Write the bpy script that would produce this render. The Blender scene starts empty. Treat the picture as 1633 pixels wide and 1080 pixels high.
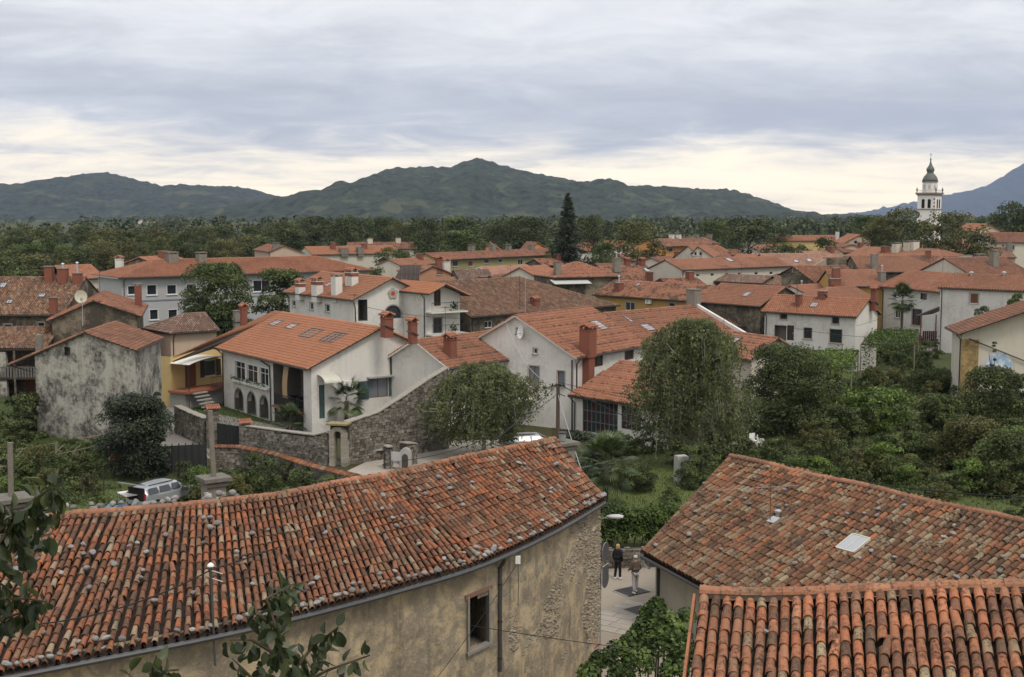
import bpy, math, random
import numpy as np
from mathutils import Vector, Matrix, noise as mnoise
R = math.radians
rng = np.random.default_rng(7)
random.seed(7)
sc = bpy.context.scene
COL = sc.collection

# ------------------------------------------------------------------ camera
CAMZ, FPX, CX, CY, HOR = 17.0, 2000.0, 816.5, 540.0, 342.0
PITCH = math.atan((CY - HOR) / FPX)
cam = bpy.data.cameras.new('camera')
cam.sensor_width = 36.0
cam.lens = FPX / 1633.0 * 36.0
cam.clip_start = 0.3
cam.clip_end = 60000
camo = bpy.data.objects.new('camera', cam)
camo.location = (0, 0, CAMZ)
camo.rotation_euler = (math.pi / 2 - PITCH, 0, 0)
COL.objects.link(camo)
sc.camera = camo

# ------------------------------------------------------------------ sky, sun, exposure
SUN_EL, SUN_AZ = R(58), R(215)          # soft light from behind the camera, a little to the right
def setup_world():
    w = bpy.data.worlds.new('World'); sc.world = w; w.use_nodes = True
    nt = w.node_tree; nt.nodes.clear()
    n = nt.nodes.new; l = nt.links.new
    out = n('ShaderNodeOutputWorld'); bg = n('ShaderNodeBackground'); l(bg.outputs[0], out.inputs[0])
    bg.inputs[1].default_value = 0.1
    sky = n('ShaderNodeTexSky'); sky.sky_type = 'NISHITA'; sky.sun_disc = False
    sky.sun_elevation = SUN_EL; sky.sun_rotation = SUN_AZ
    tc = n('ShaderNodeTexCoord'); sep = n('ShaderNodeSeparateXYZ'); l(tc.outputs['Generated'], sep.inputs[0])
    def M(op, a, b=None, c=None, clamp=False):
        m = n('ShaderNodeMath'); m.operation = op; m.use_clamp = clamp
        for i, v in enumerate((a, b, c)):
            if v is None: continue
            if isinstance(v, (int, float)): m.inputs[i].default_value = v
            else: l(v, m.inputs[i])
        return m.outputs[0]
    z = M('MAXIMUM', sep.outputs[2], 0.0)
    k = M('DIVIDE', 1.0, M('ADD', z, 0.16))
    px = M('MULTIPLY', sep.outputs[0], k); py = M('MULTIPLY', sep.outputs[1], k)
    cmb = n('ShaderNodeCombineXYZ'); l(M('MULTIPLY', px, 0.8), cmb.inputs[0]); l(py, cmb.inputs[1])
    def noise(scale, det, rough, dist, off):
        t = n('ShaderNodeTexNoise'); t.inputs['Scale'].default_value = scale
        t.inputs['Detail'].default_value = det; t.inputs['Roughness'].default_value = rough
        t.inputs['Distortion'].default_value = dist
        ad = n('ShaderNodeVectorMath'); ad.operation = 'ADD'; l(cmb.outputs[0], ad.inputs[0]); ad.inputs[1].default_value = off
        l(ad.outputs[0], t.inputs['Vector']); return t.outputs[0]
    a = noise(0.8, 6, 0.55, 0.5, (3.1, 1.7, 0.0))
    b = noise(3.2, 9, 0.64, 0.6, (9.1, 4.2, 2.0))
    dens = M('ADD', M('MULTIPLY', a, 0.66), M('MULTIPLY', b, 0.34))
    cr = n('ShaderNodeValToRGB'); l(dens, cr.inputs[0])
    e = cr.color_ramp; e.interpolation = 'B_SPLINE'
    e.elements[0].position = 0.39; e.elements[0].color = (0.98, 0.96, 0.93, 1)
    e.elements[1].position = 0.62; e.elements[1].color = (0.50, 0.497, 0.515, 1)
    x = e.elements.new(0.5); x.color = (0.70, 0.695, 0.70, 1)
    # cream break under the cloud deck, towards the horizon all round
    hz = n('ShaderNodeMapRange'); hz.interpolation_type = 'SMOOTHSTEP'
    hz.inputs[1].default_value = 0.005; hz.inputs[2].default_value = 0.085; hz.inputs[3].default_value = 0.95; hz.inputs[4].default_value = 0.0
    l(M('ADD', z, M('MULTIPLY', M('SUBTRACT', dens, 0.5), 0.3)), hz.inputs[0])
    mx = n('ShaderNodeMix'); mx.data_type = 'RGBA'; l(hz.outputs[0], mx.inputs[0])
    l(cr.outputs[0], mx.inputs[6]); mx.inputs[7].default_value = (1.7, 1.42, 0.95, 1)
    # brighter towards the zenith as an overcast sky is
    up = M('ADD', 1.0, M('MULTIPLY', M('MAXIMUM', M('SUBTRACT', z, 0.25), 0.0), 0.75))
    sc10 = n('ShaderNodeVectorMath'); sc10.operation = 'SCALE'; l(mx.outputs[2], sc10.inputs[0]); l(M('MULTIPLY', up, 10.0), sc10.inputs[3])
    fin = n('ShaderNodeMix'); fin.data_type = 'RGBA'; fin.inputs[0].default_value = 0.93
    l(sky.outputs[0], fin.inputs[6]); l(sc10.outputs[0], fin.inputs[7])
    l(fin.outputs[2], bg.inputs[0])
setup_world()
sun = bpy.data.lights.new('sun', 'SUN'); sun.energy = 1.5; sun.angle = R(14); sun.color = (1.0, 0.91, 0.79)
suno = bpy.data.objects.new('sun', sun); COL.objects.link(suno)
_sd = Vector((math.sin(SUN_AZ) * math.cos(SUN_EL) * -1, math.cos(SUN_AZ) * math.cos(SUN_EL), math.sin(SUN_EL)))
suno.rotation_euler = _sd.to_track_quat('Z', 'Y').to_euler()
vs = sc.view_settings
vs.view_transform = 'Standard'; vs.look = 'None'; vs.exposure = 0.3; vs.gamma = 1.0; vs.use_curve_mapping = False
sc.cycles.use_denoising = True
sc.cycles.max_bounces = 6; sc.cycles.diffuse_bounces = 3; sc.cycles.transparent_max_bounces = 8
sc.cycles.volume_bounces = 0
sc.cycles.sample_clamp_indirect = 4

# ------------------------------------------------------------------ helpers: pixels of the survey photo -> points in the place
_cp, _sp = math.cos(PITCH), math.sin(PITCH)
def ray(px, py):
    x = (px - CX) / FPX; y = (CY - py) / FPX
    return Vector((x, _cp + y * _sp, -_sp + y * _cp))
def U(px, py, z=None, d=None):
    r = ray(px, py)
    t = (z - CAMZ) / r.z if z is not None else d / r.y
    return Vector((r.x * t, r.y * t, CAMZ + r.z * t))
def UP(px, py, p, n):                     # onto the plane through p with normal n
    r = ray(px, py); c = Vector((0, 0, CAMZ))
    t = (p - c).dot(n) / r.dot(n)
    return c + r * t
def PIX(v):
    f = v.y * _cp - (v.z - CAMZ) * _sp
    u = v.y * _sp + (v.z - CAMZ) * _cp
    return (CX + FPX * v.x / f, CY - FPX * u / f)

# ------------------------------------------------------------------ helpers: objects
WL = {}
def tag(o, label=None, cat=None, group=None, kind=None):
    if label: o['label'] = label
    if cat: o['category'] = cat
    if group: o['group'] = group
    if kind: o['kind'] = kind
    return o
def thing(name, label, cat, loc, group=None, rz=0.0):
    o = bpy.data.objects.new(name, None); o.location = loc; o.rotation_euler = (0, 0, rz)
    o.empty_display_size = 0.2
    COL.objects.link(o); WL[o] = Vector(loc)
    return tag(o, label, cat, group)
def mesh(name, V, F, mat, uv=None, smooth=False):
    me = bpy.data.meshes.new(name)
    V = np.asarray(V, dtype=np.float64)
    me.from_pydata(V.tolist(), [], F.tolist() if isinstance(F, np.ndarray) else F)
    if mat is not None:
        for m in (mat if isinstance(mat, (list, tuple)) else [mat]): me.materials.append(m)
    if uv is not None:
        ul = me.uv_layers.new(name='UVMap')
        li = np.empty(len(me.loops), dtype=np.int32); me.loops.foreach_get('vertex_index', li)
        ul.data.foreach_set('uv', np.asarray(uv, dtype=np.float32)[li].ravel())
    if smooth: me.polygons.foreach_set('use_smooth', [True] * len(me.polygons))
    me.update()
    return me
def obj(name, me, parent=None, loc=None, rot=None, scale=None):
    o = bpy.data.objects.new(name, me); COL.objects.link(o)
    if parent is not None: o.parent = parent
    if loc is not None: o.location = loc
    if rot is not None: o.rotation_euler = rot
    if scale is not None: o.scale = scale if hasattr(scale, '__len__') else (scale,) * 3
    return o
def mk(name, V, F, mat, parent=None, uv=None, smooth=False, kind=None):
    """world-space vertices; the object hangs under its thing at the thing's origin"""
    V = np.asarray(V, dtype=np.float64)
    base = WL.get(parent, Vector((0, 0, 0))) if parent is not None else Vector((0, 0, 0))
    o = obj(name, mesh(name, V - np.array(base), F, mat, uv, smooth), parent)
    WL[o] = base.copy()
    if kind: o['kind'] = kind
    return o
def Xn(*a):
    return Vector(a).normalized()

class MB:
    """collects simple solids into one mesh"""
    def __init__(s): s.V = []; s.F = []; s.n = 0; s.uv = []
    def add(s, V, F):
        V = [tuple(v) for v in V]
        s.V += V; s.F += [tuple(i + s.n for i in f) for f in F]; s.n += len(V); return s
    def box(s, c, size, rz=0.0, ax=None):
        c = Vector(c)
        if ax is None:
            ax = (Vector((math.cos(rz), math.sin(rz), 0)), Vector((-math.sin(rz), math.cos(rz), 0)), Vector((0, 0, 1)))
        h = [a * (k / 2) for a, k in zip(ax, size)]
        V = [c + h[0] * i + h[1] * j + h[2] * k for k in (-1, 1) for j in (-1, 1) for i in (-1, 1)]
        return s.add(V, [(0, 2, 3, 1), (4, 5, 7, 6), (0, 1, 5, 4), (2, 6, 7, 3), (0, 4, 6, 2), (1, 3, 7, 5)])
    def span(s, p, q, w, h, up=Vector((0, 0, 1))):      # a bar from p to q
        p = Vector(p); q = Vector(q); y = (q - p); L = y.length; y.normalize()
        x = y.cross(up)
        if x.length < 1e-4: x = Vector((1, 0, 0))
        x.normalize(); z = x.cross(y)
        return s.box((p + q) / 2, (w, L, h), ax=(x, y, z))
    def tube(s, pts, r, n=6, cap=True):
        pts = [Vector(p) for p in pts]
        rr = r if hasattr(r, '__len__') else [r] * len(pts)
        V = []; F = []
        prev = None
        for i, p in enumerate(pts):
            t = (pts[min(i + 1, len(pts) - 1)] - pts[max(i - 1, 0)]).normalized()
            a = t.orthogonal().normalized() if prev is None else (prev - t * prev.dot(t)).normalized()
            prev = a; b = t.cross(a)
            for k in range(n):
                an = 2 * math.pi * k / n
                V.append(p + (a * math.cos(an) + b * math.sin(an)) * rr[i])
        for i in range(len(pts) - 1):
            for k in range(n):
                F.append((i * n + k, i * n + (k + 1) % n, (i + 1) * n + (k + 1) % n, (i + 1) * n + k))
        if cap:
            F.append(tuple(range(n))[::-1]); F.append(tuple(range((len(pts) - 1) * n, len(pts) * n)))
        return s.add(V, F)
    def lathe(s, c, prof, n=12):                         # prof: (r, z) bottom to top
        c = Vector(c); V = []; F = []
        for r_, z_ in prof:
            for k in range(n):
                a = 2 * math.pi * k / n
                V.append(c + Vector((r_ * math.cos(a), r_ * math.sin(a), z_)))
        for i in range(len(prof) - 1):
            for k in range(n):
                F.append((i * n + k, i * n + (k + 1) % n, (i + 1) * n + (k + 1) % n, (i + 1) * n + k))
        F.append(tuple(range(n))[::-1]); F.append(tuple(range((len(prof) - 1) * n, len(prof) * n)))
        return s.add(V, F)
    def prism(s, poly, off):                             # polygon (3D points) extruded by vector
        off = Vector(off); n = len(poly); P = [Vector(p) for p in poly]
        V = P + [p + off for p in P]
        F = [tuple(range(n)), tuple(range(2 * n - 1, n - 1, -1))]
        for i in range(n): F.append((i, i + n, (i + 1) % n + n, (i + 1) % n)[::-1])
        return s.add(V, F)
    def quad(s, *p): return s.add(p, [tuple(range(len(p)))])
    def build(s, name, mat, parent=None, smooth=False, kind=None):
        return mk(name, s.V, s.F, mat, parent, None, smooth, kind)

def rock_mesh(name, seed, mat, sub=2):
    import bmesh
    bm = bmesh.new(); bmesh.ops.create_icosphere(bm, subdivisions=sub, radius=1.0)
    r = random.Random(seed); o = Vector((r.uniform(0, 50), r.uniform(0, 50), r.uniform(0, 50)))
    sx, sy, sz = r.uniform(.85, 1.25), r.uniform(.75, 1.0), r.uniform(.6, .85)
    for v in bm.verts:
        d = 1 + 0.34 * mnoise.noise(v.co * 0.9 + o) + 0.14 * mnoise.noise(v.co * 2.4 + o)
        v.co = Vector((v.co.x * d * sx, v.co.y * d * sy, v.co.z * d * sz))
    me = bpy.data.meshes.new(name); bm.to_mesh(me); bm.free(); me.materials.append(mat)
    return me

# ------------------------------------------------------------------ materials
class NT:
    def __init__(s, name, rough=0.8, spec=0.3):
        s.m = bpy.data.materials.new(name); s.m.use_nodes = True; s.t = s.m.node_tree
        s.b = s.t.nodes['Principled BSDF']; s.b.inputs['Roughness'].default_value = rough
        s.b.inputs['Specular IOR Level'].default_value = spec
    def n(s, typ, **kw):
        o = s.t.nodes.new(typ)
        for k, v in kw.items(): setattr(o, k, v)
        return o
    def put(s, v, sock):
        if isinstance(v, bpy.types.NodeSocket): s.t.links.new(v, sock)
        elif v is not None:
            try: sock.default_value = v
            except TypeError: sock.default_value = tuple(v) + (1.0,)
    def math(s, op, a, b=None, clamp=False):
        o = s.n('ShaderNodeMath', operation=op, use_clamp=clamp); s.put(a, o.inputs[0]); s.put(b, o.inputs[1]); return o.outputs[0]
    def mix(s, f, a, b, mode='MIX'):
        o = s.n('ShaderNodeMix', data_type='RGBA', blend_type=mode); s.put(f, o.inputs[0])
        for i, v in ((6, a), (7, b)):
            if isinstance(v, tuple) and len(v) == 3: v = v + (1.0,)
            s.put(v, o.inputs[i])
        return o.outputs[2]
    def ramp(s, f, stops, interp='LINEAR'):
        o = s.n('ShaderNodeValToRGB'); s.put(f, o.inputs[0]); e = o.color_ramp; e.interpolation = interp
        while len(e.elements) < len(stops): e.elements.new(0.5)
        for el, (p, c) in zip(e.elements, stops):
            el.position = p; el.color = (c, c, c, 1) if isinstance(c, (int, float)) else tuple(c) + (1.0,)
        return o.outputs[0]
    def pos(s):
        return s.n('ShaderNodeNewGeometry').outputs['Position']
    def objc(s):
        return s.n('ShaderNodeTexCoord').outputs['Object']
    def island(s):
        a = s.n('ShaderNodeNewGeometry').outputs['Random Per Island']; b = s.n('ShaderNodeObjectInfo').outputs['Random']
        return s.math('FRACT', s.math('ADD', a, b))
    def vmul(s, v, k):
        o = s.n('ShaderNodeVectorMath', operation='MULTIPLY'); s.put(v, o.inputs[0]); o.inputs[1].default_value = k; return o.outputs[0]
    def noise(s, vec, scale, det=4.0, rough=0.6, dist=0.0):
        o = s.n('ShaderNodeTexNoise'); s.put(vec, o.inputs['Vector']); o.inputs['Scale'].default_value = scale
        o.inputs['Detail'].default_value = det; o.inputs['Roughness'].default_value = rough; o.inputs['Distortion'].default_value = dist
        return o.outputs[0]
    def bump(s, h, st=0.3, dist=0.02):
        o = s.n('ShaderNodeBump'); o.inputs['Strength'].default_value = st; o.inputs['Distance'].default_value = dist
        s.put(h, o.inputs['Height']); s.t.links.new(o.outputs[0], s.b.inputs['Normal'])
    def col(s, c): s.put(c if not (isinstance(c, tuple) and len(c) == 3) else c + (1.0,), s.b.inputs['Base Color']); return s

def desat(c, k=.16, g=1.0):
    y = .3 * c[0] + .6 * c[1] + .1 * c[2]
    q = tuple((v + (y - v) * k) * g for v in c)
    return (q[0], q[1] * 1.02, q[2] * .9)
def m_plain(name, c, rough=0.7, var=0.18, scale=3.0, spec=0.3, metal=0.0):
    t = NT(name, rough, spec); t.b.inputs['Metallic'].default_value = metal
    f = t.noise(t.pos(), scale, 5)
    t.col(t.mix(f, tuple(k * (1 - var) for k in c), tuple(min(1, k * (1 + var)) for k in c)))
    return t.m
def m_plaster(name, c, dirt=(0.12, 0.10, 0.075), amt=0.35, scale=0.35, streak=0.3, rough=0.9, lo=0.5, hi=0.75):
    t = NT(name, rough, 0.2); p = t.pos()
    big = t.noise(p, scale, 10, 0.72, 0.3)
    st = t.noise(t.vmul(p, (1.6, 1.6, 0.12)), 1.6, 5, 0.65)
    fine = t.noise(p, 9.0, 5, 0.7)
    big = t.math('ADD', big, t.math('MULTIPLY', t.math('SUBTRACT', t.noise(p, 3.2, 6, .75), .5), .5))
    mask = t.ramp(big, [(lo, 0.0), (hi, 1.0)])
    a = t.mix(t.math('MULTIPLY', mask, amt), tuple(c), dirt)
    sm = t.ramp(st, [(0.52, 0.0), (0.8, 1.0)])
    b_ = t.mix(t.math('MULTIPLY', sm, streak), a, tuple(0.45 * k for k in c))
    t.col(t.mix(t.math('MULTIPLY', fine, 0.28), b_, tuple(0.72 * k for k in c)))
    t.bump(fine, 0.25, 0.02)
    return t.m
def m_rooftile(name, cols, dark=(0.07, 0.05, 0.045), patch=0.4, stripe=0.0, seed=0.0, pscale=0.5, light=None, rough=0.85, plo=.5, phi=.62, perTile=0.0):
    """tiles laid as columns (u) and courses (v): each tile its own tint, lichen patches over them"""
    t = NT(name, rough, 0.25)
    uv = t.n('ShaderNodeUVMap').outputs[0]; sp = t.n('ShaderNodeSeparateXYZ'); t.put(uv, sp.inputs[0])
    fu = t.math('FLOOR', sp.outputs[0]); fv = t.math('FLOOR', sp.outputs[1])
    cb = t.n('ShaderNodeCombineXYZ'); t.put(fu, cb.inputs[0]); t.put(fv, cb.inputs[1]); cb.inputs[2].default_value = seed
    wn = t.n('ShaderNodeTexWhiteNoise', noise_dimensions='3D'); t.put(cb.outputs[0], wn.inputs['Vector'])
    k = len(cols)
    base = t.ramp(wn.outputs[0], [(i / max(1, k - 1), desat(c, .12)) for i, c in enumerate(cols)])
    p = t.pos()
    sh = t.n('ShaderNodeVectorMath', operation='ADD'); t.put(p, sh.inputs[0]); sh.inputs[1].default_value = (seed * 3.1, seed * 1.7, 0)
    n1 = t.noise(sh.outputs[0], pscale, 6, 0.65)
    if perTile:
        w2 = t.n('ShaderNodeTexWhiteNoise', noise_dimensions='3D'); c2 = t.n('ShaderNodeCombineXYZ')
        t.put(fu, c2.inputs[0]); t.put(fv, c2.inputs[1]); c2.inputs[2].default_value = seed + 9.3
        t.put(c2.outputs[0], w2.inputs['Vector'])
        n1 = t.math('ADD', n1, t.math('MULTIPLY', t.math('SUBTRACT', w2.outputs[0], 0.5), perTile))
    msk = t.ramp(n1, [(plo, 0.0), (phi, 1.0)])
    c = t.mix(t.math('MULTIPLY', msk, patch), base, dark)
    if light:
        n3 = t.noise(sh.outputs[0], 5.0, 4, 0.7)
        c = t.mix(t.ramp(n3, [(0.58, 0.0), (0.66, 0.8)]), c, light)
    if stripe:
        fr = t.math('FRACT', sp.outputs[1]); band = t.ramp(fr, [(0.0, 1.0), (0.45, 1.0), (0.6, 0.0)])
        n2 = t.noise(t.vmul(uv, (0.45, 0.55, 1)), 1.0, 5, 0.75)
        third = t.ramp(t.math('FRACT', t.math('MULTIPLY', fv, 0.3334)), [(0.0, 0.09), (0.3, 0.0)])
        sm = t.ramp(t.math('ADD', n2, third), [(0.585, 0.0), (0.62, 1.0)])
        c = t.mix(t.math('MULTIPLY', t.math('MULTIPLY', band, sm), stripe), c, (0.045, 0.035, 0.035))
    oi = t.n('ShaderNodeObjectInfo').outputs['Random']
    c = t.mix(t.math('MULTIPLY', oi, 0.42), c, (.17, .105, .075))
    fine = t.noise(p, 14.0, 4, 0.7)
    c = t.mix(t.math('MULTIPLY', fine, 0.3), c, (0.09, 0.06, 0.045))
    t.col(c)
    return t.m
def m_coppo(name, stops, lich=0.55, darkamt=0.6, k=1.0):
    """single barrel tiles: the tint belongs to each tile, lichen and soot lie on it in specks"""
    t = NT(name, 0.88, 0.2); i = t.island(); p = t.pos()
    base = t.ramp(i, [(q, desat(c, .10, k)) for q, c in stops], 'CONSTANT')
    j = t.math('FRACT', t.math('MULTIPLY', i, 37.7))
    base = t.mix(t.math('MULTIPLY', j, 0.45), base, (0.13, 0.06, 0.035))
    n1 = t.noise(p, 7.0, 6, 0.7, 0.3); n2 = t.noise(p, 24.0, 4, 0.7); n3 = t.noise(p, .8, 4, 0.6)
    base = t.mix(t.ramp(t.noise(p, .35, 4, .6), [(.45, 0.0), (.62, .45)]), base, (.15, .085, .055))
    dk = t.ramp(t.math('ADD', n1, t.math('MULTIPLY', t.math('SUBTRACT', n3, 0.5), 0.7)), [(0.52, 0.0), (0.68, 1.0)])
    c = t.mix(t.math('MULTIPLY', dk, darkamt), base, (0.035, 0.028, 0.022))
    sk = t.math('MULTIPLY', t.ramp(t.noise(p, 11.0, 5, .75), [(.5, 0.0), (.6, .85)]), t.ramp(t.math('FRACT', t.math('MULTIPLY', i, 53.1)), [(.2, .15), (.8, 1.0)]))
    c = t.mix(sk, c, (.05, .04, .03))
    lm = t.math('MULTIPLY', t.ramp(n2, [(0.6, 0.0), (0.7, 1.0)]), t.ramp(t.math('FRACT', t.math('MULTIPLY', i, 91.3)), [(0.35, 0.0), (0.9, 1.0)]))
    c = t.mix(t.math('MULTIPLY', lm, lich), c, (0.40, 0.37, 0.29))
    t.col(c); t.bump(t.math('ADD', n1, n2), 0.35, 0.012)
    return t.m
def m_leaf(name, a, b, c=None, trans=0.25, rough=0.55, ns=0.9):
    t = NT(name, rough, 0.25); i = t.island()
    n = t.noise(t.pos(), ns, 3)
    colr = t.ramp(i, [(0.0, a), (0.6, b), (1.0, c or b)])
    colr = t.mix(t.ramp(n, [(0.35, 0.0), (0.65, 0.6)]), colr, tuple(0.55 * k for k in a))
    colr = t.mix(t.ramp(n, [(0.35, 0.55), (0.52, 0.0)]), colr, tuple(1.35 * k for k in (c or b)))
    t.col(colr)
    tr = t.n('ShaderNodeBsdfTranslucent'); t.put(colr, tr.inputs[0])
    ms = t.n('ShaderNodeMixShader'); ms.inputs[0].default_value = trans
    t.t.links.new(t.b.outputs[0], ms.inputs[1]); t.t.links.new(tr.outputs[0], ms.inputs[2])
    t.t.links.new(ms.outputs[0], t.t.nodes['Material Output'].inputs[0])
    return t.m
def m_glass(name='window_glass', c=(0.025, 0.03, 0.035)):
    t = NT(name, 0.08, 0.6); t.col(c); return t.m
def m_stone(name, cols, scale=6.0, dark=0.4):
    t = NT(name, 0.92, 0.2); i = t.island(); p = t.pos()
    k = len(cols)
    c = t.ramp(i, [(q / max(1, k - 1), v) for q, v in enumerate(cols)])
    n1 = t.noise(p, scale, 6, 0.7); n2 = t.noise(p, 0.7, 5, 0.65)
    c = t.mix(t.math('MULTIPLY', t.ramp(n1, [(0.45, 0.0), (0.7, 1.0)]), dark), c, (0.05, 0.045, 0.035))
    c = t.mix(t.math('MULTIPLY', t.ramp(n2, [(0.5, 0.0), (0.7, 1.0)]), dark), c, (0.045, 0.04, 0.03))
    t.col(c); t.bump(n1, 0.4, 0.03)
    return t.m

ORANGE = [(0.37, 0.14, 0.08), (0.45, 0.175, 0.105), (0.41, 0.16, 0.095), (0.50, 0.215, 0.135)]
RUST = [(0.27, 0.095, 0.055), (0.36, 0.13, 0.075), (0.20, 0.085, 0.06), (0.42, 0.18, 0.11)]
OLDT = [(0.13, 0.065, 0.045), (0.25, 0.10, 0.06), (0.33, 0.17, 0.105), (0.09, 0.055, 0.045), (0.42, 0.30, 0.21)]
# ------------------------------------------------------------------ shared materials
G = m_glass()
GL = m_glass('pale_pane', (0.16, 0.18, 0.20))
WHITE = m_plain('white_paint', (0.72, 0.72, 0.70), 0.5, 0.05)
WOODD = m_plain('dark_wood', (0.045, 0.035, 0.03), 0.7, 0.3)
WOODB = m_plain('brown_wood', (0.16, 0.065, 0.03), 0.6, 0.25)
GREEN = m_plain('green_paint', (0.06, 0.10, 0.095), 0.55, 0.2)
STONEF = m_plain('stone_trim', (0.34, 0.33, 0.305), 0.8, 0.2)
MET = m_plain('zinc', (0.095, 0.097, 0.10), 0.4, 0.25, 2.0, 0.5, 0.5)
METD = m_plain('dark_gutter', (0.035, 0.035, 0.035), 0.5, 0.3)
GALV = m_plain('galvanised_steel', (0.42, 0.43, 0.44), 0.4, 0.15, 4.0, 0.5, 0.6)
BRICK = m_plaster('chimney_brick', (0.22, 0.085, 0.058), (0.08, 0.04, 0.03), 0.5, 1.5, 0.3)
CONC = m_plaster('old_concrete', (0.22, 0.20, 0.17), (0.07, 0.06, 0.05), 0.8, 1.2, 0.5)
BLACK = m_plain('black_and_shade', (0.012, 0.012, 0.012), 0.9, 0.2)  # plain black; also stands in for shade in the bell and boot openings
CABLE = m_plain('black_cable', (0.012, 0.012, 0.013), 0.6, 0.1)
W_WHITE = m_plaster('white_render', (0.66, 0.64, 0.60), (0.27, 0.25, 0.22), 0.55, 0.3, 0.4, lo=.48, hi=.72)
W_CREAM = m_plaster('cream_render', (0.56, 0.52, 0.44), (0.25, 0.22, 0.17), 0.4, 0.3, 0.25)
W_OCHRE = m_plaster('ochre_render', (0.46, 0.29, 0.10), (0.20, 0.14, 0.07), 0.4, 0.4, 0.3)
W_YELLOW = m_plaster('yellow_render', (0.55, 0.41, 0.19), (0.25, 0.19, 0.1), 0.35, 0.4, 0.2)
W_PEACH = m_plaster('peach_render', (0.52, 0.40, 0.31), (0.25, 0.19, 0.15), 0.3, 0.4, 0.2)
W_GREY = m_plaster('grey_render', (0.43, 0.435, 0.45), (0.25, 0.255, 0.265), 0.35, 0.3, 0.2)
W_OLIVE = m_plaster('olive_render', (0.30, 0.27, 0.13), (0.10, 0.09, 0.05), 0.55, 0.35, 0.35)
W_OLD = m_plaster('old_stained_render', (0.23, 0.19, 0.14), (0.03, 0.027, 0.025), 0.9, 0.4, 0.5, lo=.38, hi=.56)
W_WEATH = m_plaster('weathered_white_render', (0.40, 0.385, 0.34), (0.02, 0.02, 0.02), 0.95, 0.5, 0.8, lo=.43, hi=.6)
W_PINK = m_plaster('pink_render', (0.42, 0.22, 0.14), (0.2, 0.12, 0.08), 0.3, 0.4, 0.2)
W_ORANGE = m_plaster('orange_render', (0.55, 0.26, 0.09), (0.25, 0.13, 0.06), 0.3, 0.4, 0.2)
T_NEW = m_rooftile('new_orange_tiles', [(0.43, 0.16, 0.085), (0.49, 0.19, 0.105), (0.45, 0.17, 0.09), (0.52, 0.21, 0.12)], patch=0.2, seed=1, pscale=.25, plo=.52, phi=.75)
T_STRIPE = m_rooftile('streaked_orange_tiles', ORANGE, patch=0.25, stripe=0.9, seed=2, pscale=.35)
T_RUST = m_rooftile('rusty_tiles', RUST, patch=0.55, seed=3, pscale=.6, light=(0.33, 0.24, 0.19))
T_OLD = m_rooftile('old_mixed_tiles', OLDT, patch=0.6, seed=4, pscale=.7, light=(0.40, 0.36, 0.30))
T_PATCH = m_rooftile('patchy_red_tiles', ORANGE, dark=(0.05, 0.03, 0.028), patch=0.85, seed=5, pscale=.55, plo=.52, phi=.56, perTile=0.22)
T_MOSS = m_rooftile('mossy_purple_tiles', [(0.20, 0.10, 0.085), (0.30, 0.16, 0.13), (0.14, 0.085, 0.08), (0.42, 0.33, 0.29)], patch=0.5, seed=6, light=(.42, .38, .34))
T_FAR = m_rooftile('orange_tiles', ORANGE, patch=0.3, seed=7, pscale=.3)
T_PALE = m_rooftile('pale_pink_tiles', [(0.42, 0.20, 0.14), (0.50, 0.27, 0.20), (0.38, 0.17, 0.12)], patch=0.3, seed=8, light=(.5, .4, .34))
T_RED = m_rooftile('red_brown_tiles', [(0.33, 0.125, 0.072), (0.39, 0.15, 0.09), (0.35, 0.135, 0.08), (0.44, 0.19, 0.125)], patch=0.25, seed=9, pscale=.3)

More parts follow.
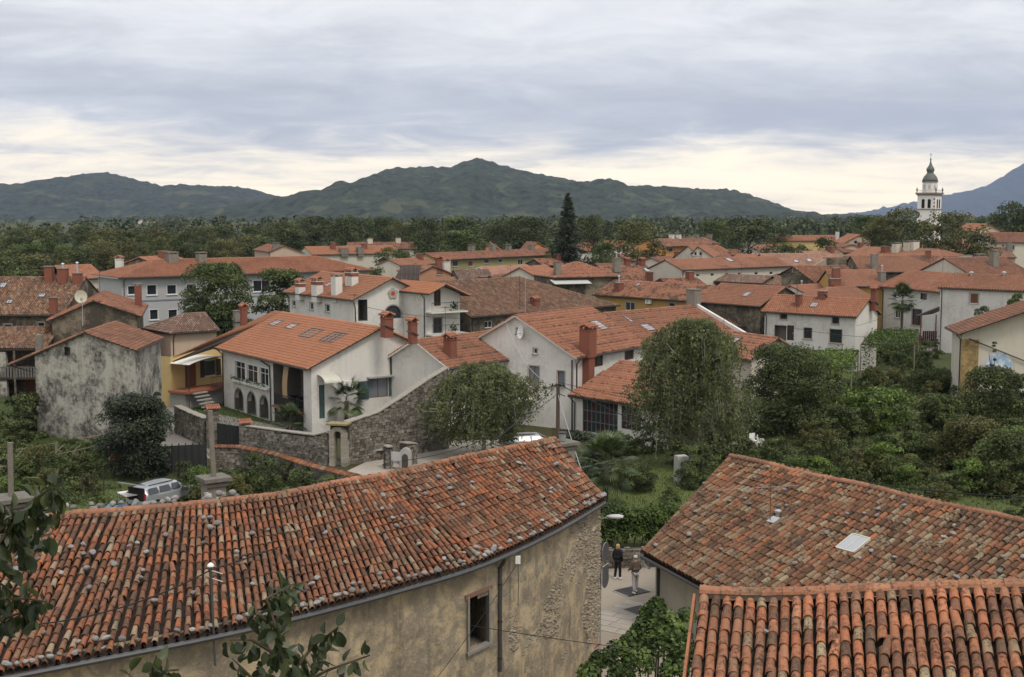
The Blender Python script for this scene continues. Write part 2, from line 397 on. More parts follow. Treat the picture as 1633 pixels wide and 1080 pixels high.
# ------------------------------------------------------------------ corrugated tiled plane (tiles below ten pixels)
PROF = np.array([(-.5, -.04), (-.30, -.01), (-.18, .055), (.18, .055), (.30, -.01), (.5, -.04)])
def clip_range(poly, u):
    vs_ = []
    n = len(poly)
    for i in range(n):
        (u0, v0), (u1, v1) = poly[i], poly[(i + 1) % n]
        if (u0 - u) * (u1 - u) <= 0 and abs(u1 - u0) > 1e-6:
            vs_.append(v0 + (v1 - v0) * (u - u0) / (u1 - u0))
    return (min(vs_), max(vs_)) if len(vs_) >= 2 else None
def tiled_plane(poly, e, pitch=.22, row=.36, steps=True, wob=0.012, seed=0):
    """poly: planar 3D polygon, e: horizontal eave direction. Returns V, F, UV"""
    r = np.random.default_rng(seed)
    P = [Vector(p) for p in poly]; e = Vector(e).normalized()
    nrm = Vector((0, 0, 0))
    for i in range(1, len(P) - 1): nrm += (P[i] - P[0]).cross(P[i + 1] - P[0])
    nrm.normalize()
    if nrm.z < 0: nrm = -nrm
    e = (e - nrm * e.dot(nrm)).normalized()
    vv = nrm.cross(e)
    if vv.z < 0: vv = -vv
    o = min(P, key=lambda p: p.z)
    q = [((p - o).dot(e), (p - o).dot(vv)) for p in P]
    u0 = min(a for a, _ in q); u1 = max(a for a, _ in q)
    nc = max(2, round((u1 - u0) / pitch)); pt = (u1 - u0) / nc
    Vs, Fs, Us = [], [], []; base = 0; k = len(PROF); PH = PROF[:, 1] * (pt / .22) * 1.25
    E, VV, NN, O = (np.array(x) for x in (e, vv, nrm, o))
    for c in range(nc):
        uc = u0 + (c + .5) * pt
        rg = clip_range(q, uc)
        if not rg or rg[1] - rg[0] < .05: continue
        a, b = rg
        if steps:
            i0 = math.floor(a / row); i1 = math.ceil(b / row)
            vs_, hs, uvv = [], [], []
            for i in range(i0, i1):
                lo = max(a, i * row); hi = min(b, (i + 1) * row)
                if hi - lo < .01: continue
                j = r.uniform(-wob, wob)
                vs_ += [lo, hi]; hs += [.05 + j, 0.0 + j]; uvv += [i + .02, i + .98]
        else:
            vs_ = [a, b]; hs = [0, 0]; uvv = [a / row, b / row]
        m = len(vs_)
        if m < 2: continue
        du = PROF[:, 0] * pt + uc
        X = np.repeat(du[None, :], m, 0); H = PH[None, :] + np.array(hs)[:, None]
        W = np.repeat(np.array(vs_)[:, None], k, 1)
        V = O + X[..., None] * E + W[..., None] * VV + H[..., None] * NN
        Vs.append(V.reshape(-1, 3))
        Us.append(np.stack([np.repeat((c + .5 + PROF[:, 0] * .96)[None, :], m, 0), np.repeat(np.array(uvv)[:, None], k, 1)], -1).reshape(-1, 2))
        ii, jj = np.meshgrid(np.arange(m - 1), np.arange(k - 1), indexing='ij')
        aidx = base + ii * k + jj
        Fs.append(np.stack([aidx, aidx + 1, aidx + k + 1, aidx + k], -1).reshape(-1, 4))
        base += m * k
    return np.concatenate(Vs), np.concatenate(Fs), np.concatenate(Us)
def ridge_cap(pts, r=.13, seg=.4, n=5):
    """overlapping half-round ridge tiles along a polyline"""
    mb = MB(); P = [Vector(p) for p in pts]
    for p, q in zip(P[:-1], P[1:]):
        L = (q - p).length; k = max(1, round(L / seg)); t = (q - p) / k
        y = t.normalized(); x = y.cross(Vector((0, 0, 1))).normalized(); z = x.cross(y)
        for i in range(k):
            a = p + t * i; V = []
            for s_, rr in ((0, r), (1.06, r * .86)):
                for j in range(n):
                    an = math.pi * j / (n - 1)
                    V.append(a + t * s_ + x * math.cos(an) * rr + z * (math.sin(an) * rr * .8 - .01))
            mb.add(V, [(j, j + 1, n + j + 1, n + j) for j in range(n - 1)] + [tuple(range(n))[::-1]])
    return mb

# ------------------------------------------------------------------ wall with real openings
def facade(mb, o, ex, top, width, z0, holes, depth=.16, inward=None, inner=None):
    """vertical wall face from o along unit ex; top(u) gives its height, piecewise linear with breaks in top.b.
    holes: (u0,u1,v0,v1[,depth]) are cut out and get reveals"""
    ez = Vector((0, 0, 1))
    us = sorted(set([0.0, width] + [b for b in top.b if 0 < b < width] + [x for h in holes for x in h[:2] if 0 < x < width]))
    vals = sorted(set([z0] + [x for h in holes for x in h[2:4]]))
    P = lambda u, v: o + ex * u + ez * v
    for ua, ub in zip(us[:-1], us[1:]):
        if ub - ua < 1e-5: continue
        ta, tb = top(ua + 1e-6), top(ub - 1e-6); tm = min(ta, tb)
        cuts = [v for v in vals if v < tm - 1e-4]
        for i, va in enumerate(cuts):
            last = i == len(cuts) - 1
            vb = None if last else cuts[i + 1]
            mid = (va + (tm if last else vb)) / 2; um = (ua + ub) / 2
            if any(h[0] < um < h[1] and h[2] < mid < h[3] for h in holes): 
                if not last: continue
            if last: mb.quad(P(ua, va), P(ub, va), P(ub, tb), P(ua, ta))
            else: mb.quad(P(ua, va), P(ub, va), P(ub, vb), P(ua, vb))
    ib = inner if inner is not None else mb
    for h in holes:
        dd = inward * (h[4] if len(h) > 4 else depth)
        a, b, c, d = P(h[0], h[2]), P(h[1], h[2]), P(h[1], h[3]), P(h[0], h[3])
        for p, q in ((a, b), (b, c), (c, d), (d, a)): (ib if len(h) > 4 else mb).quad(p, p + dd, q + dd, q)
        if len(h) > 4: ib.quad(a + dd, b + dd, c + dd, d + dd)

class House:
    """gabled volume: roof profile L (eave) - A (apex) - R (eave) in a vertical plane, run along E"""
    def __init__(s, name, label, L, A, Rr, E, wall, tile, zb=0.0, cat='house', over=.45, gover=.25, fascia=None, steps=True,
                 pitch=.22, row=.36, hipF=0.0, hipB=0.0, holes=(), group=None, trimZ=.10, ridge=True, seed=0, gut='LR', overL=None):
        s.L, s.A, s.R, s.E = Vector(L), Vector(A), Vector(Rr), Vector(E)
        s.wall, s.tile, s.zb, s.over, s.gover = wall, tile, zb, over, gover
        s.e = s.E.normalized(); hv = s.R - s.L; hv.z = 0; s.w = hv.normalized()
        s.len = s.E.length; s.cat = cat
        c = (s.L + s.R) / 2 + s.E / 2
        s.root = thing(name, label, cat, (c.x, c.y, zb), group)
        s.holes = {'F': [], 'B': [], 'L': [], 'R': []}
        s.fascia = fascia or WOODD; s.hipF, s.hipB, s.steps, s.pitch, s.row = hipF, hipB, steps, pitch, row
        s.trimZ = trimZ; s.ridge = ridge; s.seed = seed; s.gut = gut
        s.kL = (s.A.z - s.L.z) / max(.01, (s.A - s.L).dot(s.w)); s.kR = (s.A.z - s.R.z) / max(.01, (s.R - s.A).dot(s.w))
        # wall corners (plan)
        o = over; s.oL = oL = over if overL is None else overL
        s.cFL = s.L + s.w * oL + s.e * gover; s.cFR = s.R - s.w * o + s.e * gover
        s.cBL = s.L + s.w * oL + s.E - s.e * gover; s.cBR = s.R - s.w * o + s.E - s.e * gover
        s.todo = []
    # wall frames: origin, direction, outward normal, width
    def frame(s, k):
        z = Vector((0, 0, 0))
        f = {'F': (s.cFL, s.cFR, -s.e), 'B': (s.cBL, s.cBR, s.e), 'L': (s.cFL, s.cBL, -s.w), 'R': (s.cFR, s.cBR, s.w)}[k]
        a = Vector((f[0].x, f[0].y, 0)); b = Vector((f[1].x, f[1].y, 0))
        return a, (b - a).normalized(), f[2], (b - a).length
    def rect(s, k, x0, y0, x1, y1):
        a, ex, n, wd = s.frame(k)
        xm, ym = (x0 + x1) / 2, (y0 + y1) / 2
        p = UP(x0, ym, a, n); q = UP(x1, ym, a, n); t = UP(xm, y0, a, n); b = UP(xm, y1, a, n)
        u0, u1 = sorted(((p - a).dot(ex), (q - a).dot(ex)))
        return max(.03, u0), min(wd - .03, u1), max(s.zb + .02, b.z), t.z
    def win(s, k, x0, y0, x1, y1, style='plain', **kw):
        h = s.rect(k, x0, y0, x1, y1); return s.winm(k, h, style, **kw)
    def winm(s, k, h, style='plain', **kw):
        if h[1] - h[0] < .1 or h[3] - h[2] < .1: return s
        s.holes[k].append(h if 'deep' not in kw else h + (kw['deep'],)); s.todo.append((k, h, style, kw)); return s
    def build(s):
        zz = Vector((0, 0, 1))
        class Top:
            def __init__(t, f, b): t.f = f; t.b = b
            def __call__(t, u): return t.f(u)
        hw = (s.cFR - s.cFL).dot(s.w); ua = (s.A - s.cFL).dot(s.w)
        dz = s.trimZ
        zl = s.L.z + s.kL * s.oL - dz; zr = s.R.z + s.kR * s.over - dz; za = s.A.z - dz
        slopeL = (za - zl) / max(.01, ua); slopeR = (za - zr) / max(.01, hw - ua)
        gt = Top(lambda u: zl + slopeL * u if u < ua else zr + slopeR * (hw - u), [ua])
        mb = MB(); ib = MB()
        for k in 'FBLR':
            a, ex, n, wd = s.frame(k)
            if k in 'FB':
                hip = s.hipF if k == 'F' else s.hipB
                tp = gt if not hip else Top(lambda u: min(zl, zr), [])
            else:
                zt = zl if k == 'L' else zr; tp = Top(lambda u, zt=zt: zt, [])
            facade(mb, a, ex, tp, wd, s.zb, s.holes[k], inward=-n, inner=ib)
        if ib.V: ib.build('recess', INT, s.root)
        s.wallo = mb.build('wall', s.wall, s.root)
        # roof planes
        F0, B0 = s.L, s.L + s.E; F1, B1 = s.R, s.R + s.E
        AF, AB = s.A + s.e * s.hipF, s.A + s.E - s.e * s.hipB
        planes = [([F0, B0, AB, AF], s.e), ([F1, B1, AB, AF], s.e)]
        if s.hipF: planes.append(([F0, F1, AF], s.w))
        if s.hipB: planes.append(([B0, B1, AB], s.w))
        Vs, Fs, Us, base = [], [], [], 0
        slab = MB()
        for i, (pl, ed) in enumerate(planes):
            V, F, Uv = tiled_plane(pl, ed, s.pitch, s.row, s.steps, seed=s.seed + i)
            Vs.append(V); Fs.append(F + base); Us.append(Uv + np.array([i * 300, 0])); base += len(V)
            slab.prism([p - zz * .025 for p in pl], -zz * .11)
        s.roof = mk('roof', np.concatenate(Vs), np.concatenate(Fs), s.tile, s.root, np.concatenate(Us))
        slab.build('roof_boards', s.fascia, s.roof)
        if s.ridge:
            rp = ridge_cap([AF, AB])
            if s.hipF:
                for q in (F0, F1): r2 = ridge_cap([q, AF], .11); rp.add(r2.V, r2.F)
            if s.hipB:
                for q in (B0, B1): r2 = ridge_cap([q, AB], .11); rp.add(r2.V, r2.F)
            UVr = np.zeros((len(rp.V), 2)); UVr[:, 0] = np.arange(len(rp.V)) // 10 + 7.5; UVr[:, 1] = 3.5
            mk('ridge_tiles', rp.V, rp.F, s.tile, s.roof, UVr)
        for sides in (s.gut or ''):
            p = F0 if sides == 'L' else F1; sg = -1 if sides == 'L' else 1
            a = p + s.w * sg * .05 - zz * .06
            MB().tube([a, a + s.E], .06, 6).build('gutter', METD, s.roof)
        rr_ = random.Random(s.seed + 5)
        if s.len > 5 and s.seed:
            f = s.L + s.e * (s.gover + .25) - zz * .1; wq = Vector((s.cFL.x, s.cFL.y, 0)) + s.e * .25 - s.w * .07
            MB().tube([f, Vector((wq.x, wq.y, f.z - .45)), Vector((wq.x, wq.y, s.zb))], .05, 6).build('downpipe', METD, s.root)
            if rr_.random() < .45:
                q = s.A + s.e * s.len * rr_.uniform(.2, .8); hh = rr_.uniform(1.4, 2.6); am = MB().tube([q, q + zz * hh], .022, 4)
                for i in range(5): am.span(q + zz * (hh - .1) + s.w * (-.25) + s.e * (i * .18 - .4), q + zz * (hh - .1) + s.w * .25 + s.e * (i * .18 - .4), .014, .014)
                am.span(q + zz * (hh - .1) - s.e * .45, q + zz * (hh - .1) + s.e * .4, .02, .02); am.build('aerial', METD, s.roof)
        for k, h, st, kw in s.todo: s._win(k, h, st, **kw)
        return s
    def _win(s, k, h, st, **kw):
        a, ex, n, wd = s.frame(k); zz = Vector((0, 0, 1))
        u0, u1, v0, v1 = h[:4]; w_, ht = u1 - u0, v1 - v0
        c = a + ex * ((u0 + u1) / 2) + zz * ((v0 + v1) / 2)
        B = lambda mb, du, dv, dn, sx, sy, sn: mb.box(c + ex * du + zz * dv + n * dn, (sx, sn, sy), ax=(ex, n, zz))
        frm = kw.get('frame', WHITE); pane = kw.get('pane', G)
        if st == 'open':                                   # dark opening with a back wall
            return
        if st in ('plain', 'cross', 'single', 'grid'):
            f = .06 if w_ > .5 else .045
            mb = MB()
            for sx in (-1, 1): B(mb, sx * (w_ / 2 - f / 2), 0, -.11, f, ht, .05)
            for sy in (-1, 1): B(mb, 0, sy * (ht / 2 - f / 2), -.11, w_ - 2 * f, f, .05)
            if st != 'single':
                B(mb, 0, 0, -.105, f * .8, ht - 2 * f, .045)
            if st == 'cross': B(mb, 0, ht * .18, -.106, w_ - 2 * f, f * .7, .04)
            if st == 'grid':
                nx, ny = kw.get('n', (6, 4))
                for i in range(1, nx): B(mb, -w_ / 2 + w_ * i / nx, 0, -.104, .035, ht - 2 * f, .04)
                for i in range(1, ny): B(mb, 0, -ht / 2 + ht * i / ny, -.103, w_ - 2 * f, .035, .035)
            wo = mb.build('window', frm, s.root)
            if st == 'grid':
                for i in range(nx):
                    for j in range(ny):
                        pm = MB(); B(pm, -w_ / 2 + w_ * (i + .5) / nx, -ht / 2 + ht * (j + .5) / ny, -.128, w_ / nx - .03, ht / ny - .03, .012)
                        pm.build('pane', pane, wo)
            else:
                pm = MB(); B(pm, 0, 0, -.128, w_ - f, ht - f, .012); pm.build('pane', pane, wo)
            if kw.get('curtain'):
                cm = MB(); B(cm, 0, 0, -.15, w_ - f, ht - f, .01); cm.build('curtain', WHITE, wo)
            if kw.get('trim', True):
                t = kw.get('tw', .09); tm = MB()
                for sx in (-1, 1): B(tm, sx * (w_ / 2 + t / 2), 0, .012, t, ht, .03)
                B(tm, 0, ht / 2 + t / 2, .013, w_ + 2 * t, t, .032)
                tm.build('surround', kw.get('trimmat', STONEF), wo)
                sm = MB(); B(sm, 0, -ht / 2 - .05, .05, w_ + .24, .09, .14); sm.build('sill', kw.get('trimmat', STONEF), wo)
            return wo
        if st == 'shut':                                   # closed shutters
            wo = None
            fm = MB()
            for sx in (-1, 1): B(fm, sx * (w_ / 2 - .03), 0, -.10, .06, ht, .06)
            for sy in (-1, 1): B(fm, 0, sy * (ht / 2 - .03), -.10, w_ - .12, .06, .06)
            wo = fm.build('window', frm, s.root)
            for sx in (-1, 1):
                sh = MB(); B(sh, sx * (w_ / 4 - .02), 0, -.09, w_ / 2 - .07, ht - .14, .035); sh.build('shutter', kw.get('sh', WOODB), wo)
            if kw.get('trim', True):
                t = kw.get('tw', .12); tm = MB()
                for sx in (-1, 1): B(tm, sx * (w_ / 2 + t / 2), 0, .012, t, ht, .03)
                for sy in (-1, 1): B(tm, 0, sy * (ht / 2 + t / 2), .013, w_ + 2 * t, t, .032)
                tm.build('surround', kw.get('trimmat', STONEF), wo)
            return wo
        if st == 'door':
            fm = MB()
            for sx in (-1, 1): B(fm, sx * (w_ / 2 - .04), 0, -.08, .08, ht, .08)
            B(fm, 0, ht / 2 - .04, -.08, w_ - .16, .08, .08)
            wo = fm.build('door', kw.get('sh', WOODB), s.root)
            lm = MB(); B(lm, 0, -.03, -.11, w_ - .12, ht - .08, .04); B(lm, 0, ht * .18, -.085, w_ * .5, ht * .3, .02); B(lm, 0, -ht * .22, -.085, w_ * .5, ht * .3, .02)
            lm.build('leaf_panel', kw.get('sh', WOODB), wo)
            hm = MB(); B(hm, w_ * .32, -.02, -.06, .04, .14, .04); hm.build('handle', GALV, wo)
            return wo
        if st == 'arch':
            n_ = 14; r_ = w_ / 2; vs0 = ht / 2 - r_; t = .14
            pts = [(-math.cos(math.pi * i / n_) * r_, vs0 + math.sin(math.pi * i / n_) * r_) for i in range(n_ + 1)]
            sp = MB(); ring = MB(); T = kw.get('deep', .16)
            for i in range(n_):
                (xa, ya), (xb, yb) = pts[i], pts[i + 1]
                P = lambda x, y, d: c + ex * x + zz * y + n * d
                sp.quad(P(xa, ya, 0), P(xb, yb, 0), P(xb, ht / 2, 0), P(xa, ht / 2, 0))
                sp.quad(P(xa, ya, 0), P(xa, ya, -min(T, .35)), P(xb, yb, -min(T, .35)), P(xb, yb, 0))
                k2 = (r_ + t) / r_
                oa = (xa * k2, vs0 + (ya - vs0) * k2); ob = (xb * k2, vs0 + (yb - vs0) * k2)
                ring.quad(P(xa, ya, .03), P(xb, yb, .03), P(*ob, .03), P(*oa, .03)); ring.quad(P(*oa, .03), P(*ob, .03), P(*ob, -.02), P(*oa, -.02))
                ring.quad(P(xa, ya, .03), P(xa, ya, -.1), P(xb, yb, -.1), P(xb, yb, .03))
            B(ring, -r_ - t / 2, -ht / 2 + (vs0 + ht / 2) / 2, .005, t, vs0 + ht / 2, .05); B(ring, r_ + t / 2, -ht / 2 + (vs0 + ht / 2) / 2, .005, t, vs0 + ht / 2, .05)
            ao = sp.build('arch', s.wall, s.root); ring.build('arch_stones', kw.get('trimmat', STONEF), ao)
            if kw.get('glass'):
                pm = MB(); B(pm, 0, 0, -.13, w_, ht, .012); pm.build('pane', G, ao)
            return ao
    # fittings on the roof: side 'L' or 'R' plane, base pixel on that plane
    def rp(s, side, px, py):
        if side == 'L': nn = (s.A - s.L).cross(s.e); p0 = s.L
        else: nn = (s.A - s.R).cross(s.e); p0 = s.R
        if nn.z < 0: nn = -nn
        return UP(px, py, p0, nn.normalized()), nn.normalized()
    def chimney(s, side, px, py, w=.6, h=1.2, mat=None, cap='tile', top=None, white=None, d=None, brick_top=.0):
        p, nn = s.rp(side, px, py); d = d or w
        mat = mat or BRICK
        mb = MB(); mb.box(p + Vector((0, 0, h / 2 - .4)), (w, d, h + .8), ax=(s.e, s.w, Vector((0, 0, 1))))
        o = mb.build('chimney', mat, s.root)
        chimney_top(o, p + Vector((0, 0, h)), w, d, s.e, s.w, cap, mat, top)
        fl = MB(); fl.box(p + Vector((0, 0, .03)), (w + .22, d + .22, .07), ax=(s.e, nn.cross(s.e).normalized(), nn)); fl.build('flashing', MET, o)
        return o
    def skylight(s, side, x0, y0, x1, y1, mat=None, n=1):
        """centre from the pixel box; sides run with the slope"""
        c, nn = s.rp(side, (x0 + x1) / 2, (y0 + y1) / 2)
        vv = nn.cross(s.e).normalized(); vv = vv if vv.z > 0 else -vv
        a, _ = s.rp(side, (x0 + x1) / 2, y0); b, _ = s.rp(side, (x0 + x1) / 2, y1)
        hh = max(.5, min(1.6, abs((a - b).dot(vv)) * .95)); l_, _ = s.rp(side, x0, (y0 + y1) / 2); r_, _ = s.rp(side, x1, (y0 + y1) / 2)
        ww = max(.45, min(2.2, abs((r_ - l_).dot(s.e)) * .75))
        fm = MB()
        for q in (-1, 1):
            fm.box(c + s.e * q * (ww / 2) + nn * .06, (.07, hh + .07, .14), ax=(s.e, vv, nn)); fm.box(c + vv * q * (hh / 2) + nn * .06, (ww - .07, .07, .14), ax=(s.e, vv, nn))
        for i in range(1, n): fm.box(c + s.e * (ww * (i / n - .5)) + nn * .06, (.06, hh - .07, .13), ax=(s.e, vv, nn))
        o = fm.build('skylight', MET, s.root)
        MB().box(c + nn * .07, (ww - .06, hh - .06, .03), ax=(s.e, vv, nn)).build('pane', mat or SKYG, o)
        return o
INT = m_plaster('dim_interior', (.16, .145, .125), (.07, .06, .05), .6, .8, .2)  # darker than the walls: shade inside deep openings put into the colour
SKYG = m_glass('skylight_glass', (0.33, 0.35, 0.38))
def chimney_top(o, p, w, d, ex, ey, cap, mat, top=None):
    zz = Vector((0, 0, 1)); ax = (ex, ey, zz)
    if cap == 'tile':
        leg = MB()
        for i in (-1, 1):
            for j in (-1, 1): leg.box(p + ex * i * (w / 2 - .08) + ey * j * (d / 2 - .08) + zz * .12, (.14, .14, .24), ax=ax)
        leg.box(p + zz * .1, (w * .45, d * .45, .2), ax=ax)
        leg.box(p - zz * .03, (w + .1, d + .1, .08), ax=ax)
        leg.build('cap_piers', mat, o)
        cp = MB(); y0 = d / 2 + .12
        zc = p + zz * .24
        A0, A1 = zc + zz * .24 - ex * (w / 2 + .12), zc + zz * .24 + ex * (w / 2 + .12)
        for sg in (-1, 1):
            q0 = zc + ey * sg * y0 - ex * (w / 2 + .12); q1 = zc + ey * sg * y0 + ex * (w / 2 + .12)
            V, F, Uv = tiled_plane([q0, q1, A1, A0], ex, .17, .3, True, .005, 3)
            cp.add(V.tolist(), F.tolist())
            cp.prism([q0 - zz * .03, q1 - zz * .03, A1 - zz * .03, A0 - zz * .03], -zz * .04)
        r_ = ridge_cap([A0, A1], .09); cp.add(r_.V, r_.F)
        cp.build('cap_tiles', CAPT, o)
    elif cap == 'slab':
        MB().box(p + zz * .04, (w + .14, d + .14, .09), ax=ax).build('cap_slab', CONC, o)
    elif cap == 'raised':
        leg = MB()
        for i in (-1, 1):
            for j in (-1, 1): leg.box(p + ex * i * (w / 2 - .07) + ey * j * (d / 2 - .07) + zz * .1, (.12, .12, .2), ax=ax)
        leg.box(p + zz * .24, (w + .16, d + .16, .08), ax=ax); leg.build('cap_slab', CONC, o)
    elif cap == 'pipe':
        MB().box(p + zz * .04, (w + .12, d + .12, .08), ax=ax).build('cap_slab', CONC, o)
        m = MB(); m.lathe(p + zz * .08, [(.11, 0), (.11, top or .7)], 8); m.lathe(p + zz * (.08 + (top or .7)), [(.2, 0), (.17, .06), (.03, .14)], 8); m.build('flue_pipe', GALV, o)
CAPT = m_plain('cap_tiles', (0.33, 0.145, 0.09), 0.85, 0.5, 6)

def by_eave(name, label, A, B, ze, apex=None, at='B', ridge_px=None, pitch=None, hd2=None, tp=None, wall=None, tile=None, **kw):
    if tp: kw['pitch'] = tp
    """visible eave A->B (pixels, both at height ze); apex pixel above end `at`, or a ridge pixel plus a pitch"""
    a = U(*A, z=ze); b = U(*B, z=ze)
    e = (b - a).normalized(); n = Vector((-e.y, e.x, 0))
    if n.y < 0: n = -n
    def solve_apex(p, px):
        best = None
        for sg in (1, -1):
            nn = n * sg; r = ray(*px); t = r.x / r.y
            h = (t * p.y - p.x) / (nn.x - t * nn.y)
            if h > 0:
                y = p.y + nn.y * h; z = CAMZ + r.z / r.y * y
                best = (nn, h, z - ze)
                if sg == 1: break
        return best
    if apex is not None:
        n, hd, rise = solve_apex(a if at == 'A' else b, apex)
        if pitch: rise = hd * math.tan(R(pitch))
    else:
        tp = math.tan(R(pitch or 22)); hd = .5; lo, hi = .3, 25.0
        for _ in range(50):
            hd = (lo + hi) / 2
            p = a + n * hd + Vector((0, 0, hd * tp)); q = b + n * hd + Vector((0, 0, hd * tp))
            (xa, ya), (xb, yb) = PIX(p), PIX(q)
            y = ya + (yb - ya) * (ridge_px[0] - xa) / (xb - xa) if abs(xb - xa) > 1e-6 else ya
            if y > ridge_px[1]: lo = hd
            else: hi = hd
        rise = hd * tp
    print('%-26s len %.1f hd %.1f rise %.1f pitch %.0f d %.0f/%.0f' % (name, (b - a).length, hd, rise, math.degrees(math.atan2(rise, hd)), a.y, b.y))
    h2 = hd2 if hd2 is not None else hd
    z2 = ze + rise - h2 * rise / hd
    rr = a + n * (hd + h2); rr.z = z2
    ap = a + n * hd + Vector((0, 0, rise))
    return House(name, label, a, ap, rr, b - a, wall, tile, **kw)
def by_gable(name, label, L, A, Rr, dL, dR, length, wall=None, tile=None, skew=0.0, **kw):
    """gable end seen from the front: pixels of eave, apex, eave; distances of the two eaves"""
    l = U(*L, d=dL); r = U(*Rr, d=dR)
    w = Vector((r.x - l.x, r.y - l.y, 0)).normalized(); n = Vector((-w.y, w.x, 0))
    if n.y < 0: n = -n
    a = UP(*A, l, n)
    e = (n + w * skew).normalized()
    print('%-26s width %.1f zL %.1f zA %.1f zR %.1f' % (name, (r - l).length, l.z, a.z, r.z))
    return House(name, label, l, a, r, e * length, wall, tile, **kw)
# ================================================================== the large structure: ground, hills
M_GROUND = m_plaster('earth_and_grass', (0.045, 0.055, 0.022), (0.06, 0.05, 0.03), 0.6, 0.12, 0.2)
def ground():
    """one sheet to the horizon: fields on the plain"""
    t = NT('plain', 0.95, 0.1); p = t.pos()
    a = t.noise(p, 0.002, 4, 0.5); b = t.noise(p, 0.02, 5, 0.6); v = t.n('ShaderNodeTexVoronoi'); t.put(p, v.inputs['Vector']); v.inputs['Scale'].default_value = 0.006
    fields = t.mix(0.5, t.ramp(a, [(0.35, (0.05, 0.068, 0.025)), (0.6, (0.09, 0.105, 0.045))]), v.outputs['Color'], 'MULTIPLY')
    fields = t.mix(0.25, fields, (0.09, 0.11, 0.045))
    t.col(t.mix(t.math('MULTIPLY', b, 0.5), fields, (0.045, 0.055, 0.022)))
    xs = [-9000, -2500, -800, -250, 0, 250, 800, 2500, 9000]; ys = [-60, 60, 200, 600, 1500, 3500, 9000, 17500]
    V = [(x, y, 0) for y in ys for x in xs]; n = len(xs)
    F = [(j * n + i, j * n + i + 1, (j + 1) * n + i + 1, (j + 1) * n + i) for j in range(len(ys) - 1) for i in range(n - 1)]
    tag(mk('ground', V, F, t.m), kind='structure')
ground()

def terrain(name, prof, d0, depth, mat, nx=420, ny=60, amp=1.0, seed=3, front=1.0):
    """ridge of hills: skyline from the survey, slopes with spurs and gullies falling towards the plain"""
    xs = np.linspace(prof[0][0], prof[-1][0], nx)
    sk = np.interp(xs, [p[0] for p in prof], [p[1] for p in prof])
    V = []
    for j in range(ny):
        t = j / (ny - 1)                       # 0 foot .. 1 crest .. then back slope
        y = d0 + depth * (t if t < .8 else t)
        for i in range(nx):
            X = (xs[i] - CX) / FPX * (d0 + depth * .75)
            crest = CAMZ + (HOR - sk[i]) / FPX * (d0 + depth * .75)
            f = min(1.0, t / .75); f = f * f * (3 - 2 * f)
            f = f ** 1.15
            if t > .75: f = 1 - (t - .75) / .25 * 1.3
            q = Vector((X * .0016, y * .0016, seed))
            g = mnoise.fractal(q, 1.0, 2.0, 5) if False else mnoise.noise(q) + .5 * mnoise.noise(q * 2.1) + .25 * mnoise.noise(q * 4.3) + .13 * mnoise.noise(q * 9)
            edge = math.sin(math.pi * min(1, t / .75)) if t < .75 else 0
            rough = mnoise.noise(Vector((X * .02, y * .02, seed))) * 9 * amp + mnoise.noise(Vector((X * .055, y * .05, seed + 4))) * 7 * amp
            z = crest * f + edge * g * crest * .42 + (rough if t > .05 else 0) * (1.0 if f > .03 else 0)
            V.append((X, y, max(-3.0, z) if t > 0 else -3.0))
    F = [(j * nx + i, j * nx + i + 1, (j + 1) * nx + i + 1, (j + 1) * nx + i) for j in range(ny - 1) for i in range(nx - 1)]
    o = mk(name, V, F, mat, smooth=True); tag(o, kind='structure'); return o
def m_hill(name, woods, field, thr=.6, sc_=0.0042):
    t = NT(name, 0.95, 0.1); p = t.pos()
    n1 = t.noise(p, sc_, 5, 0.6, .4); n2 = t.noise(p, 0.03, 8, 0.8); n3 = t.noise(t.vmul(p, (1, .35, 1)), sc_ * 3, 4, .5)
    w = t.mix(t.ramp(n2, [(.35, 0.0), (.65, 1.0)]), tuple(.25 * k for k in woods), tuple(1.8 * k for k in woods))
    m = t.math('MULTIPLY', t.ramp(n1, [(thr, 0.0), (thr + .03, 1.0)]), t.ramp(n3, [(.45, 0.3), (.5, 1.0)]))
    sp = t.n('ShaderNodeSeparateXYZ'); t.put(p, sp.inputs[0])
    low = t.n('ShaderNodeMapRange'); t.put(sp.outputs[2], low.inputs[0])
    low.inputs[1].default_value = 100; low.inputs[2].default_value = 200; low.inputs[3].default_value = 1; low.inputs[4].default_value = 0.0
    t.col(t.mix(t.math('MULTIPLY', m, low.outputs[0]), w, field)); t.bump(n2, 1.0, 12.0)
    return t.m
HILL = m_hill('wooded_hill', (0.042, 0.052, 0.032), (0.092, 0.10, 0.055), .55, .008)
HILL2 = m_hill('far_wooded_hill', (0.04, 0.05, 0.032), (0.088, 0.094, 0.055), .57, .007)
MOUNT = m_hill('far_mountain', (0.05, 0.055, 0.05), (0.09, 0.09, 0.07), .75)
terrain('hill_left', [(-500, 310), (-200, 305), (0, 295), (50, 298), (100, 288), (150, 282), (180, 276), (205, 283), (240, 292), (275, 302), (325, 296), (360, 299), (395, 300), (430, 310), (460, 316), (520, 322), (620, 335), (760, 345), (900, 350)], 3600, 2300, HILL2, seed=11)
terrain('hill_centre', [(300, 352), (380, 336), (450, 318), (500, 309), (560, 300), (610, 285), (632, 268), (650, 270), (680, 266), (720, 270), (742, 259), (762, 254), (785, 261), (830, 272), (880, 282), (930, 291), (958, 287), (985, 297), (1050, 299), (1110, 302), (1150, 304), (1190, 316), (1230, 335), (1262, 345), (1300, 349), (1350, 353)], 2700, 2000, HILL, seed=5)
terrain('hill_saddle', [(1150, 352), (1200, 347), (1260, 349), (1300, 345), (1330, 341), (1380, 345), (1450, 350), (1600, 352)], 4300, 1500, HILL2, nx=120, ny=20, seed=8)
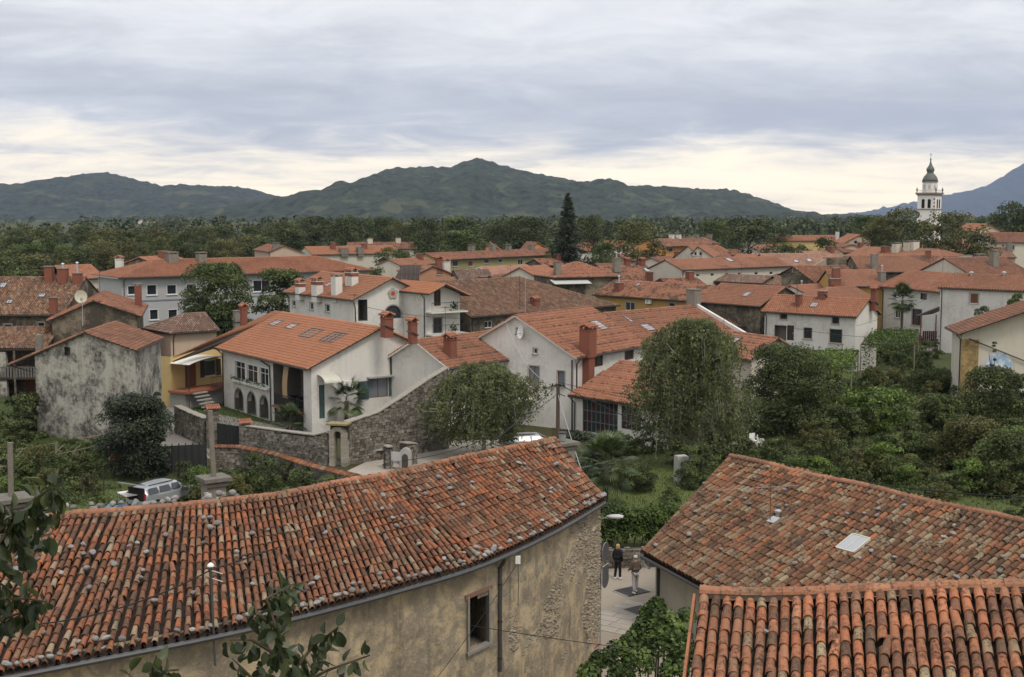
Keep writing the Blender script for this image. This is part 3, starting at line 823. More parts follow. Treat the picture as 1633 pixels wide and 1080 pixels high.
terrain('mountain_right', [(1180, 352), (1260, 350), (1330, 344), (1380, 338), (1420, 329), (1470, 318), (1500, 312), (1555, 300), (1580, 288), (1633, 254), (1700, 225), (1800, 190), (1950, 160)], 10500, 5500, MOUNT, nx=160, ny=26, amp=3.0, seed=21)
# ================================================================== single barrel tiles for the three near roofs
COPPO_STOPS = [(0.0, (0.40, 0.125, 0.055)), (.13, (0.33, 0.12, 0.065)), (.27, (0.27, 0.095, 0.05)), (.40, (0.21, 0.085, 0.05)), (.52, (0.30, 0.155, 0.10)), (.64, (0.15, 0.07, 0.045)), (.74, (0.36, 0.255, 0.185)), (.83, (0.10, 0.06, 0.045)), (.90, (0.44, 0.15, 0.06)), (.96, (0.32, 0.25, 0.19))]
M_COPPO = m_coppo('barrel_tile', [(q, tuple(v * .86 for v in c)) for q, c in COPPO_STOPS])
M_COPPO_R = m_coppo('barrel_tile_brown', [(0.0, (0.24, 0.10, 0.055)), (.12, (0.32, 0.13, 0.07)), (.24, (0.15, 0.075, 0.045)), (.36, (0.38, 0.15, 0.075)), (.46, (0.35, 0.25, 0.175)), (.58, (0.10, 0.06, 0.04)), (.68, (0.36, 0.285, 0.205)), (.78, (0.25, 0.15, 0.09)), (.86, (0.31, 0.20, 0.14)), (.94, (0.42, 0.15, 0.07))], lich=.8, darkamt=.9, k=.82)
M_COPPO_F = m_coppo('barrel_tile_new', [(0.0, (0.42, 0.15, 0.075)), (.2, (0.46, 0.17, 0.09)), (.4, (0.38, 0.13, 0.065)), (.52, (0.43, 0.18, 0.11)), (.64, (0.20, 0.09, 0.06)), (.76, (0.34, 0.17, 0.11)), (.86, (0.36, 0.27, 0.18)), (.93, (0.13, 0.075, 0.055))], darkamt=.75)
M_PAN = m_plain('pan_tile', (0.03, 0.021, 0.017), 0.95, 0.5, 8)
M_RIDGE = m_coppo('ridge_tile', [(0.0, (0.40, 0.175, 0.105)), (.4, (0.34, 0.145, 0.09)), (.75, (0.43, 0.19, 0.12)), (.9, (0.27, 0.15, 0.10))], lich=.3, darkamt=.4)
M_MORTAR = m_plain('mortar', (0.10, 0.085, 0.07), 0.95, 0.4, 8)
def coppo_geo(l=.47, r0=.079, r1=.062, n=7, th=.014):
    V, F = [], []
    for y, r in ((0, r0), (l, r1)):
        for i in range(n):
            a = math.pi * i / (n - 1); V.append((-math.cos(a) * r, y, math.sin(a) * r * 1.08))
    for i in range(n):
        a = math.pi * i / (n - 1); V.append((-math.cos(a) * (r0 - th), 0.0, math.sin(a) * (r0 - th) * 1.08))
    for i in range(n):
        a = math.pi * i / (n - 1); V.append((-math.cos(a) * (r0 - th), 0.09, math.sin(a) * (r0 - th) * 1.08))
    for i in range(n - 1):
        F += [(i, i + 1, n + i + 1, n + i), (2 * n + i, 2 * n + i + 1, i + 1, i), (3 * n + i, 3 * n + i + 1, 2 * n + i + 1, 2 * n + i)]
    return np.array(V), np.array(F)
CV, CF = coppo_geo()
def near_roof(root, roof, cols, mat, exposure=.37, budget=300, pan=True, seed=1, name='tile', scale=1.0):
    """cols: list of (eave point, ridge point, across direction). The nearest tiles become parts of their own, the rest one joined part"""
    r = random.Random(seed)
    me = mesh('tile', CV * scale, CF, mat)
    items = []; PV, PF = [], []
    slots = []
    for ci, (p, q, ex) in enumerate(cols):
        up = (q - p); L = up.length; up = up / L; ex = (ex - up * ex.dot(up)).normalized(); nn = ex.cross(up)
        if nn.z < 0: nn = -nn; ex = -ex
        k = max(1, int(L / exposure + .5)); off = 0.0
        for i in range(k):
            j = r.uniform(-.02, .02)
            tilt = up * math.cos(.045) - nn * math.sin(.045)          # each tile lies on the one below
            tx = (ex + up * r.uniform(-.05, .05)).normalized(); ty = (tilt - tx * tilt.dot(tx)).normalized(); tz = tx.cross(ty)
            o = p + up * (i * L / k + j) + nn * (.06 + r.uniform(-.006, .008)) + ex * r.uniform(-.012, .012)
            o += nn * (.07 * mnoise.noise(Vector((ci * .11, i * .22, seed))))
            if r.random() < .035:
                o += up * r.uniform(-.12, .06) + nn * .02; tx = (tx + up * r.uniform(-.22, .22)).normalized(); ty = (tilt - tx * tilt.dot(tx)).normalized(); tz = tx.cross(ty)
            s_ = scale * r.uniform(.96, 1.05)
            items.append((o, tx * s_, ty * s_, tz * s_)); slots.append((ci, i, k, o, up, nn, ex))
        if pan:                                                       # channel tiles in the gap on one side
            w_ = .225 * scale
            base = len(PV)
            for i in range(k + 1):
                for (h0, t_) in ((.02, 0), (.0, 1)):
                    if (i == 0 and t_ == 1): continue
                    if (i == k and t_ == 0): continue
                    o = p + up * (i * L / k)
                    for x_, z_ in ((-.5, .0), (-.25, -.05), (0, -.07), (.25, -.05), (.5, .0)):
                        PV.append(o + ex * (w_ * (x_ + .5)) + nn * (z_ + h0 * (1 if t_ == 0 else 1) + (-.02 if t_ else 0)))
            m_ = (len(PV) - base) // 5
            for a in range(m_ - 1):
                for b in range(4):
                    i0 = base + a * 5 + b; PF.append((i0, i0 + 1, i0 + 6, i0 + 5))
    def seen(it):
        x, y = PIX(it[0]); return -20 < x < 1653 and y < 1100
    order = sorted(range(len(items)), key=lambda i: (0 if seen(items[i]) else 1, (items[i][0] - camo.location).length))
    near = set(order[:budget])
    V, F = [], []
    base = WL[root]; nb = 0
    for i, (o, x, y, z) in enumerate(items):
        Mx = np.array([list(x), list(y), list(z)])
        if i in near:
            ob = bpy.data.objects.new(name, me); COL.objects.link(ob); ob.parent = roof
            ob.matrix_local = Matrix(((x.x, y.x, z.x, o.x - base.x), (x.y, y.y, z.y, o.y - base.y), (x.z, y.z, z.z, o.z - base.z), (0, 0, 0, 1)))
        else:
            V.append(CV @ Mx * (1.0 if scale == 1 else scale) + np.array(o)); F.append(CF + nb); nb += len(CV)
    if V: mk('tiles_beyond', np.concatenate(V), np.concatenate(F), mat, roof, kind='stuff')
    if PV: mk('channel_tiles', PV, PF, M_PAN, roof, kind='stuff')
    return slots
def ridge_tiles(roof, pts, mat, seg=.42, r=.12, seed=2, flat=.75):
    """ridge tiles, each one a part"""
    rd = random.Random(seed); n = 7
    V, F = [], []
    for y, rr in ((0, r), (seg * 1.1, r * .84)):
        for i in range(n):
            a = math.pi * i / (n - 1); V.append((-math.cos(a) * rr, y, math.sin(a) * rr * flat))
    for i in range(n):
        a = math.pi * i / (n - 1); V.append((-math.cos(a) * (r - .018), 0, math.sin(a) * (r - .018) * flat))
    for i in range(n - 1): F += [(i, i + 1, n + i + 1, n + i), (2 * n + i, 2 * n + i + 1, i + 1, i)]
    me = mesh('ridge_tile', V, F, mat)
    P = [Vector(p) for p in pts]; base = WL[roof]
    S = [0]
    for a, b in zip(P[:-1], P[1:]): S.append(S[-1] + (b - a).length)
    def at(s):
        s = max(0, min(S[-1] - 1e-4, s))
        for i in range(len(P) - 1):
            if s <= S[i + 1]: return P[i].lerp(P[i + 1], (s - S[i]) / (S[i + 1] - S[i]))
        return P[-1]
    k = max(1, round(S[-1] / seg))
    for i in range(k):
        a, b = at(S[-1] * i / k), at(S[-1] * (i + 1) / k)
        y = (b - a).normalized(); x = y.cross(Vector((0, 0, 1))).normalized(); z = x.cross(y); o = a + z * rd.uniform(.03, .05) + x * rd.uniform(-.012, .012) - base
        y = (y + x * rd.uniform(-.04, .04)).normalized()
        ob = bpy.data.objects.new('ridge_tile', me); COL.objects.link(ob); ob.parent = roof
        ob.matrix_local = Matrix(((x.x, y.x, z.x, o.x), (x.y, y.y, z.y, o.y), (x.z, y.z, z.z, o.z), (0, 0, 0, 1)))
    mb = MB()
    for a, b in zip(P[:-1], P[1:]): mb.span(a - Vector((0, 0, .02)), b - Vector((0, 0, .02)), .25, .12)
    mb.build('ridge_mortar', M_MORTAR, roof)
M_ROCK = m_stone('field_stone', [(0.21, 0.205, 0.20), (0.33, 0.325, 0.32), (0.15, 0.145, 0.14), (0.27, 0.265, 0.26)], 9.0, .35)
ROCKS = [rock_mesh('roof_stone', i, M_ROCK) for i in range(5)]
def put_stones(slots, pick, label, group, rmin=.065, rmax=.112, seed=5):
    r = random.Random(seed); n = 0
    for (ci, i, k, o, up, nn, ex) in slots:
        x, y = PIX(o)
        if not (-10 < x < 1643 and y < 1085): continue
        pr = pick(ci, i, k)
        if r.random() > pr: continue
        s_ = r.uniform(rmin, rmax)
        q = o + nn * (.072 + s_ * .5) + ex * r.choice((0.0, .09, .1, .11)) + up * r.uniform(.05, .25)
        ob = obj('roof_stone', ROCKS[r.randrange(5)], None, q, (r.uniform(-.4, .4), r.uniform(-.4, .4), r.uniform(0, 6.3)), (s_ * r.uniform(.9, 1.3), s_, s_ * r.uniform(.8, 1.0)))
        tag(ob, label, 'stone', group); n += 1
    print('stones', n)

# ------------------------------------------------------------------ long bent stone house in the left foreground
def old_wall():
    t = NT('crumbling_ochre_plaster', .95, .15); p = t.pos()
    a, b, c, f = t.noise(p, .45, 8, .68, .4), t.noise(p, 1.7, 7, .7, .5), t.noise(t.vmul(p, (1.5, 1.5, .16)), 1.3, 6, .7), t.noise(p, 8, 5, .75)
    x = t.mix(t.ramp(b, [(.42, 0.0), (.55, 1.0)]), (.45, .36, .235), (.27, .23, .17))
    x = t.mix(t.ramp(a, [(.48, 0.0), (.6, .7)]), x, (.20, .17, .13))
    x = t.mix(t.ramp(c, [(.56, 0.0), (.74, .6)]), x, (.09, .08, .065))
    x = t.mix(t.ramp(f, [(.55, 0.0), (.7, .6)]), x, (.47, .42, .33))
    t.col(x); t.bump(t.math('ADD', b, f), .8, .06); return t.m
M_OLDWALL = old_wall()
M_RUBBLE = m_stone('rubble', [(0.28, 0.23, 0.165), (0.34, 0.29, 0.215), (0.2, 0.165, 0.12), (0.40, 0.36, 0.30)], 12.0, .45)
def left_house():
    tab = [((60, 827), (-125, 1098)), ((100, 823), (-20, 1079)), ((192, 816), (100, 1056)), ((333, 804), (337, 1010)), ((445, 791), (490, 975)), ((560, 768), (640, 935)), ((637, 755), (765, 897)), ((760, 727), (880, 845)), ((885, 702), (962, 797))]
    n = len(tab)
    zr = np.interp(range(n), [0, 3, n - 1], [8.55, 8.5, 8.05])
    Rg = [U(*t[0], z=float(zr[i])) for i, t in enumerate(tab)]; Ev = [U(*t[1], z=6.5) for t in tab]
    Ev[0] = Ev[1] - (Ev[2] - Ev[1]).normalized() * 3.0; Ev[0].z = 6.5
    S = [0]
    for i in range(1, n): S.append(S[-1] + ((Ev[i] - Ev[i - 1]).length + (Rg[i] - Rg[i - 1]).length) / 2)
    def cat(P, s):
        i = int(min(n - 2, max(0, np.searchsorted(S, s) - 1))); f = (s - S[i]) / (S[i + 1] - S[i])
        p0, p1, p2, p3 = P[max(0, i - 1)], P[i], P[i + 1], P[min(n - 1, i + 2)]
        return .5 * ((2 * p1) + (p2 - p0) * f + (2 * p0 - 5 * p1 + 4 * p2 - p3) * f * f + (3 * p1 - p0 - 3 * p2 + p3) * f ** 3)
    N = round(S[-1] / .218); print('left house', S[-1], N)
    root = thing('stone_house', 'long bent stone house with crumbling ochre plaster and stone weighted barrel tile roof', 'house', (Ev[4].x, Ev[4].y + 3, 0))
    ss = [S[-1] * (i + .5) / N for i in range(N)]
    sm = lambda P: [cat(P, s) for s in ss]
    E_, R_ = sm(Ev), sm(Rg)
    sag = lambda p, i: p + Vector((0, 0, .035 * mnoise.noise(Vector((i * .09, 3.3, 0)))))
    R_ = [sag(p, i) for i, p in enumerate(R_)]; E_ = [sag(p, i + 50) for i, p in enumerate(E_)]
    # roof carcass: front slab and the rear slope
    V, F = [], []
    def back(i):
        d = (R_[i] - E_[i]); d.z = 0
        return R_[i] + d.normalized() * 4.4 + Vector((0, 0, -1.85))
    Bk = [back(i) for i in range(N)]
    for i in range(N):
        V += [E_[i] - Vector((0, 0, .12)), R_[i] - Vector((0, 0, .12)), Bk[i], E_[i] - Vector((0, 0, .2)), R_[i] - Vector((0, 0, .24)), Bk[i] - Vector((0, 0, .12))]
    for i in range(N - 1):
        a, b = i * 6, i * 6 + 6
        F += [(a, b, b + 1, a + 1), (a + 1, b + 1, b + 2, a + 2), (a + 3, a + 4, b + 4, b + 3), (a + 4, a + 5, b + 5, b + 4), (a, a + 3, b + 3, b), (a + 2, b + 2, b + 5, a + 5)]
    e_ = (N - 1) * 6
    F += [(0, 1, 4, 3), (1, 2, 5, 4), (e_, e_ + 3, e_ + 4, e_ + 1), (e_ + 1, e_ + 4, e_ + 5, e_ + 2)]
    roof = mk('roof', V, F, M_PAN, root)
    cols = [(E_[i], R_[i], (E_[min(i + 1, N - 1)] - E_[max(i - 1, 0)])) for i in range(N)]
    slots = near_roof(root, roof, cols, M_COPPO, .38, 300, seed=3)
    ridge_tiles(roof, [R_[0]] + R_[4::6] + [R_[-1]], M_RIDGE, .46, .14, flat=.85)
    # rear slope tiles (a few courses show past the gable)
    bc = [(Bk[i], R_[i], -(E_[min(i + 1, N - 1)] - E_[max(i - 1, 0)])) for i in range(N)]
    PV, PF, nb = [], [], 0
    for (p, q, ex) in bc:
        up = (q - p); L = up.length; up = up / L; ex = (ex - up * ex.dot(up)).normalized(); nn = ex.cross(up)
        if nn.z < 0: nn = -nn; ex = -ex
        for k in range(int(L / .4)):
            PV.append(CV @ np.array([list(ex), list(up), list(nn)]) + np.array(p + up * k * .4 + nn * .06)); PF.append(CF + nb); nb += len(CV)
    mk('rear_tiles', np.concatenate(PV), np.concatenate(PF), M_COPPO, roof, kind='stuff')
    # walls: displaced plaster, openings left for the windows
    off = [None] * N
    for i in range(N):
        d = (R_[i] - E_[i]); d.z = 0; d.normalize(); off[i] = E_[i] + d * .30
    wins = [((745, 945), (780, 1027))]
    nz = 46; V, F = [], []
    W = 3 * N
    wl = [cat(Ev, S[-1] * i / (W - 1)) for i in range(W)]; wr = [cat(Rg, S[-1] * i / (W - 1)) for i in range(W)]
    wp = []
    for i in range(W):
        d = wr[i] - wl[i]; d.z = 0; d.normalize(); wp.append((wl[i] + d * .32, d))
    hole = set()
    for j in range(nz):
        z = -.3 + (6.62 + .3) * j / (nz - 1)
        for i in range(W):
            p, d = wp[i]
            q = Vector((p.x * .9, p.y * .9, z * .9))
            h = .05 * mnoise.noise(q) + .03 * mnoise.noise(q * 3.1) + .012 * mnoise.noise(q * 8)
            s = i / W
            patch = mnoise.noise(Vector((p.x * .55, p.y * .3, z * .5 + 7))) + (s - .74) * 1.1
            if patch > .12: h += .035                      # fallen plaster
            V.append((p.x + d.x * h, p.y + d.y * h, z))
    (x0, y0), (x1, y1) = wins[0]
    for j in range(nz - 1):
        for i in range(W - 1):
            c = sum((Vector(V[k]) for k in (j * W + i, j * W + i + 1, (j + 1) * W + i, (j + 1) * W + i + 1)), Vector()) / 4
            x, y = PIX(c)
            if x0 < x < x1 and y0 + (780 - x) * .35 < y < y1 + (780 - x) * .15: hole.add((i, j)); continue
            F.append((j * W + i, j * W + i + 1, (j + 1) * W + i + 1, (j + 1) * W + i))
    # gable wall on the right and rear wall
    mk('wall', V, F, M_OLDWALL, root, smooth=True)
    gb = MB(); pe = wp[-1][0]; pd = wp[-1][1]
    br = Bk[-1] - pd * .3
    gb.quad(Vector((pe.x, pe.y, -.3)), Vector((br.x, br.y, -.3)), Vector((br.x, br.y, Bk[-1].z - .1)), Vector((R_[-1].x, R_[-1].y, R_[-1].z - .2)), Vector((pe.x, pe.y, 6.6)))
    gb.build('gable_wall', M_OLDWALL, root)
    rw = MB()
    for i in range(0, N - 6, 6):
        a, b = Bk[i], Bk[min(N - 1, i + 6)]; rw.quad(Vector((a.x, a.y, -.3)), Vector((b.x, b.y, -.3)), Vector((b.x, b.y, b.z)), Vector((a.x, a.y, a.z)))
    rw.build('rear_wall', M_OLDWALL, root)
    # exposed rubble where the plaster has come away, and the quoins of the corner
    r = random.Random(12); V2, F2, nb = [], [], 0
    rk = [np.array([v.co for v in m.vertices]) for m in ROCKS]; rf = [np.array([list(p.vertices) for p in m.polygons]) for m in ROCKS]
    for _ in range(12000):
        i = int(W * r.uniform(.7, 1)); z = r.uniform(.6, 6.2)
        if i < 0 or i >= W: continue
        p, d = wp[i]; s = i / W
        patch = mnoise.noise(Vector((p.x * .55, p.y * .3, z * .5 + 7))) + (s - .74) * 1.1 + .5 * mnoise.noise(Vector((p.x * 1.7, p.y * 1.2, z * 1.6)))
        if patch - abs(z - 3.6) * .07 < .08: continue
        e = Vector((-d.y, d.x, 0)); k = r.randrange(5); sz = r.uniform(.04, .10)
        Mx = np.array([list(e * sz * 1.5), list(d * sz * .6), [0, 0, sz * .8]])
        V2.append(rk[k] @ Mx + np.array([p.x + d.x * .065, p.y + d.y * .065, z])); F2.append(rf[k] + nb); nb += len(rk[k])
        if len(V2) > 3600: break
    print('rubble', len(V2))
    mk('bare_rubble', np.concatenate(V2), np.concatenate(F2), M_RUBBLE, root, kind='stuff')
    # window: stone frame with dark room behind
    ii = sorted(i for i, j in hole); jj = sorted(j for i, j in hole)
    i0, i1, j0, j1 = ii[0], ii[-1] + 1, jj[0], jj[-1] + 1
    zf = lambda j: -.3 + 6.92 * j / (nz - 1)
    a, d = wp[i0]; b, _ = wp[i1]; d = wp[(i0 + i1) // 2][1]; e = (b - a).normalized()
    z0, z1 = zf(j0), zf(j1)
    ca = a + d * .02; cb = b + d * .02
    fm = MB()
    for p in (ca, cb): fm.box(Vector((p.x, p.y, (z0 + z1) / 2)) - d * .0, (.09, .22, z1 - z0 + .1), ax=(e, d, Vector((0, 0, 1))))
    fm.box(Vector(((ca.x + cb.x) / 2, (ca.y + cb.y) / 2, z0 - .02)) - d * .03, ((cb - ca).length + .2, .26, .09), ax=(e, d, Vector((0, 0, 1))))
    wo = fm.build('window', m_plain('grey_stone_jamb', (.22, .21, .19), .9, .3, 6), root)
    lt = MB(); lt.box(Vector(((ca.x + cb.x) / 2, (ca.y + cb.y) / 2, z1 + .06)), ((cb - ca).length + .3, .2, .12), ax=(e, d, Vector((0, 0, 1)))); lt.build('brick_lintel', m_plain('dusty_brick', (.19, .11, .08), .95, .3, 9), wo)
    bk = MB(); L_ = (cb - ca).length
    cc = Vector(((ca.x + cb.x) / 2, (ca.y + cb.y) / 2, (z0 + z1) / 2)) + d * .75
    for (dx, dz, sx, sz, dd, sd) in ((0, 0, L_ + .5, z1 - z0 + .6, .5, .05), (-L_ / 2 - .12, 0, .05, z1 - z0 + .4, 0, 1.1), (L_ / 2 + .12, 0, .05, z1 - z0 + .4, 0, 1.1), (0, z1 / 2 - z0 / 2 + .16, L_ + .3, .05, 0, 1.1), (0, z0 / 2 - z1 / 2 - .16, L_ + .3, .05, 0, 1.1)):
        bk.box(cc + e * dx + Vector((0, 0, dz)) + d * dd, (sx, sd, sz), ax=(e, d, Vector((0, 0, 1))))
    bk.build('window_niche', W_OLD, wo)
    # gutter, brackets, downpipe
    gp = [cat(Ev, S[-1] * i / 40) for i in range(41)]
    dv = [(cat(Rg, S[-1] * i / 40) - gp[i]) for i in range(41)]
    gp = [p - Vector((v.x, v.y, 0)).normalized() * .09 - Vector((0, 0, .10)) for p, v in zip(gp, dv)]
    MB().tube(gp, .075, 8).build('gutter', MET, roof)
    for i in range(3, 40, 3):
        MB().span(gp[i] + Vector((0, 0, -.02)), gp[i] + Vector((dv[i].x, dv[i].y, 0)).normalized() * .4 + Vector((0, 0, .05)), .03, .16).build('gutter_bracket', METD, roof)
    k = int(np.argmin([abs(PIX(p)[0] - 803) for p in gp])); g = gp[k]; dd = Vector((dv[k].x, dv[k].y, 0)).normalized()
    dp = MB(); w_ = g + dd * .33
    dp.tube([g, g + dd * .1 - Vector((0, 0, .2)), w_ - Vector((0, 0, .45)), Vector((w_.x, w_.y, 2.6))], .065, 8); dp.build('downpipe', MET, root)
    for z in (5.4, 4.2, 3.0): MB().lathe(Vector((w_.x, w_.y, z)), [(.078, 0), (.078, .05)], 8).build('pipe_clip', METD, root)
    bx = MB(); q = U(826, 893, d=w_.y + .25); bx.box(q, (.16, .1, .24)); bx.build('junction_box', WHITE, root)
    MB().tube([q - Vector((0, 0, .12)), q - Vector((-.02, 0, .8)), q - Vector((.0, 0, 1.5))], .012, 4).build('wall_cable', CABLE, root)
    # stones that hold the tiles down
    rowset = {0: .8, 1: .2, 4: .16, 7: .16, 8: .06, 10: .14, 12: .2, 13: .06}
    put_stones(slots, lambda ci, i, k: rowset.get(i, .004) * (1.0 if ci % 2 or i < 2 else .5), 'small grey stone weighing down tiles on the long foreground roof', 'stones on the long foreground roof')
    # heap of stones behind the ridge on the left
    rr = random.Random(4)
    for i in range(32):
        s_ = rr.uniform(0, 6.5); p = cat(Rg, 1.2 + s_); v = (cat(Rg, 1.2 + s_) - cat(Ev, 1.2 + s_)); v.z = 0; v.normalize()
        q = p + v * rr.uniform(.3, .8) + Vector((0, 0, rr.uniform(.0, .14)))
        tag(obj('roof_stone', ROCKS[i % 5], None, q, (rr.random(), rr.random(), rr.random() * 6), rr.uniform(.08, .14)), 'grey stone in the row heaped behind the left end of the long ridge', 'stone', 'stones heaped behind the ridge')
    return root, (Rg, Ev, cat, S, Bk, N)
LH = left_house()

# ------------------------------------------------------------------ brown barrel-tiled house on the right and the near roof in the corner
def plane_roof(poly, e, pitch_w):
    P = [Vector(p) for p in poly]; e = Vector(e).normalized()
    nrm = (P[1] - P[0]).cross(P[-1] - P[0]).normalized()
    if nrm.z < 0: nrm = -nrm
    e = (e - nrm * e.dot(nrm)).normalized(); vv = nrm.cross(e); vv = vv if vv.z > 0 else -vv
    o = P[0]; q = [((p - o).dot(e), (p - o).dot(vv)) for p in P]
    u0, u1 = min(a for a, _ in q), max(a for a, _ in q); n = round((u1 - u0) / pitch_w); cols = []
    for i in range(n):
        u = u0 + (i + .5) * (u1 - u0) / n; rg = clip_range(q, u)
        if rg and rg[1] - rg[0] > .3: cols.append((o + e * u + vv * rg[0], o + e * u + vv * rg[1], e))
    return cols, nrm
def right_house():
    r0, r1 = U(1165, 731, z=5.9), U(1640, 839, z=5.9); e = (r1 - r0).normalized()
    up = Vector((-e.y, e.x, 0)); up = up if up.x > 0 else -up
    q3 = U(1025, 882, z=3.0); pit = math.atan2(2.9, (r0 - q3).dot(up))
    vv = (up * math.cos(pit) + Vector((0, 0, math.sin(pit)))).normalized(); nn = e.cross(vv); nn = nn if nn.z > 0 else -nn
    c0 = UP(1025, 882, r0, nn); r2 = r0 + e * ((r1 - r0).length + 3)
    ev1 = UP(1150, 950, r0, nn); ev1 = c0 + (ev1 - c0) * 2.6
    k_ = (r2 - ev1).dot(e)
    ee = (ev1 - c0); ee.z = 0; ee.normalize()
    print('right house', r0, r1, ev1)
    root = thing('stone_house', 'old house with mottled brown barrel tile roof and skylight beside the paved street', 'house', (r0.x + 2, r0.y - 8, 0))
    poly = [c0, ev1, ev1 + e * max(.5, k_ - .2), r2, r0]
    zz = Vector((0, 0, 1))
    cr = (r1 - r0).normalized(); bk = Vector((-cr.y, cr.x, 0)); bk = bk if bk.x > 0 else -bk
    b0 = r0 + bk * 5 - zz * 1.9; b2 = r2 + bk * 5 - zz * 1.9
    mb = MB(); mb.prism([p - zz * .12 for p in poly], -zz * .1); mb.prism([r0 - zz * .04, r2 - zz * .04, b2, b0], -zz * .13)
    roof = mb.build('roof', M_PAN, root)
    cols, _ = plane_roof(poly, e, .27)
    r = random.Random(3)
    slots = near_roof(root, roof, cols, M_COPPO_R, .44, 300, seed=8, scale=1.2)
    # worn ridge: rises and dips
    k = 14; rp = [r0.lerp(r2, i / k) + zz * (.05 + .05 * math.sin(i * 1.3)) for i in range(k + 1)]
    ridge_tiles(roof, rp, M_RIDGE, .5, .16, seed=5, flat=.9)
    ridge_tiles(roof, [c0 + zz * .03, r0 + zz * .03], M_COPPO_R, .42, .1, seed=6)
    # walls
    ins = up * .45; w0 = c0 + ins + e * .3; w1 = ev1 + ins; g1 = r0 + e * .3
    wl = MB()
    def q(a, b, za, zb): wl.quad(Vector((a.x, a.y, -.3)), Vector((b.x, b.y, -.3)), Vector((b.x, b.y, zb)), Vector((a.x, a.y, za)))
    zt = c0.z + .45 * math.tan(pit) - .14
    q(w0, w1, zt, ev1.z - .1); q(w0, g1, zt, r0.z - .3); q(g1, b0 - bk * .3, r0.z - .3, b0.z); q(b0 - bk * .3, b2 - bk * .3, b0.z, b2.z)
    wl.build('wall', m_plaster('pale_rough_render', (0.44, 0.42, 0.37), (0.2, 0.18, 0.14), .5, .6, .3), root)
    g = [c0 - up * .08 - zz * .14, ev1 - up * .08 - zz * .14]
    MB().tube(g, .07, 8).build('gutter', MET, roof)
    p = w0 - up * .08
    MB().tube([Vector((c0.x - .1, c0.y, c0.z - .15)), Vector((c0.x + .05, c0.y - .3, c0.z - .4)), Vector((c0.x + .2, c0.y - .7, c0.z - .45))], .05, 7).build('gutter_outlet', GALV, roof)
    q0 = U(1050, 905, d=c0.y - .6); MB().tube([q0 + zz * .25, Vector((q0.x, q0.y, 0))], .07, 8).build('post', METD, root)
    # skylight
    s0 = UP(1362, 872, c0, nn) + nn * .12
    fm = MB(); ax = (e, vv, nn)
    for a in (-1, 1):
        fm.box(s0 + e * a * .42, (.05, 1.0, .16), ax=ax); fm.box(s0 + vv * a * .5, (.84, .05, .16), ax=ax)
    so = fm.build('skylight', m_plain('cream_metal', (.5, .48, .4), .5), root)
    MB().box(s0 + nn * .05, (.8, .95, .03), ax=ax).build('pane', SKYG, so); MB().box(s0 + nn * .075, (.03, .9, .02), ax=ax).build('glazing_bar', m_plain('cream_bar', (.5, .48, .42), .5), so)
    put_stones(slots, lambda ci, i, k: .042, 'grey slab of stone lying among the mottled brown tiles by the street', 'stones on the brown tiled roof', .07, .125, 9)
    # aerial and small white fittings
    b = UP(1228, 838, c0, nn); mast = thing('tv_aerial', 'thin rusty television aerial with a long toothed boom standing on the brown roof', 'aerial', b)
    t = b + zz * 2.35
    MB().tube([b, t], .018, 6).build('mast', WOODB, mast)
    bl, br_ = U(1141, 782, d=t.y - .2), U(1272, 774, d=t.y + .2); MB().tube([bl, br_], .013, 4).build('boom', GALV, mast)
    for i in range(22):
        c = bl.lerp(br_, i / 21); h = .05 + .10 * (i / 21); MB().tube([c - Vector((.1, h * 2, 0)), c + Vector((.1, h * 2, 0))], .004, 3).build('director', MET, mast)
    bl, br_ = U(1190, 786, d=t.y - .25), U(1250, 782, d=t.y + .25); MB().tube([bl, br_], .006, 4).build('lower_boom', MET, mast)
    d0 = UP(1242, 826, c0, nn) + nn * .14
    vt = thing('roof_vent', 'small white vent cowl at the foot of the aerial', 'vent', d0)
    MB().lathe(d0 - zz * .1, [(.1, 0), (.1, .2), (.15, .22), (.15, .28), (.05, .34)], 10).build('cowl', GALV, vt); MB().box(d0 + Vector((-.25, -.35, -.12)), (.4, .42, .06), ax=ax).build('base_plate', GALV, vt)
    return root
right_house()
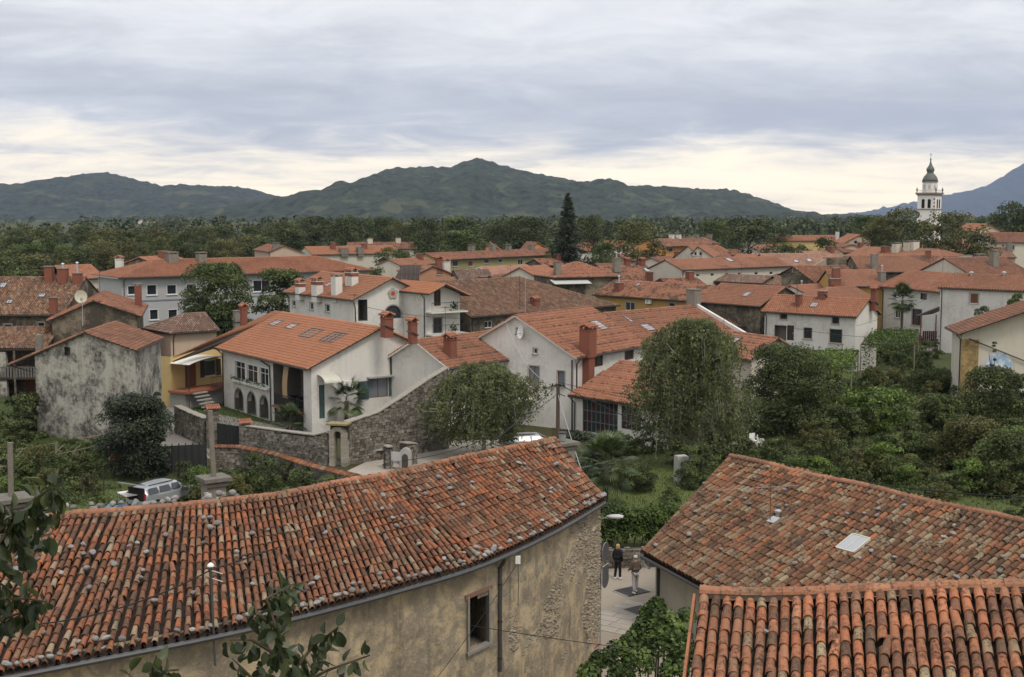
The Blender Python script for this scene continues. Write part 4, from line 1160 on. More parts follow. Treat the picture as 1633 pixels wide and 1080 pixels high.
def corner_house():
    ridge_px = [(1116, 949), (1201, 954), (1271, 952), (1388, 946), (1504, 942), (1633, 940), (1750, 938)]
    up = Vector((.23, 1, 0)); fall = Vector((-.23, -1, -.45)); x0, y0 = U(*ridge_px[0], d=27.5).xy
    Rg = []
    for p in ridge_px:
        n = Vector((.23, 1, 0)); Rg.append(UP(*p, Vector((x0, y0, 0)), n))
    root = thing('corner_house', 'near house whose newer orange barrel tile roof fills the lower right corner', 'house', (Rg[3].x, Rg[3].y, 0))
    S = [0]
    for a, b in zip(Rg[:-1], Rg[1:]): S.append(S[-1] + (b - a).length)
    N = round(S[-1] / .25)
    def at(P, s):
        i = min(len(S) - 2, int(np.searchsorted(S, s) - 1) if s > 0 else 0); return P[i].lerp(P[i + 1], (s - S[i]) / (S[i + 1] - S[i]))
    rl = [at(Rg, S[-1] * (i + .5) / N) for i in range(N)]
    Lf = 4.4
    cols = [(p + fall * Lf, p, Vector((1, -.23, 0))) for p in rl]
    zz = Vector((0, 0, 1)); bkv = Vector((.23, 1, -.45)) * 3.6
    mb = MB()
    for a, b in zip(Rg[:-1], Rg[1:]):
        mb.prism([a + fall * Lf - zz * .12, b + fall * Lf - zz * .12, b - zz * .12, a - zz * .12], -zz * .12); mb.prism([a - zz * .04, b - zz * .04, b + bkv, a + bkv], -zz * .14)
    roof = mb.build('roof', M_PAN, root)
    slots = near_roof(root, roof, cols, M_COPPO_F, .42, 300, seed=14, scale=1.16)
    ridge_tiles(roof, [p + zz * .05 for p in Rg], M_RIDGE, .46, .17, seed=9, flat=.85)
    # loose tile ends under the ridge, verge tiles down the left edge
    r = random.Random(2)
    for i in range(N):
        if r.random() < .5:
            p = rl[i] + fall * .22 + Vector((.11, 0, .075)); me = bpy.data.meshes.get('loose_tile') or mesh('loose_tile', [(-.06, -.11, 0), (.06, -.11, 0), (.06, .11, 0), (-.06, .11, 0), (-.06, -.11, .02), (.06, -.11, .02), (.06, .11, .02), (-.06, .11, .02)], [(0, 3, 2, 1), (4, 5, 6, 7), (0, 1, 5, 4), (1, 2, 6, 5), (2, 3, 7, 6), (3, 0, 4, 7)], M_COPPO_F)
            obj('ridge_filler', me, roof, p - WL[root], (-.4, r.uniform(-.1, .1), r.uniform(-.2, .2) - .2))
    vb = MB(); a = Rg[0] - Vector((.12, 0, .05)); vb.span(a, a + fall * Lf, .06, .22); vb.build('verge_tiles', M_COPPO_F, roof)
    wl = MB(); p = [Rg[0] + Vector((.25, 0, 0)), Rg[-1]]; f = fall * (Lf - .4)
    A0 = p[0] + f; A1 = p[1] + f; b0 = p[0] + bkv * .9; b1 = p[1] + bkv * .9
    for a, b, za, zb_ in ((A0, A1, A0.z - .25, A1.z - .25), (b0, b1, b0.z - .2, b1.z - .2)):
        wl.quad(Vector((a.x, a.y, -.3)), Vector((b.x, b.y, -.3)), Vector((b.x, b.y, zb_)), Vector((a.x, a.y, za)))
    for q, k in ((p[0], 0), (p[1], 1)):
        a, b = (A0, b0) if not k else (A1, b1)
        wl.quad(Vector((a.x, a.y, -.3)), Vector((b.x, b.y, -.3)), Vector((b.x, b.y, b.z - .2)), Vector((q.x, q.y, q.z - .25)), Vector((a.x, a.y, a.z - .25)))
    wl.build('wall', M_OLDWALL, root)
    # stones and a slipped tile
    for (px, py, s_, lab) in ((1333, 1043, .11, 'grey stone on the second orange tile column of the corner roof'), (1369, 1022, .12, 'grey pointed stone beside the soot patch on the corner roof'), (1450, 1034, .10, 'pale grey stone between two tile columns in the middle of the corner roof'), (1608, 1045, .14, 'large round grey stone near the right edge of the corner roof'), (1220, 1022, .07, 'small white stone at the left of the corner roof')):
        nn = Vector((0, .41, .91)); o = UP(px, py, Rg[0], Vector((-.1, -.42, .9)).normalized())
        tag(obj('roof_stone', ROCKS[int(px) % 5], None, o + Vector((0, -.05, .23)), (.2, .3, px), s_), lab, 'stone', 'stones on the corner roof')
    return root
corner_house()
# ================================================================== houses of the middle ground
ZZ = Vector((0, 0, 1))
def face_pt(h, k, px, py, out=0.0):
    a, ex, n, wd = h.frame(k); return UP(px, py, a, n) + n * out
def pipe(h, k, pts, r=.05, mat=None, out=.09, name='downpipe'):
    MB().tube([face_pt(h, k, x, y, out) for x, y in pts], r, 6).build(name, mat or METD, h.root)
def ac_unit(parent_h, k, px, py, w=.75):
    a, ex, n, wd = parent_h.frame(k); c = face_pt(parent_h, k, px, py, .2); ax = (ex, n, ZZ)
    o = MB().box(c, (w, .3, .55), ax=ax).build('air_conditioner', WHITE, parent_h.root)
    m = MB()
    for i in range(10):
        an = 2 * math.pi * i / 10; m.span(c + n * .155 - ex * .1, c + n * .155 - ex * .1 + ex * .2 * math.cos(an) + ZZ * .2 * math.sin(an), .015, .01)
    m.build('fan_grille', METD, o)
def railing(root, pts, h=1.0, gap=.13, mat=None, name='railing'):
    mb = MB()
    for p, q in zip(pts[:-1], pts[1:]):
        p, q = Vector(p), Vector(q); L = (q - p).length; k = max(2, int(L / gap))
        mb.span(p + ZZ * h, q + ZZ * h, .05, .05); mb.span(p + ZZ * .08, q + ZZ * .08, .03, .03)
        for i in range(k + 1): mb.span(p.lerp(q, i / k) + ZZ * .08, p.lerp(q, i / k) + ZZ * h, .018, .018, up=Vector((1, 0, 0)))
    return mb.build(name, mat or METD, root)

# --- white house with arches, loggia and skylights
H = by_eave('white_house', 'long white house with three arches, a loggia and a smooth orange roof with skylights', (342, 555), (489, 589), 5.2, apex=(609, 522), at='B', hd2=3.6, wall=W_WHITE, tile=T_NEW, over=.55, gover=.35, seed=20, gut='L', pitch=None)
HC = H
for r_ in ((375, 577, 391, 606), (394, 582.5, 411, 611), (414, 587, 428.5, 615)):
    H.win('L', *r_, style='cross', frame=WHITE, trim=True, trimmat=WHITE)
for r_ in ((375, 639, 388.5, 673), (395, 645, 408.5, 678), (415, 651, 428.5, 682)):
    q_ = H.rect('L', *r_); H.winm('L', (q_[0], q_[1], .05, 2.0), style='arch', deep=1.6)
H.win('L', 436, 581, 484, 652, style='open', deep=2.4)
H.win('L', 438, 657, 484, 682, style='open', deep=1.5)
H.win('B', 588, 601, 619, 634, style='plain', frame=WOODB, pane=GL, trim=False)
H.win('B', 509, 614, 518, 668, style='door', sh=GREEN)
H.build()
a, ex, n, wd = H.frame('B')
for x0, y0, x1, y1 in ((570, 608, 588, 637), (619.5, 601, 632, 631)):
    u0, u1, v0, v1 = H.rect('B', x0, y0, x1, y1)
    for j in range(2):
        c = a + ex * (u0 + (u1 - u0) * (.25 + .5 * j)) + ZZ * ((v0 + v1) / 2) + n * .05
        so = MB().box(c, ((u1 - u0) / 2 - .02, .04, v1 - v0), ax=(ex, n, ZZ)).build('shutter', GREEN, H.root)
        m = MB()
        for k in range(7): m.box(c + ZZ * ((k - 3) * (v1 - v0) / 8) + n * .022, ((u1 - u0) / 2 - .12, .03, (v1 - v0) / 12), ax=(ex, n, ZZ))
        m.build('louvres', GREEN, so)
p, q = face_pt(H, 'B', 585, 604, .2), face_pt(H, 'B', 624, 598, .2)
MB().box((p + q) / 2, ((q - p).length, .45, .1), ax=(ex, n, ZZ)).build('awning_box', m_plain('grey_box', (.3, .3, .29)), H.root)
ac_unit(H, 'B', 552, 612, .8)
m = MB(); c0 = face_pt(H, 'B', 519, 606, 0)
for i in range(8):
    t0, t1 = math.pi / 2 * i / 8, math.pi / 2 * (i + 1) / 8
    P = lambda t, s: c0 + n * (1.3 * math.sin(t)) + ZZ * (.55 * math.cos(t) - .1) + ex * s
    m.prism([P(t0, -.7), P(t0, .7), P(t1, .7), P(t1, -.7)], ZZ * .02)
m.build('door_canopy', m_plain('milky_plastic', (.5, .49, .42), .35), H.root)
a2, ex2, n2, _ = H.frame('L')
u0, u1, v0, v1 = H.rect('L', 436, 581, 484, 652)
P = lambda u, z, o=0.0: a2 + ex2 * u + ZZ * z + n2 * o
MB().box(P((u0 + u1) / 2, v0 - .08, -1.0), (u1 - u0, 2.4, .14), ax=(ex2, n2, ZZ)).build('loggia_floor', m_plain('terracotta_floor', (.25, .09, .05)), H.root)
railing(H.root, [P(u0 + .03, v0, -.05), P(u1 - .03, v0, -.05)], .95)
m = MB(); 
for i in range(9):
    t0, t1 = i / 9, (i + 1) / 9; f = lambda t: (.1 * math.sin(t * 3.0) - .1, v1 - .25 - t * (v1 - v0) * .72)
    (o0, z0), (o1, z1) = f(t0), f(t1); ua, ub = u0 + (u1 - u0) * .34 - t0 * .3, u0 + (u1 - u0) * .5 - t0 * .3
    m.prism([P(ua, z0, o0), P(ub, z0, o0), P(ub - .033, z1, o1), P(ua - .033, z1, o1)], n2 * .02)
m.build('reed_blind', m_plain('reed', (.40, .29, .18), .8, .2, 12), H.root)
MB().box(P(u0 + (u1 - u0) * .72, v0 + 1.0, -2.3), (.85, .05, 2.0), ax=(ex2, n2, ZZ)).build('door', WOODB, H.root)
for i, ff in enumerate((.35, .55, .8)): MB().box(P(u0 + (u1 - u0) * ff, v0 + .45, -.9), (.5, .5, .9), ax=(ex2, n2, ZZ)).build('loggia_chair', BLACK, H.root)
fl = MB(); u0b, u1b, v0b, v1b = H.rect('L', 372, 607, 430, 618); fl.box(P((u0b + u1b) / 2, v0b + .3, .18), (u1b - u0b, .28, .2), ax=(ex2, n2, ZZ)); fb = fl.build('flower_box', WHITE, H.root)
C_ = np.array([list(P(random.uniform(u0b, u1b), v0b + .42 + random.gauss(0, .12), .2 + random.gauss(0, .12))) for _ in range(420)]); V_, F_ = None, None
pipe(H, 'L', [(418, 576), (431, 584), (432, 602), (434, 680)])
pipe(H, 'B', [(629, 560), (622, 566), (623, 597)], .07)
for r_ in ((431, 511, 449, 521), (457, 516, 475, 526)): H.skylight('L', *r_)
H.skylight('L', 481, 524, 513, 541, m_glass('dark_roof_glass', (.03, .032, .035))); H.skylight('L', 511, 529, 553, 550, bpy.data.materials['dark_roof_glass'], n=3)
H.chimney('R', 617, 522, .75, .75, BRICK, 'tile'); H.chimney('R', 658, 532, .55, .8, BRICK, 'tile')
HY = None
# --- yellow house with porch at its left end
def yellow_house():
    root = thing('yellow_house', 'yellow house with arched porch canopy, brown door and orange roof beside the lane', 'house', U(310, 640, z=0))
    P1, P2 = U(275, 571, z=4.6), U(343, 549, z=5.35); e, w = HC.e, HC.w
    A_, B_ = HC.L, HC.A                     # left verge of the white house roof
    Q2, Q1 = HC.A.copy(), HC.A - HC.e * 1.6 + ZZ * .02
    V, F, Uv = [], [], []
    N, K = 40, 16; prof = PROF
    base = 0; Vs, Fs, Us = [], [], []
    for c in range(N):
        for b in [0]:
            rows = []
            for i in range(K):
                for tt, hh in ((i / K, .03), ((i + 1) / K, 0)):
                    for du, h in prof:
                        s_ = (c + .5 + du) / N; p = P1.lerp(P2, s_).lerp(Q1.lerp(Q2, s_), tt); rows.append(p + ZZ * (h + hh)); Us.append((c + .5 + du * .96, i + (.02 if hh else .98)))
            k = len(prof); m_ = 2 * K
            Vs += rows
            for i in range(m_ - 1):
                for j in range(k - 1): a0 = base + i * k + j; Fs.append((a0, a0 + 1, a0 + k + 1, a0 + k))
            base += len(rows)
    roof = mk('roof', Vs, Fs, T_NEW, root, Us)
    MB().prism([P1 - ZZ * .28, P2 - ZZ * .28, Q2 - ZZ * .35, Q1 - ZZ * .35], -ZZ * .1).build('roof_boards', WOODD, roof)
    # front wall below the verge, set back under the canopy
    n = HC.e; d0 = -1.6
    f0 = P1 + (P2 - P1).normalized() * .5 + n * d0; f1 = P2 + (P2 - P1).normalized() * 2.5 + n * d0
    ex = Vector((f1.x - f0.x, f1.y - f0.y, 0)).normalized(); nn = Vector((ex.y, -ex.x, 0)); nn = nn if nn.y < 0 else -nn
    wd = (Vector((f1.x, f1.y, 0)) - Vector((f0.x, f0.y, 0))).length
    class T:
        b = []
        def __call__(t, u): return P1.z - .1 + u * .1
    o = Vector((f0.x, f0.y, 0))
    def rc(x0, y0, x1, y1):
        xm, ym = (x0 + x1) / 2, (y0 + y1) / 2; p, q, t, b = UP(x0, ym, o, nn), UP(x1, ym, o, nn), UP(xm, y0, o, nn), UP(xm, y1, o, nn)
        u = sorted(((p - o).dot(ex), (q - o).dot(ex))); return (max(.05, u[0]), min(wd - .05, u[1]), b.z, t.z)
    dr = rc(295, 577, 313, 617); wn = rc(326, 574, 345, 600)
    mb = MB(); facade(mb, o, ex, T(), wd, 0, [dr, wn], inward=-nn)
    sd = o - nn * 7
    mb.quad(o, sd, sd + ZZ * (P1.z), o + ZZ * (P1.z - .1)); mb.build('wall', W_YELLOW, root)
    def bx(u, v, out, sx, sy, sn): return MB().box(o + ex * u + ZZ * v + nn * out, (sx, sn, sy), ax=(ex, nn, ZZ))
    do = bx((dr[0] + dr[1]) / 2, (dr[2] + dr[3]) / 2, -.1, dr[1] - dr[0], dr[3] - dr[2], .05).build('door', WOODB, root)
    wo = bx((wn[0] + wn[1]) / 2, (wn[2] + wn[3]) / 2, -.12, wn[1] - wn[0], wn[3] - wn[2], .04).build('window', WHITE, root)
    bx((wn[0] + wn[1]) / 2, (wn[2] + wn[3]) / 2, -.095, wn[1] - wn[0] - .15, wn[3] - wn[2] - .15, .02).build('pane', G, wo)
    for u in (wn[0] - .28, wn[1] + .28): bx(u, (wn[2] + wn[3]) / 2, .04, .5, wn[3] - wn[2], .04).build('shutter', WOODD, wo)
    # porch: floor, steps, railing, arched canopy
    fz = dr[2]
    bx(wd * .42, fz - .1, 1.2, wd * .95, .2, 2.4).build('porch_floor', m_plain('porch_floor', (.26, .10, .06)), root)
    bx(wd * .42, fz / 2 - .1, 1.0, wd * .9, fz - .2, 1.9).build('porch_base', m_plaster('grey_base', (.3, .29, .27)), root)
    railing(root, [o + ex * (wd * .36) + nn * 2.3 + ZZ * fz, o + ex * (wd * .85) + nn * 2.3 + ZZ * fz], .95, .16)
    for i in range(6): bx(1.0, fz - .2 - i * .28, 2.5 + i * .26, 1.6, .1, .3).build('step', STONEF, root)
    m = MB(); c = o + ex * (wd * .40) + ZZ * (fz + 2.35)
    for i in range(12):
        t0, t1 = (i / 12 - .5) * 2, ((i + 1) / 12 - .5) * 2
        g = lambda t: c + ex * (t * wd * .42) + ZZ * (.42 * (1 - t * t))
        m.prism([g(t0), g(t1), g(t1) + nn * 2.4, g(t0) + nn * 2.4], ZZ * .04)
    m.build('porch_canopy', m_plain('pale_canopy', (.62, .60, .55), .4), root)
    for t in (-1, 1): MB().tube([c + ex * (t * wd * .42) + nn * 2.35, o + ex * (wd * .40 + t * wd * .42) + nn * 2.35], .04, 6).build('porch_post', METD, root)
    # slender brick chimney
    p = P1.lerp(P2, .75).lerp(Q1.lerp(Q2, .75), .6); pc = U(389, 527, d=p.y)
    ch = MB().box(pc + ZZ * .9, (.5, .5, 2.4), ax=(HC.e, HC.w, ZZ)).build('chimney', BRICK, root); chimney_top(ch, pc + ZZ * 2.0, .5, .5, HC.e, HC.w, 'tile', BRICK)
yellow_house()
# --- peach house behind it
H = by_eave('peach_house', 'low peach house with mossy purple hipped roof behind the yellow one', (271, 532), (352, 527), 5.6, ridge_px=(360, 497), pitch=24, wall=W_PEACH, tile=T_MOSS, hipF=3.0, seed=31); H.build()
H.chimney('L', 377, 512, .5, 1.0, CONC, 'slab')
# --- modern grey office block
H = by_eave('office_block', 'three storey pale grey office block with long hipped orange roof', (188, 443.5), (598, 431), 9.3, ridge_px=(400, 411), pitch=21, wall=W_GREY, tile=T_RED, hipF=6.5, hipB=6.5, over=.7, gover=.7, fascia=m_plain('grey_fascia', (.42, .44, .46)), seed=40, cat='office building', gut='L')
for r_ in ((204, 456, 219, 470), (234.5, 454.5, 250, 470.5), (266.5, 454.5, 281.5, 469.5), (298, 453.5, 313, 468.5), (330, 453, 345, 468), (239, 494, 252.5, 510), (268.5, 494, 283, 510), (299, 494, 313, 509), (330, 493, 344, 508)):
    H.win('L', *r_, style='single', frame=WHITE, tw=.06, trimmat=WHITE)
H.win('L', 241, 529, 275, 565, style='grid', n=(3, 3), frame=METD, trim=False)
H.win('L', 404, 447, 431, 465, style='plain', frame=WHITE, trimmat=WHITE)
H.build()
a, ex, n, wd = H.frame('L')
MB().box(a + ex * wd / 2 + ZZ * (H.L.z - 2.95) + n * .03, (wd, .06, .16), ax=(ex, n, ZZ)).build('string_course', m_plain('darker_grey', (.22, .23, .26)), H.root)
u0 = (face_pt(H, 'L', 400, 450) - a).dot(ex)
for px, w_ in ((274, 1.3), (321, 1.1)):
    H.chimney('L', px, 416.5, w_, .9, CONC, 'raised')
# --- white house with flower rosette
H = by_eave('rosette_house', 'white house with stone flower rosette and four chimneys on its orange roof', (450.4, 466), (560.6, 479), 8.2, apex=(626.7, 442.8), at='B', wall=W_WHITE, tile=T_NEW, seed=50, over=.5, gover=.5, gut='L')
HD = H
for r_ in ((466, 480, 470.8, 488.5), (494, 483, 499.5, 494), (519, 486, 525.5, 497.5)): H.win('L', *r_, style='single')
H.win('B', 571, 478, 586, 512, style='open', deep=1.6)
H.win('B', 655, 464, 671, 487.5, style='plain', frame=WOODB)
H.win('B', 613, 487, 640, 508, style='arch', glass=True)
H.win('B', 662, 509, 672, 533, style='plain', frame=WOODB)
H.build()
a, ex, n, wd = H.frame('B'); c = face_pt(H, 'B', 626, 468, .03)
m = MB()
for i in range(5):
    an = 2 * math.pi * i / 5 + math.pi / 2; q = c + ex * math.cos(an) * .34 + ZZ * math.sin(an) * .34
    V = [q + ex * math.cos(t * math.pi / 6) * .27 + ZZ * math.sin(t * math.pi / 6) * .27 for t in range(12)]
    m.prism(V, n * (.06 + .003 * i))
ro = m.build('rosette', STONEF, H.root)
MB().prism([c + ex * math.cos(t * math.pi / 6) * .23 + ZZ * math.sin(t * math.pi / 6) * .23 for t in range(12)], n * .09).build('rosette_pane', m_plain('red_glass', (.45, .05, .02), .3), ro)
pipe(H, 'B', [(563, 482), (566, 490), (567, 515)])
for px, py, w_, h_, cp in ((479, 467, .95, 1.1, 'tile'), (506, 470, 1.25, 1.5, 'tile'), (537, 470, 1.1, 1.9, 'raised'), (561, 455, 1.5, 1.4, 'tile')):
    o = H.chimney('L', px, py, w_, h_, W_WHITE, cp, d=.8)
    if cp == 'tile':
        p, _ = H.rp('L', px, py); MB().box(p + ZZ * (h_ - .18), (w_ + .05, .85, .5), ax=(H.e, H.w, ZZ)).build('brick_collar', BRICK, o)
H.skylight('L', 520, 450, 530, 458)
d2 = H.cBR.y
H2 = by_gable('balcony_house', 'white wing with two balconies and a small gable joined to the rosette house', (684, 469), (712, 453), (750, 471), 128, 131, 9, wall=W_WHITE, tile=T_NEW, seed=51, over=.45, gover=1.3)
H2.win('F', 692, 462, 703, 488, style='plain', frame=WOODB, trim=False); H2.win('F', 691, 507, 705, 533, style='plain', frame=WOODB); H2.build()
a, ex, n, wd = H2.frame('F')
for py in (496, 531):
    p = face_pt(H2, 'F', 718, py, .6); q = a + ex * wd / 2; s = Vector((q.x, q.y, p.z)) + n * .65
    bo = MB().box(s, (wd + .3, 1.35, .16), ax=(ex, n, ZZ)).build('balcony', W_WHITE, H2.root)
    railing(bo, [s + ex * (-wd / 2 - .1) + n * .62, s + ex * (wd / 2 + .1) + n * .62], 1.0, .14)
    m = MB()
    for _ in range(60):
        v = Vector((random.gauss(0, .2), random.gauss(0, .12), random.gauss(.55, .2))); m.box(s + ex * (.8) + n * .2 + v, (.16, .02, .12), rz=random.uniform(0, 6))
    m.build('balcony_plant', m_leaf('pot_plant', (.05, .10, .03), (.10, .17, .05)), bo)
# solar rack behind it
p = U(650, 448, d=150); so = thing('solar_rack', 'tilted solar panel on a white steel frame behind the rosette house', 'solar panel', p)
P = lambda x, y: U(x, y, d=150)
f = P(631, 444); g = P(671, 424)
MB().prism([P(628, 447), P(668, 447), P(671, 424) + Vector((0, 1.5, 0)), P(640, 424) + Vector((0, 1.5, 0))], Vector((0, -.1, .05))).build('panel', m_plain('solar_back', (.06, .04, .035)), so)
m = MB()
for i in range(5):
    x = 641 + i * 7; m.span(P(x, 447) - Vector((0, .8, 0)), P(x, 424.5) + Vector((0, 1.0, 0)), .035, .035); 
    if i < 4: m.span(P(x, 447) - Vector((0, .8, 0)), P(x + 7, 424.5) + Vector((0, 1.0, 0)), .025, .025)
m.span(P(640, 424) - Vector((0, .1, 0)), P(671, 424) - Vector((0, .1, 0)), .1, .06); m.build('frame', MET, so)
# --- low extension between the white houses
H = by_eave('extension_house', 'low white annex with streaked orange roof and one brick chimney between two white houses', (716, 588), (845, 569), 5.2, apex=(659, 542), at='A', wall=W_WHITE, tile=T_STRIPE, seed=60, over=.4, gover=.3, fascia=WHITE)
H.win('L', 798, 585, 813, 614, style='plain', frame=WOODB); H.win('L', 820, 577, 829, 607, style='open', deep=.8); H.build()
H.chimney('L', 718, 568, .75, 1.35, BRICK, 'tile')
# --- big white house in the centre
H = by_eave('big_white_house', 'large white gabled house with streaked orange roof and tall brick chimney in the centre', (919.5, 571.5), (1034.8, 550.7), 5.8, apex=(821, 503), at='A', wall=W_WHITE, tile=T_STRIPE, seed=70, over=.4, gover=.35, fascia=m_plain('pale_verge', (.45, .43, .40)))
HF = H
H.win('F', 822, 522, 830, 535, style='single', trim=False); H.win('F', 850.7, 556, 856.5, 564, style='single')
H.win('F', 843, 584, 860, 617, style='plain', frame=WOODB, pane=GL); H.win('F', 889, 592, 900.5, 616, style='single', frame=WOODB, pane=GL)
H.win('L', 945, 568, 962, 585, style='plain', frame=WOODB, trim=False); H.win('L', 996, 559, 1011, 574, style='plain', frame=WOODB, trim=False)
H.build()
a, ex, n, wd = H.frame('F')
p = face_pt(H, 'F', 885, 641, .7); q = a + ex * wd * .66; s = Vector((q.x, q.y, p.z)) + n * .7
bo = MB().box(s, (wd * .62, 1.4, .18), ax=(ex, n, ZZ)).build('balcony', W_WHITE, H.root); railing(bo, [s - ex * wd * .31 + n * .65, s + ex * wd * .31 + n * .65, s + ex * wd * .31 - n * .6], 1.0, .15, GALV)
pipe(H, 'F', [(913, 574), (913, 690)], .055)
def dish(root, p, r, face, mat=WHITE):
    f = Vector(face).normalized(); x = f.cross(ZZ).normalized(); y = x.cross(f); V, F = [p - f * r * .25], []
    for j, t in enumerate((.35, .7, 1.0)):
        for i in range(14):
            an = 2 * math.pi * i / 14; V.append(p + (x * math.cos(an) + y * math.sin(an) * 1.08) * r * t + f * (r * .25 * (t * t - 1)))
    for i in range(14): F.append((0, 1 + i, 1 + (i + 1) % 14))
    for j in range(2):
        for i in range(14): b = 1 + j * 14; F.append((b + i, b + 14 + i, b + 14 + (i + 1) % 14, b + (i + 1) % 14))
    m = MB(); m.add(V, F); m.add([v - f * .02 for v in V], [tuple(reversed(t)) for t in F]); o = m.build('satellite_dish', mat, root)
    MB().tube([p - f * r * .25 - y * r * .2, p + f * r * .9 - y * r * .5], .018, 5).build('feed_arm', METD, o); MB().box(p + f * r * .9 - y * r * .5, (.08, .08, .1)).build('feed_horn', METD, o)
    return o
dish(H.root, face_pt(H, 'F', 834, 529, .4), .5, n + Vector((-.9, 0, .2)))
H.skylight('L', 945, 511, 965, 528)
# tall brick stack against the eave wall
pc = face_pt(H, 'L', 933, 596, .25); cx = Vector((pc.x, pc.y, 0)); ax = (H.e, H.w, ZZ)
ch = MB().box(cx + ZZ * 3.6, (.85, .75, 7.2), ax=ax).box(cx + ZZ * 6.8, (1.1, .95, 2.2), ax=ax).build('chimney', BRICK, H.root)
chimney_top(ch, cx + ZZ * 7.9, 1.05, .9, H.e, H.w, 'tile', BRICK)
MB().tube([H.A + H.e * 1.5 + ZZ * .05, H.A + H.e * 1.5 + ZZ * 3.0], .02, 5).build('aerial_mast', GALV, H.root)
# continuation with firewall
def cont():
    l = HF.L + HF.E; ap = U(960, 499.5, d=111.5); end = U(1104, 487, z=ap.z); E = end - ap; E.z = 0; e = E.normalized(); w = Vector((e.y, -e.x, 0)); w = w if w.y < 0 else -w
    Lh = ap + w * 6.5 - ZZ * 2.9; Rh = ap - w * 5 - ZZ * 2.3
    h = House('rear_house', 'orange roofed house behind the large white one ending in a white firewall', Lh, ap, Rh, E, W_WHITE, T_STRIPE, seed=72, over=.4, gover=.2)
    h.build(); h.skylight('L', 1022, 517, 1043, 529); h.skylight('L', 1000, 505, 1004, 516)
    t = ap + E; m = MB(); m.prism([t + ZZ * .35, t + w * 6.6 - ZZ * 2.5, t + w * 6.6 - ZZ * 3.4, t - ZZ * .5], e * .35); m.build('firewall', W_WHITE, h.root)
    c = MB().box(t + ZZ * .5 + e * .2, (1.0, 1.0, 2.0), ax=(e, w, ZZ)).build('chimney', CONC, h.root); chimney_top(c, t + ZZ * 1.5 + e * .2, 1.0, 1.0, e, w, 'slab', CONC)
cont()
H = by_eave('garden_house', 'white house with orange roof and two skylights half hidden by the tall birch', (1056, 552), (1195.6, 574.6), 5.0, apex=(1242, 530), at='B', pitch=30, wall=W_CREAM, tile=T_STRIPE, seed=74, over=.45, gover=.35)
H.build(); H.skylight('L', 1157, 538, 1180, 552); H.skylight('L', 1079, 533, 1093, 543)
# --- glazed lean-to
def leanto():
    root = thing('conservatory', 'lean-to with streaked orange roof and dark glazed wall of many panes', 'conservatory', U(960, 690, z=0))
    p0, p1 = U(905, 630, z=3.0), U(1062, 653, z=3.0); t0, t1 = U(990, 574, z=5.35), U(1090, 585, z=5.35)
    e = (p1 - p0).normalized()
    V, F, Uv = tiled_plane([p0, p1, t1, t0], e, .22, .36, True, seed=5); roof = mk('roof', V, F, T_STRIPE, root, Uv)
    MB().prism([p - ZZ * .04 for p in (p0, p1, t1, t0)], -ZZ * .12).build('roof_boards', WOODD, roof)
    n = Vector((e.y, -e.x, 0)); n = n if n.y < 0 else -n
    o = p0 - n * .4 + e * .4; o.z = 0; wd = (p1 - p0).length - .5
    def rc(x0, y0, x1, y1):
        xm, ym = (x0 + x1) / 2, (y0 + y1) / 2; p, q, t, b = UP(x0, ym, o, n), UP(x1, ym, o, n), UP(xm, y0, o, n), UP(xm, y1, o, n); return ((p - o).dot(e), (q - o).dot(e), max(.05, b.z), min(2.9, t.z))
    hs = [rc(929, 641, 985, 692), rc(991, 649, 1022, 686)]
    class T:
        b = []
        def __call__(t, u): return 3.02
    mb = MB(); facade(mb, o, e, T(), wd, 0, hs, inward=-n); b = o - n * 5
    mb.quad(o, b, b + ZZ * 4.6, o + ZZ * 3.02); mb.build('wall', W_WHITE, root)
    DR = m_plain('dark_red_curtain', (.045, .012, .010), .8)
    for i, (u0, u1, v0, v1) in enumerate(hs):
        nx, ny = (8, 3) if i == 0 else (4, 3); c = o + e * ((u0 + u1) / 2) + ZZ * ((v0 + v1) / 2); fm = MB(); w_, h_ = u1 - u0, v1 - v0
        for k in range(nx + 1): fm.box(c + e * (w_ * (k / nx - .5)) - n * .08, (.05, .05, h_), ax=(e, n, ZZ))
        for k in range(ny + 1): fm.box(c + ZZ * (h_ * (k / ny - .5)) - n * .08, (w_, .055, .05), ax=(e, n, ZZ))
        fo = fm.build('glazed_wall', m_plain('grey_glazing_bar', (.17, .17, .175)), root)
        for k in range(nx):
            for j in range(ny): MB().box(c + e * (w_ * ((k + .5) / nx - .5)) + ZZ * (h_ * ((j + .5) / ny - .5)) - n * .1, (w_ / nx - .05, .012, h_ / ny - .05), ax=(e, n, ZZ)).build('pane', G if (k * 3 + j) % 4 else DR, fo)
    MB().tube([p0 + n * .05 + e * .2 - ZZ * .1, o + n * .1 + ZZ * 2.4 + e * .1, o + n * .1 + e * .1], .05, 6).build('downpipe', METD, root)
leanto()
# --- old dark roof behind, ochre house, right hand white houses
H = by_eave('old_roof_house', 'broad old house with dark mottled hipped roof behind the centre houses', (752, 506), (989, 487), 6.2, ridge_px=(800, 443.5), pitch=23, wall=W_OLD, tile=T_OLD, hipF=.0, hipB=9.0, seed=80); H.win('L', 773, 512, 785, 523, style='plain', trim=False); H.build(); H.chimney('L', 853, 488, .8, .6, BRICK, 'tile')
MB().tube([U(829, 507, d=138), U(829, 440, d=138)], .03, 5).build('aerial_mast', METD, H.root)
H = by_eave('ochre_house', 'long ochre house under a red roof blotched with dark lichen', (945, 470), (1108, 481), 6.5, ridge_px=(1060, 451.5), pitch=24, wall=W_OCHRE, tile=T_PATCH, seed=82, over=.5)
H.win('L', 997, 482, 1012, 495.5, style='plain'); H.win('L', 1066, 483, 1076, 489, style='single'); H.build(); ac_unit(H, 'L', 1036, 481, .9)
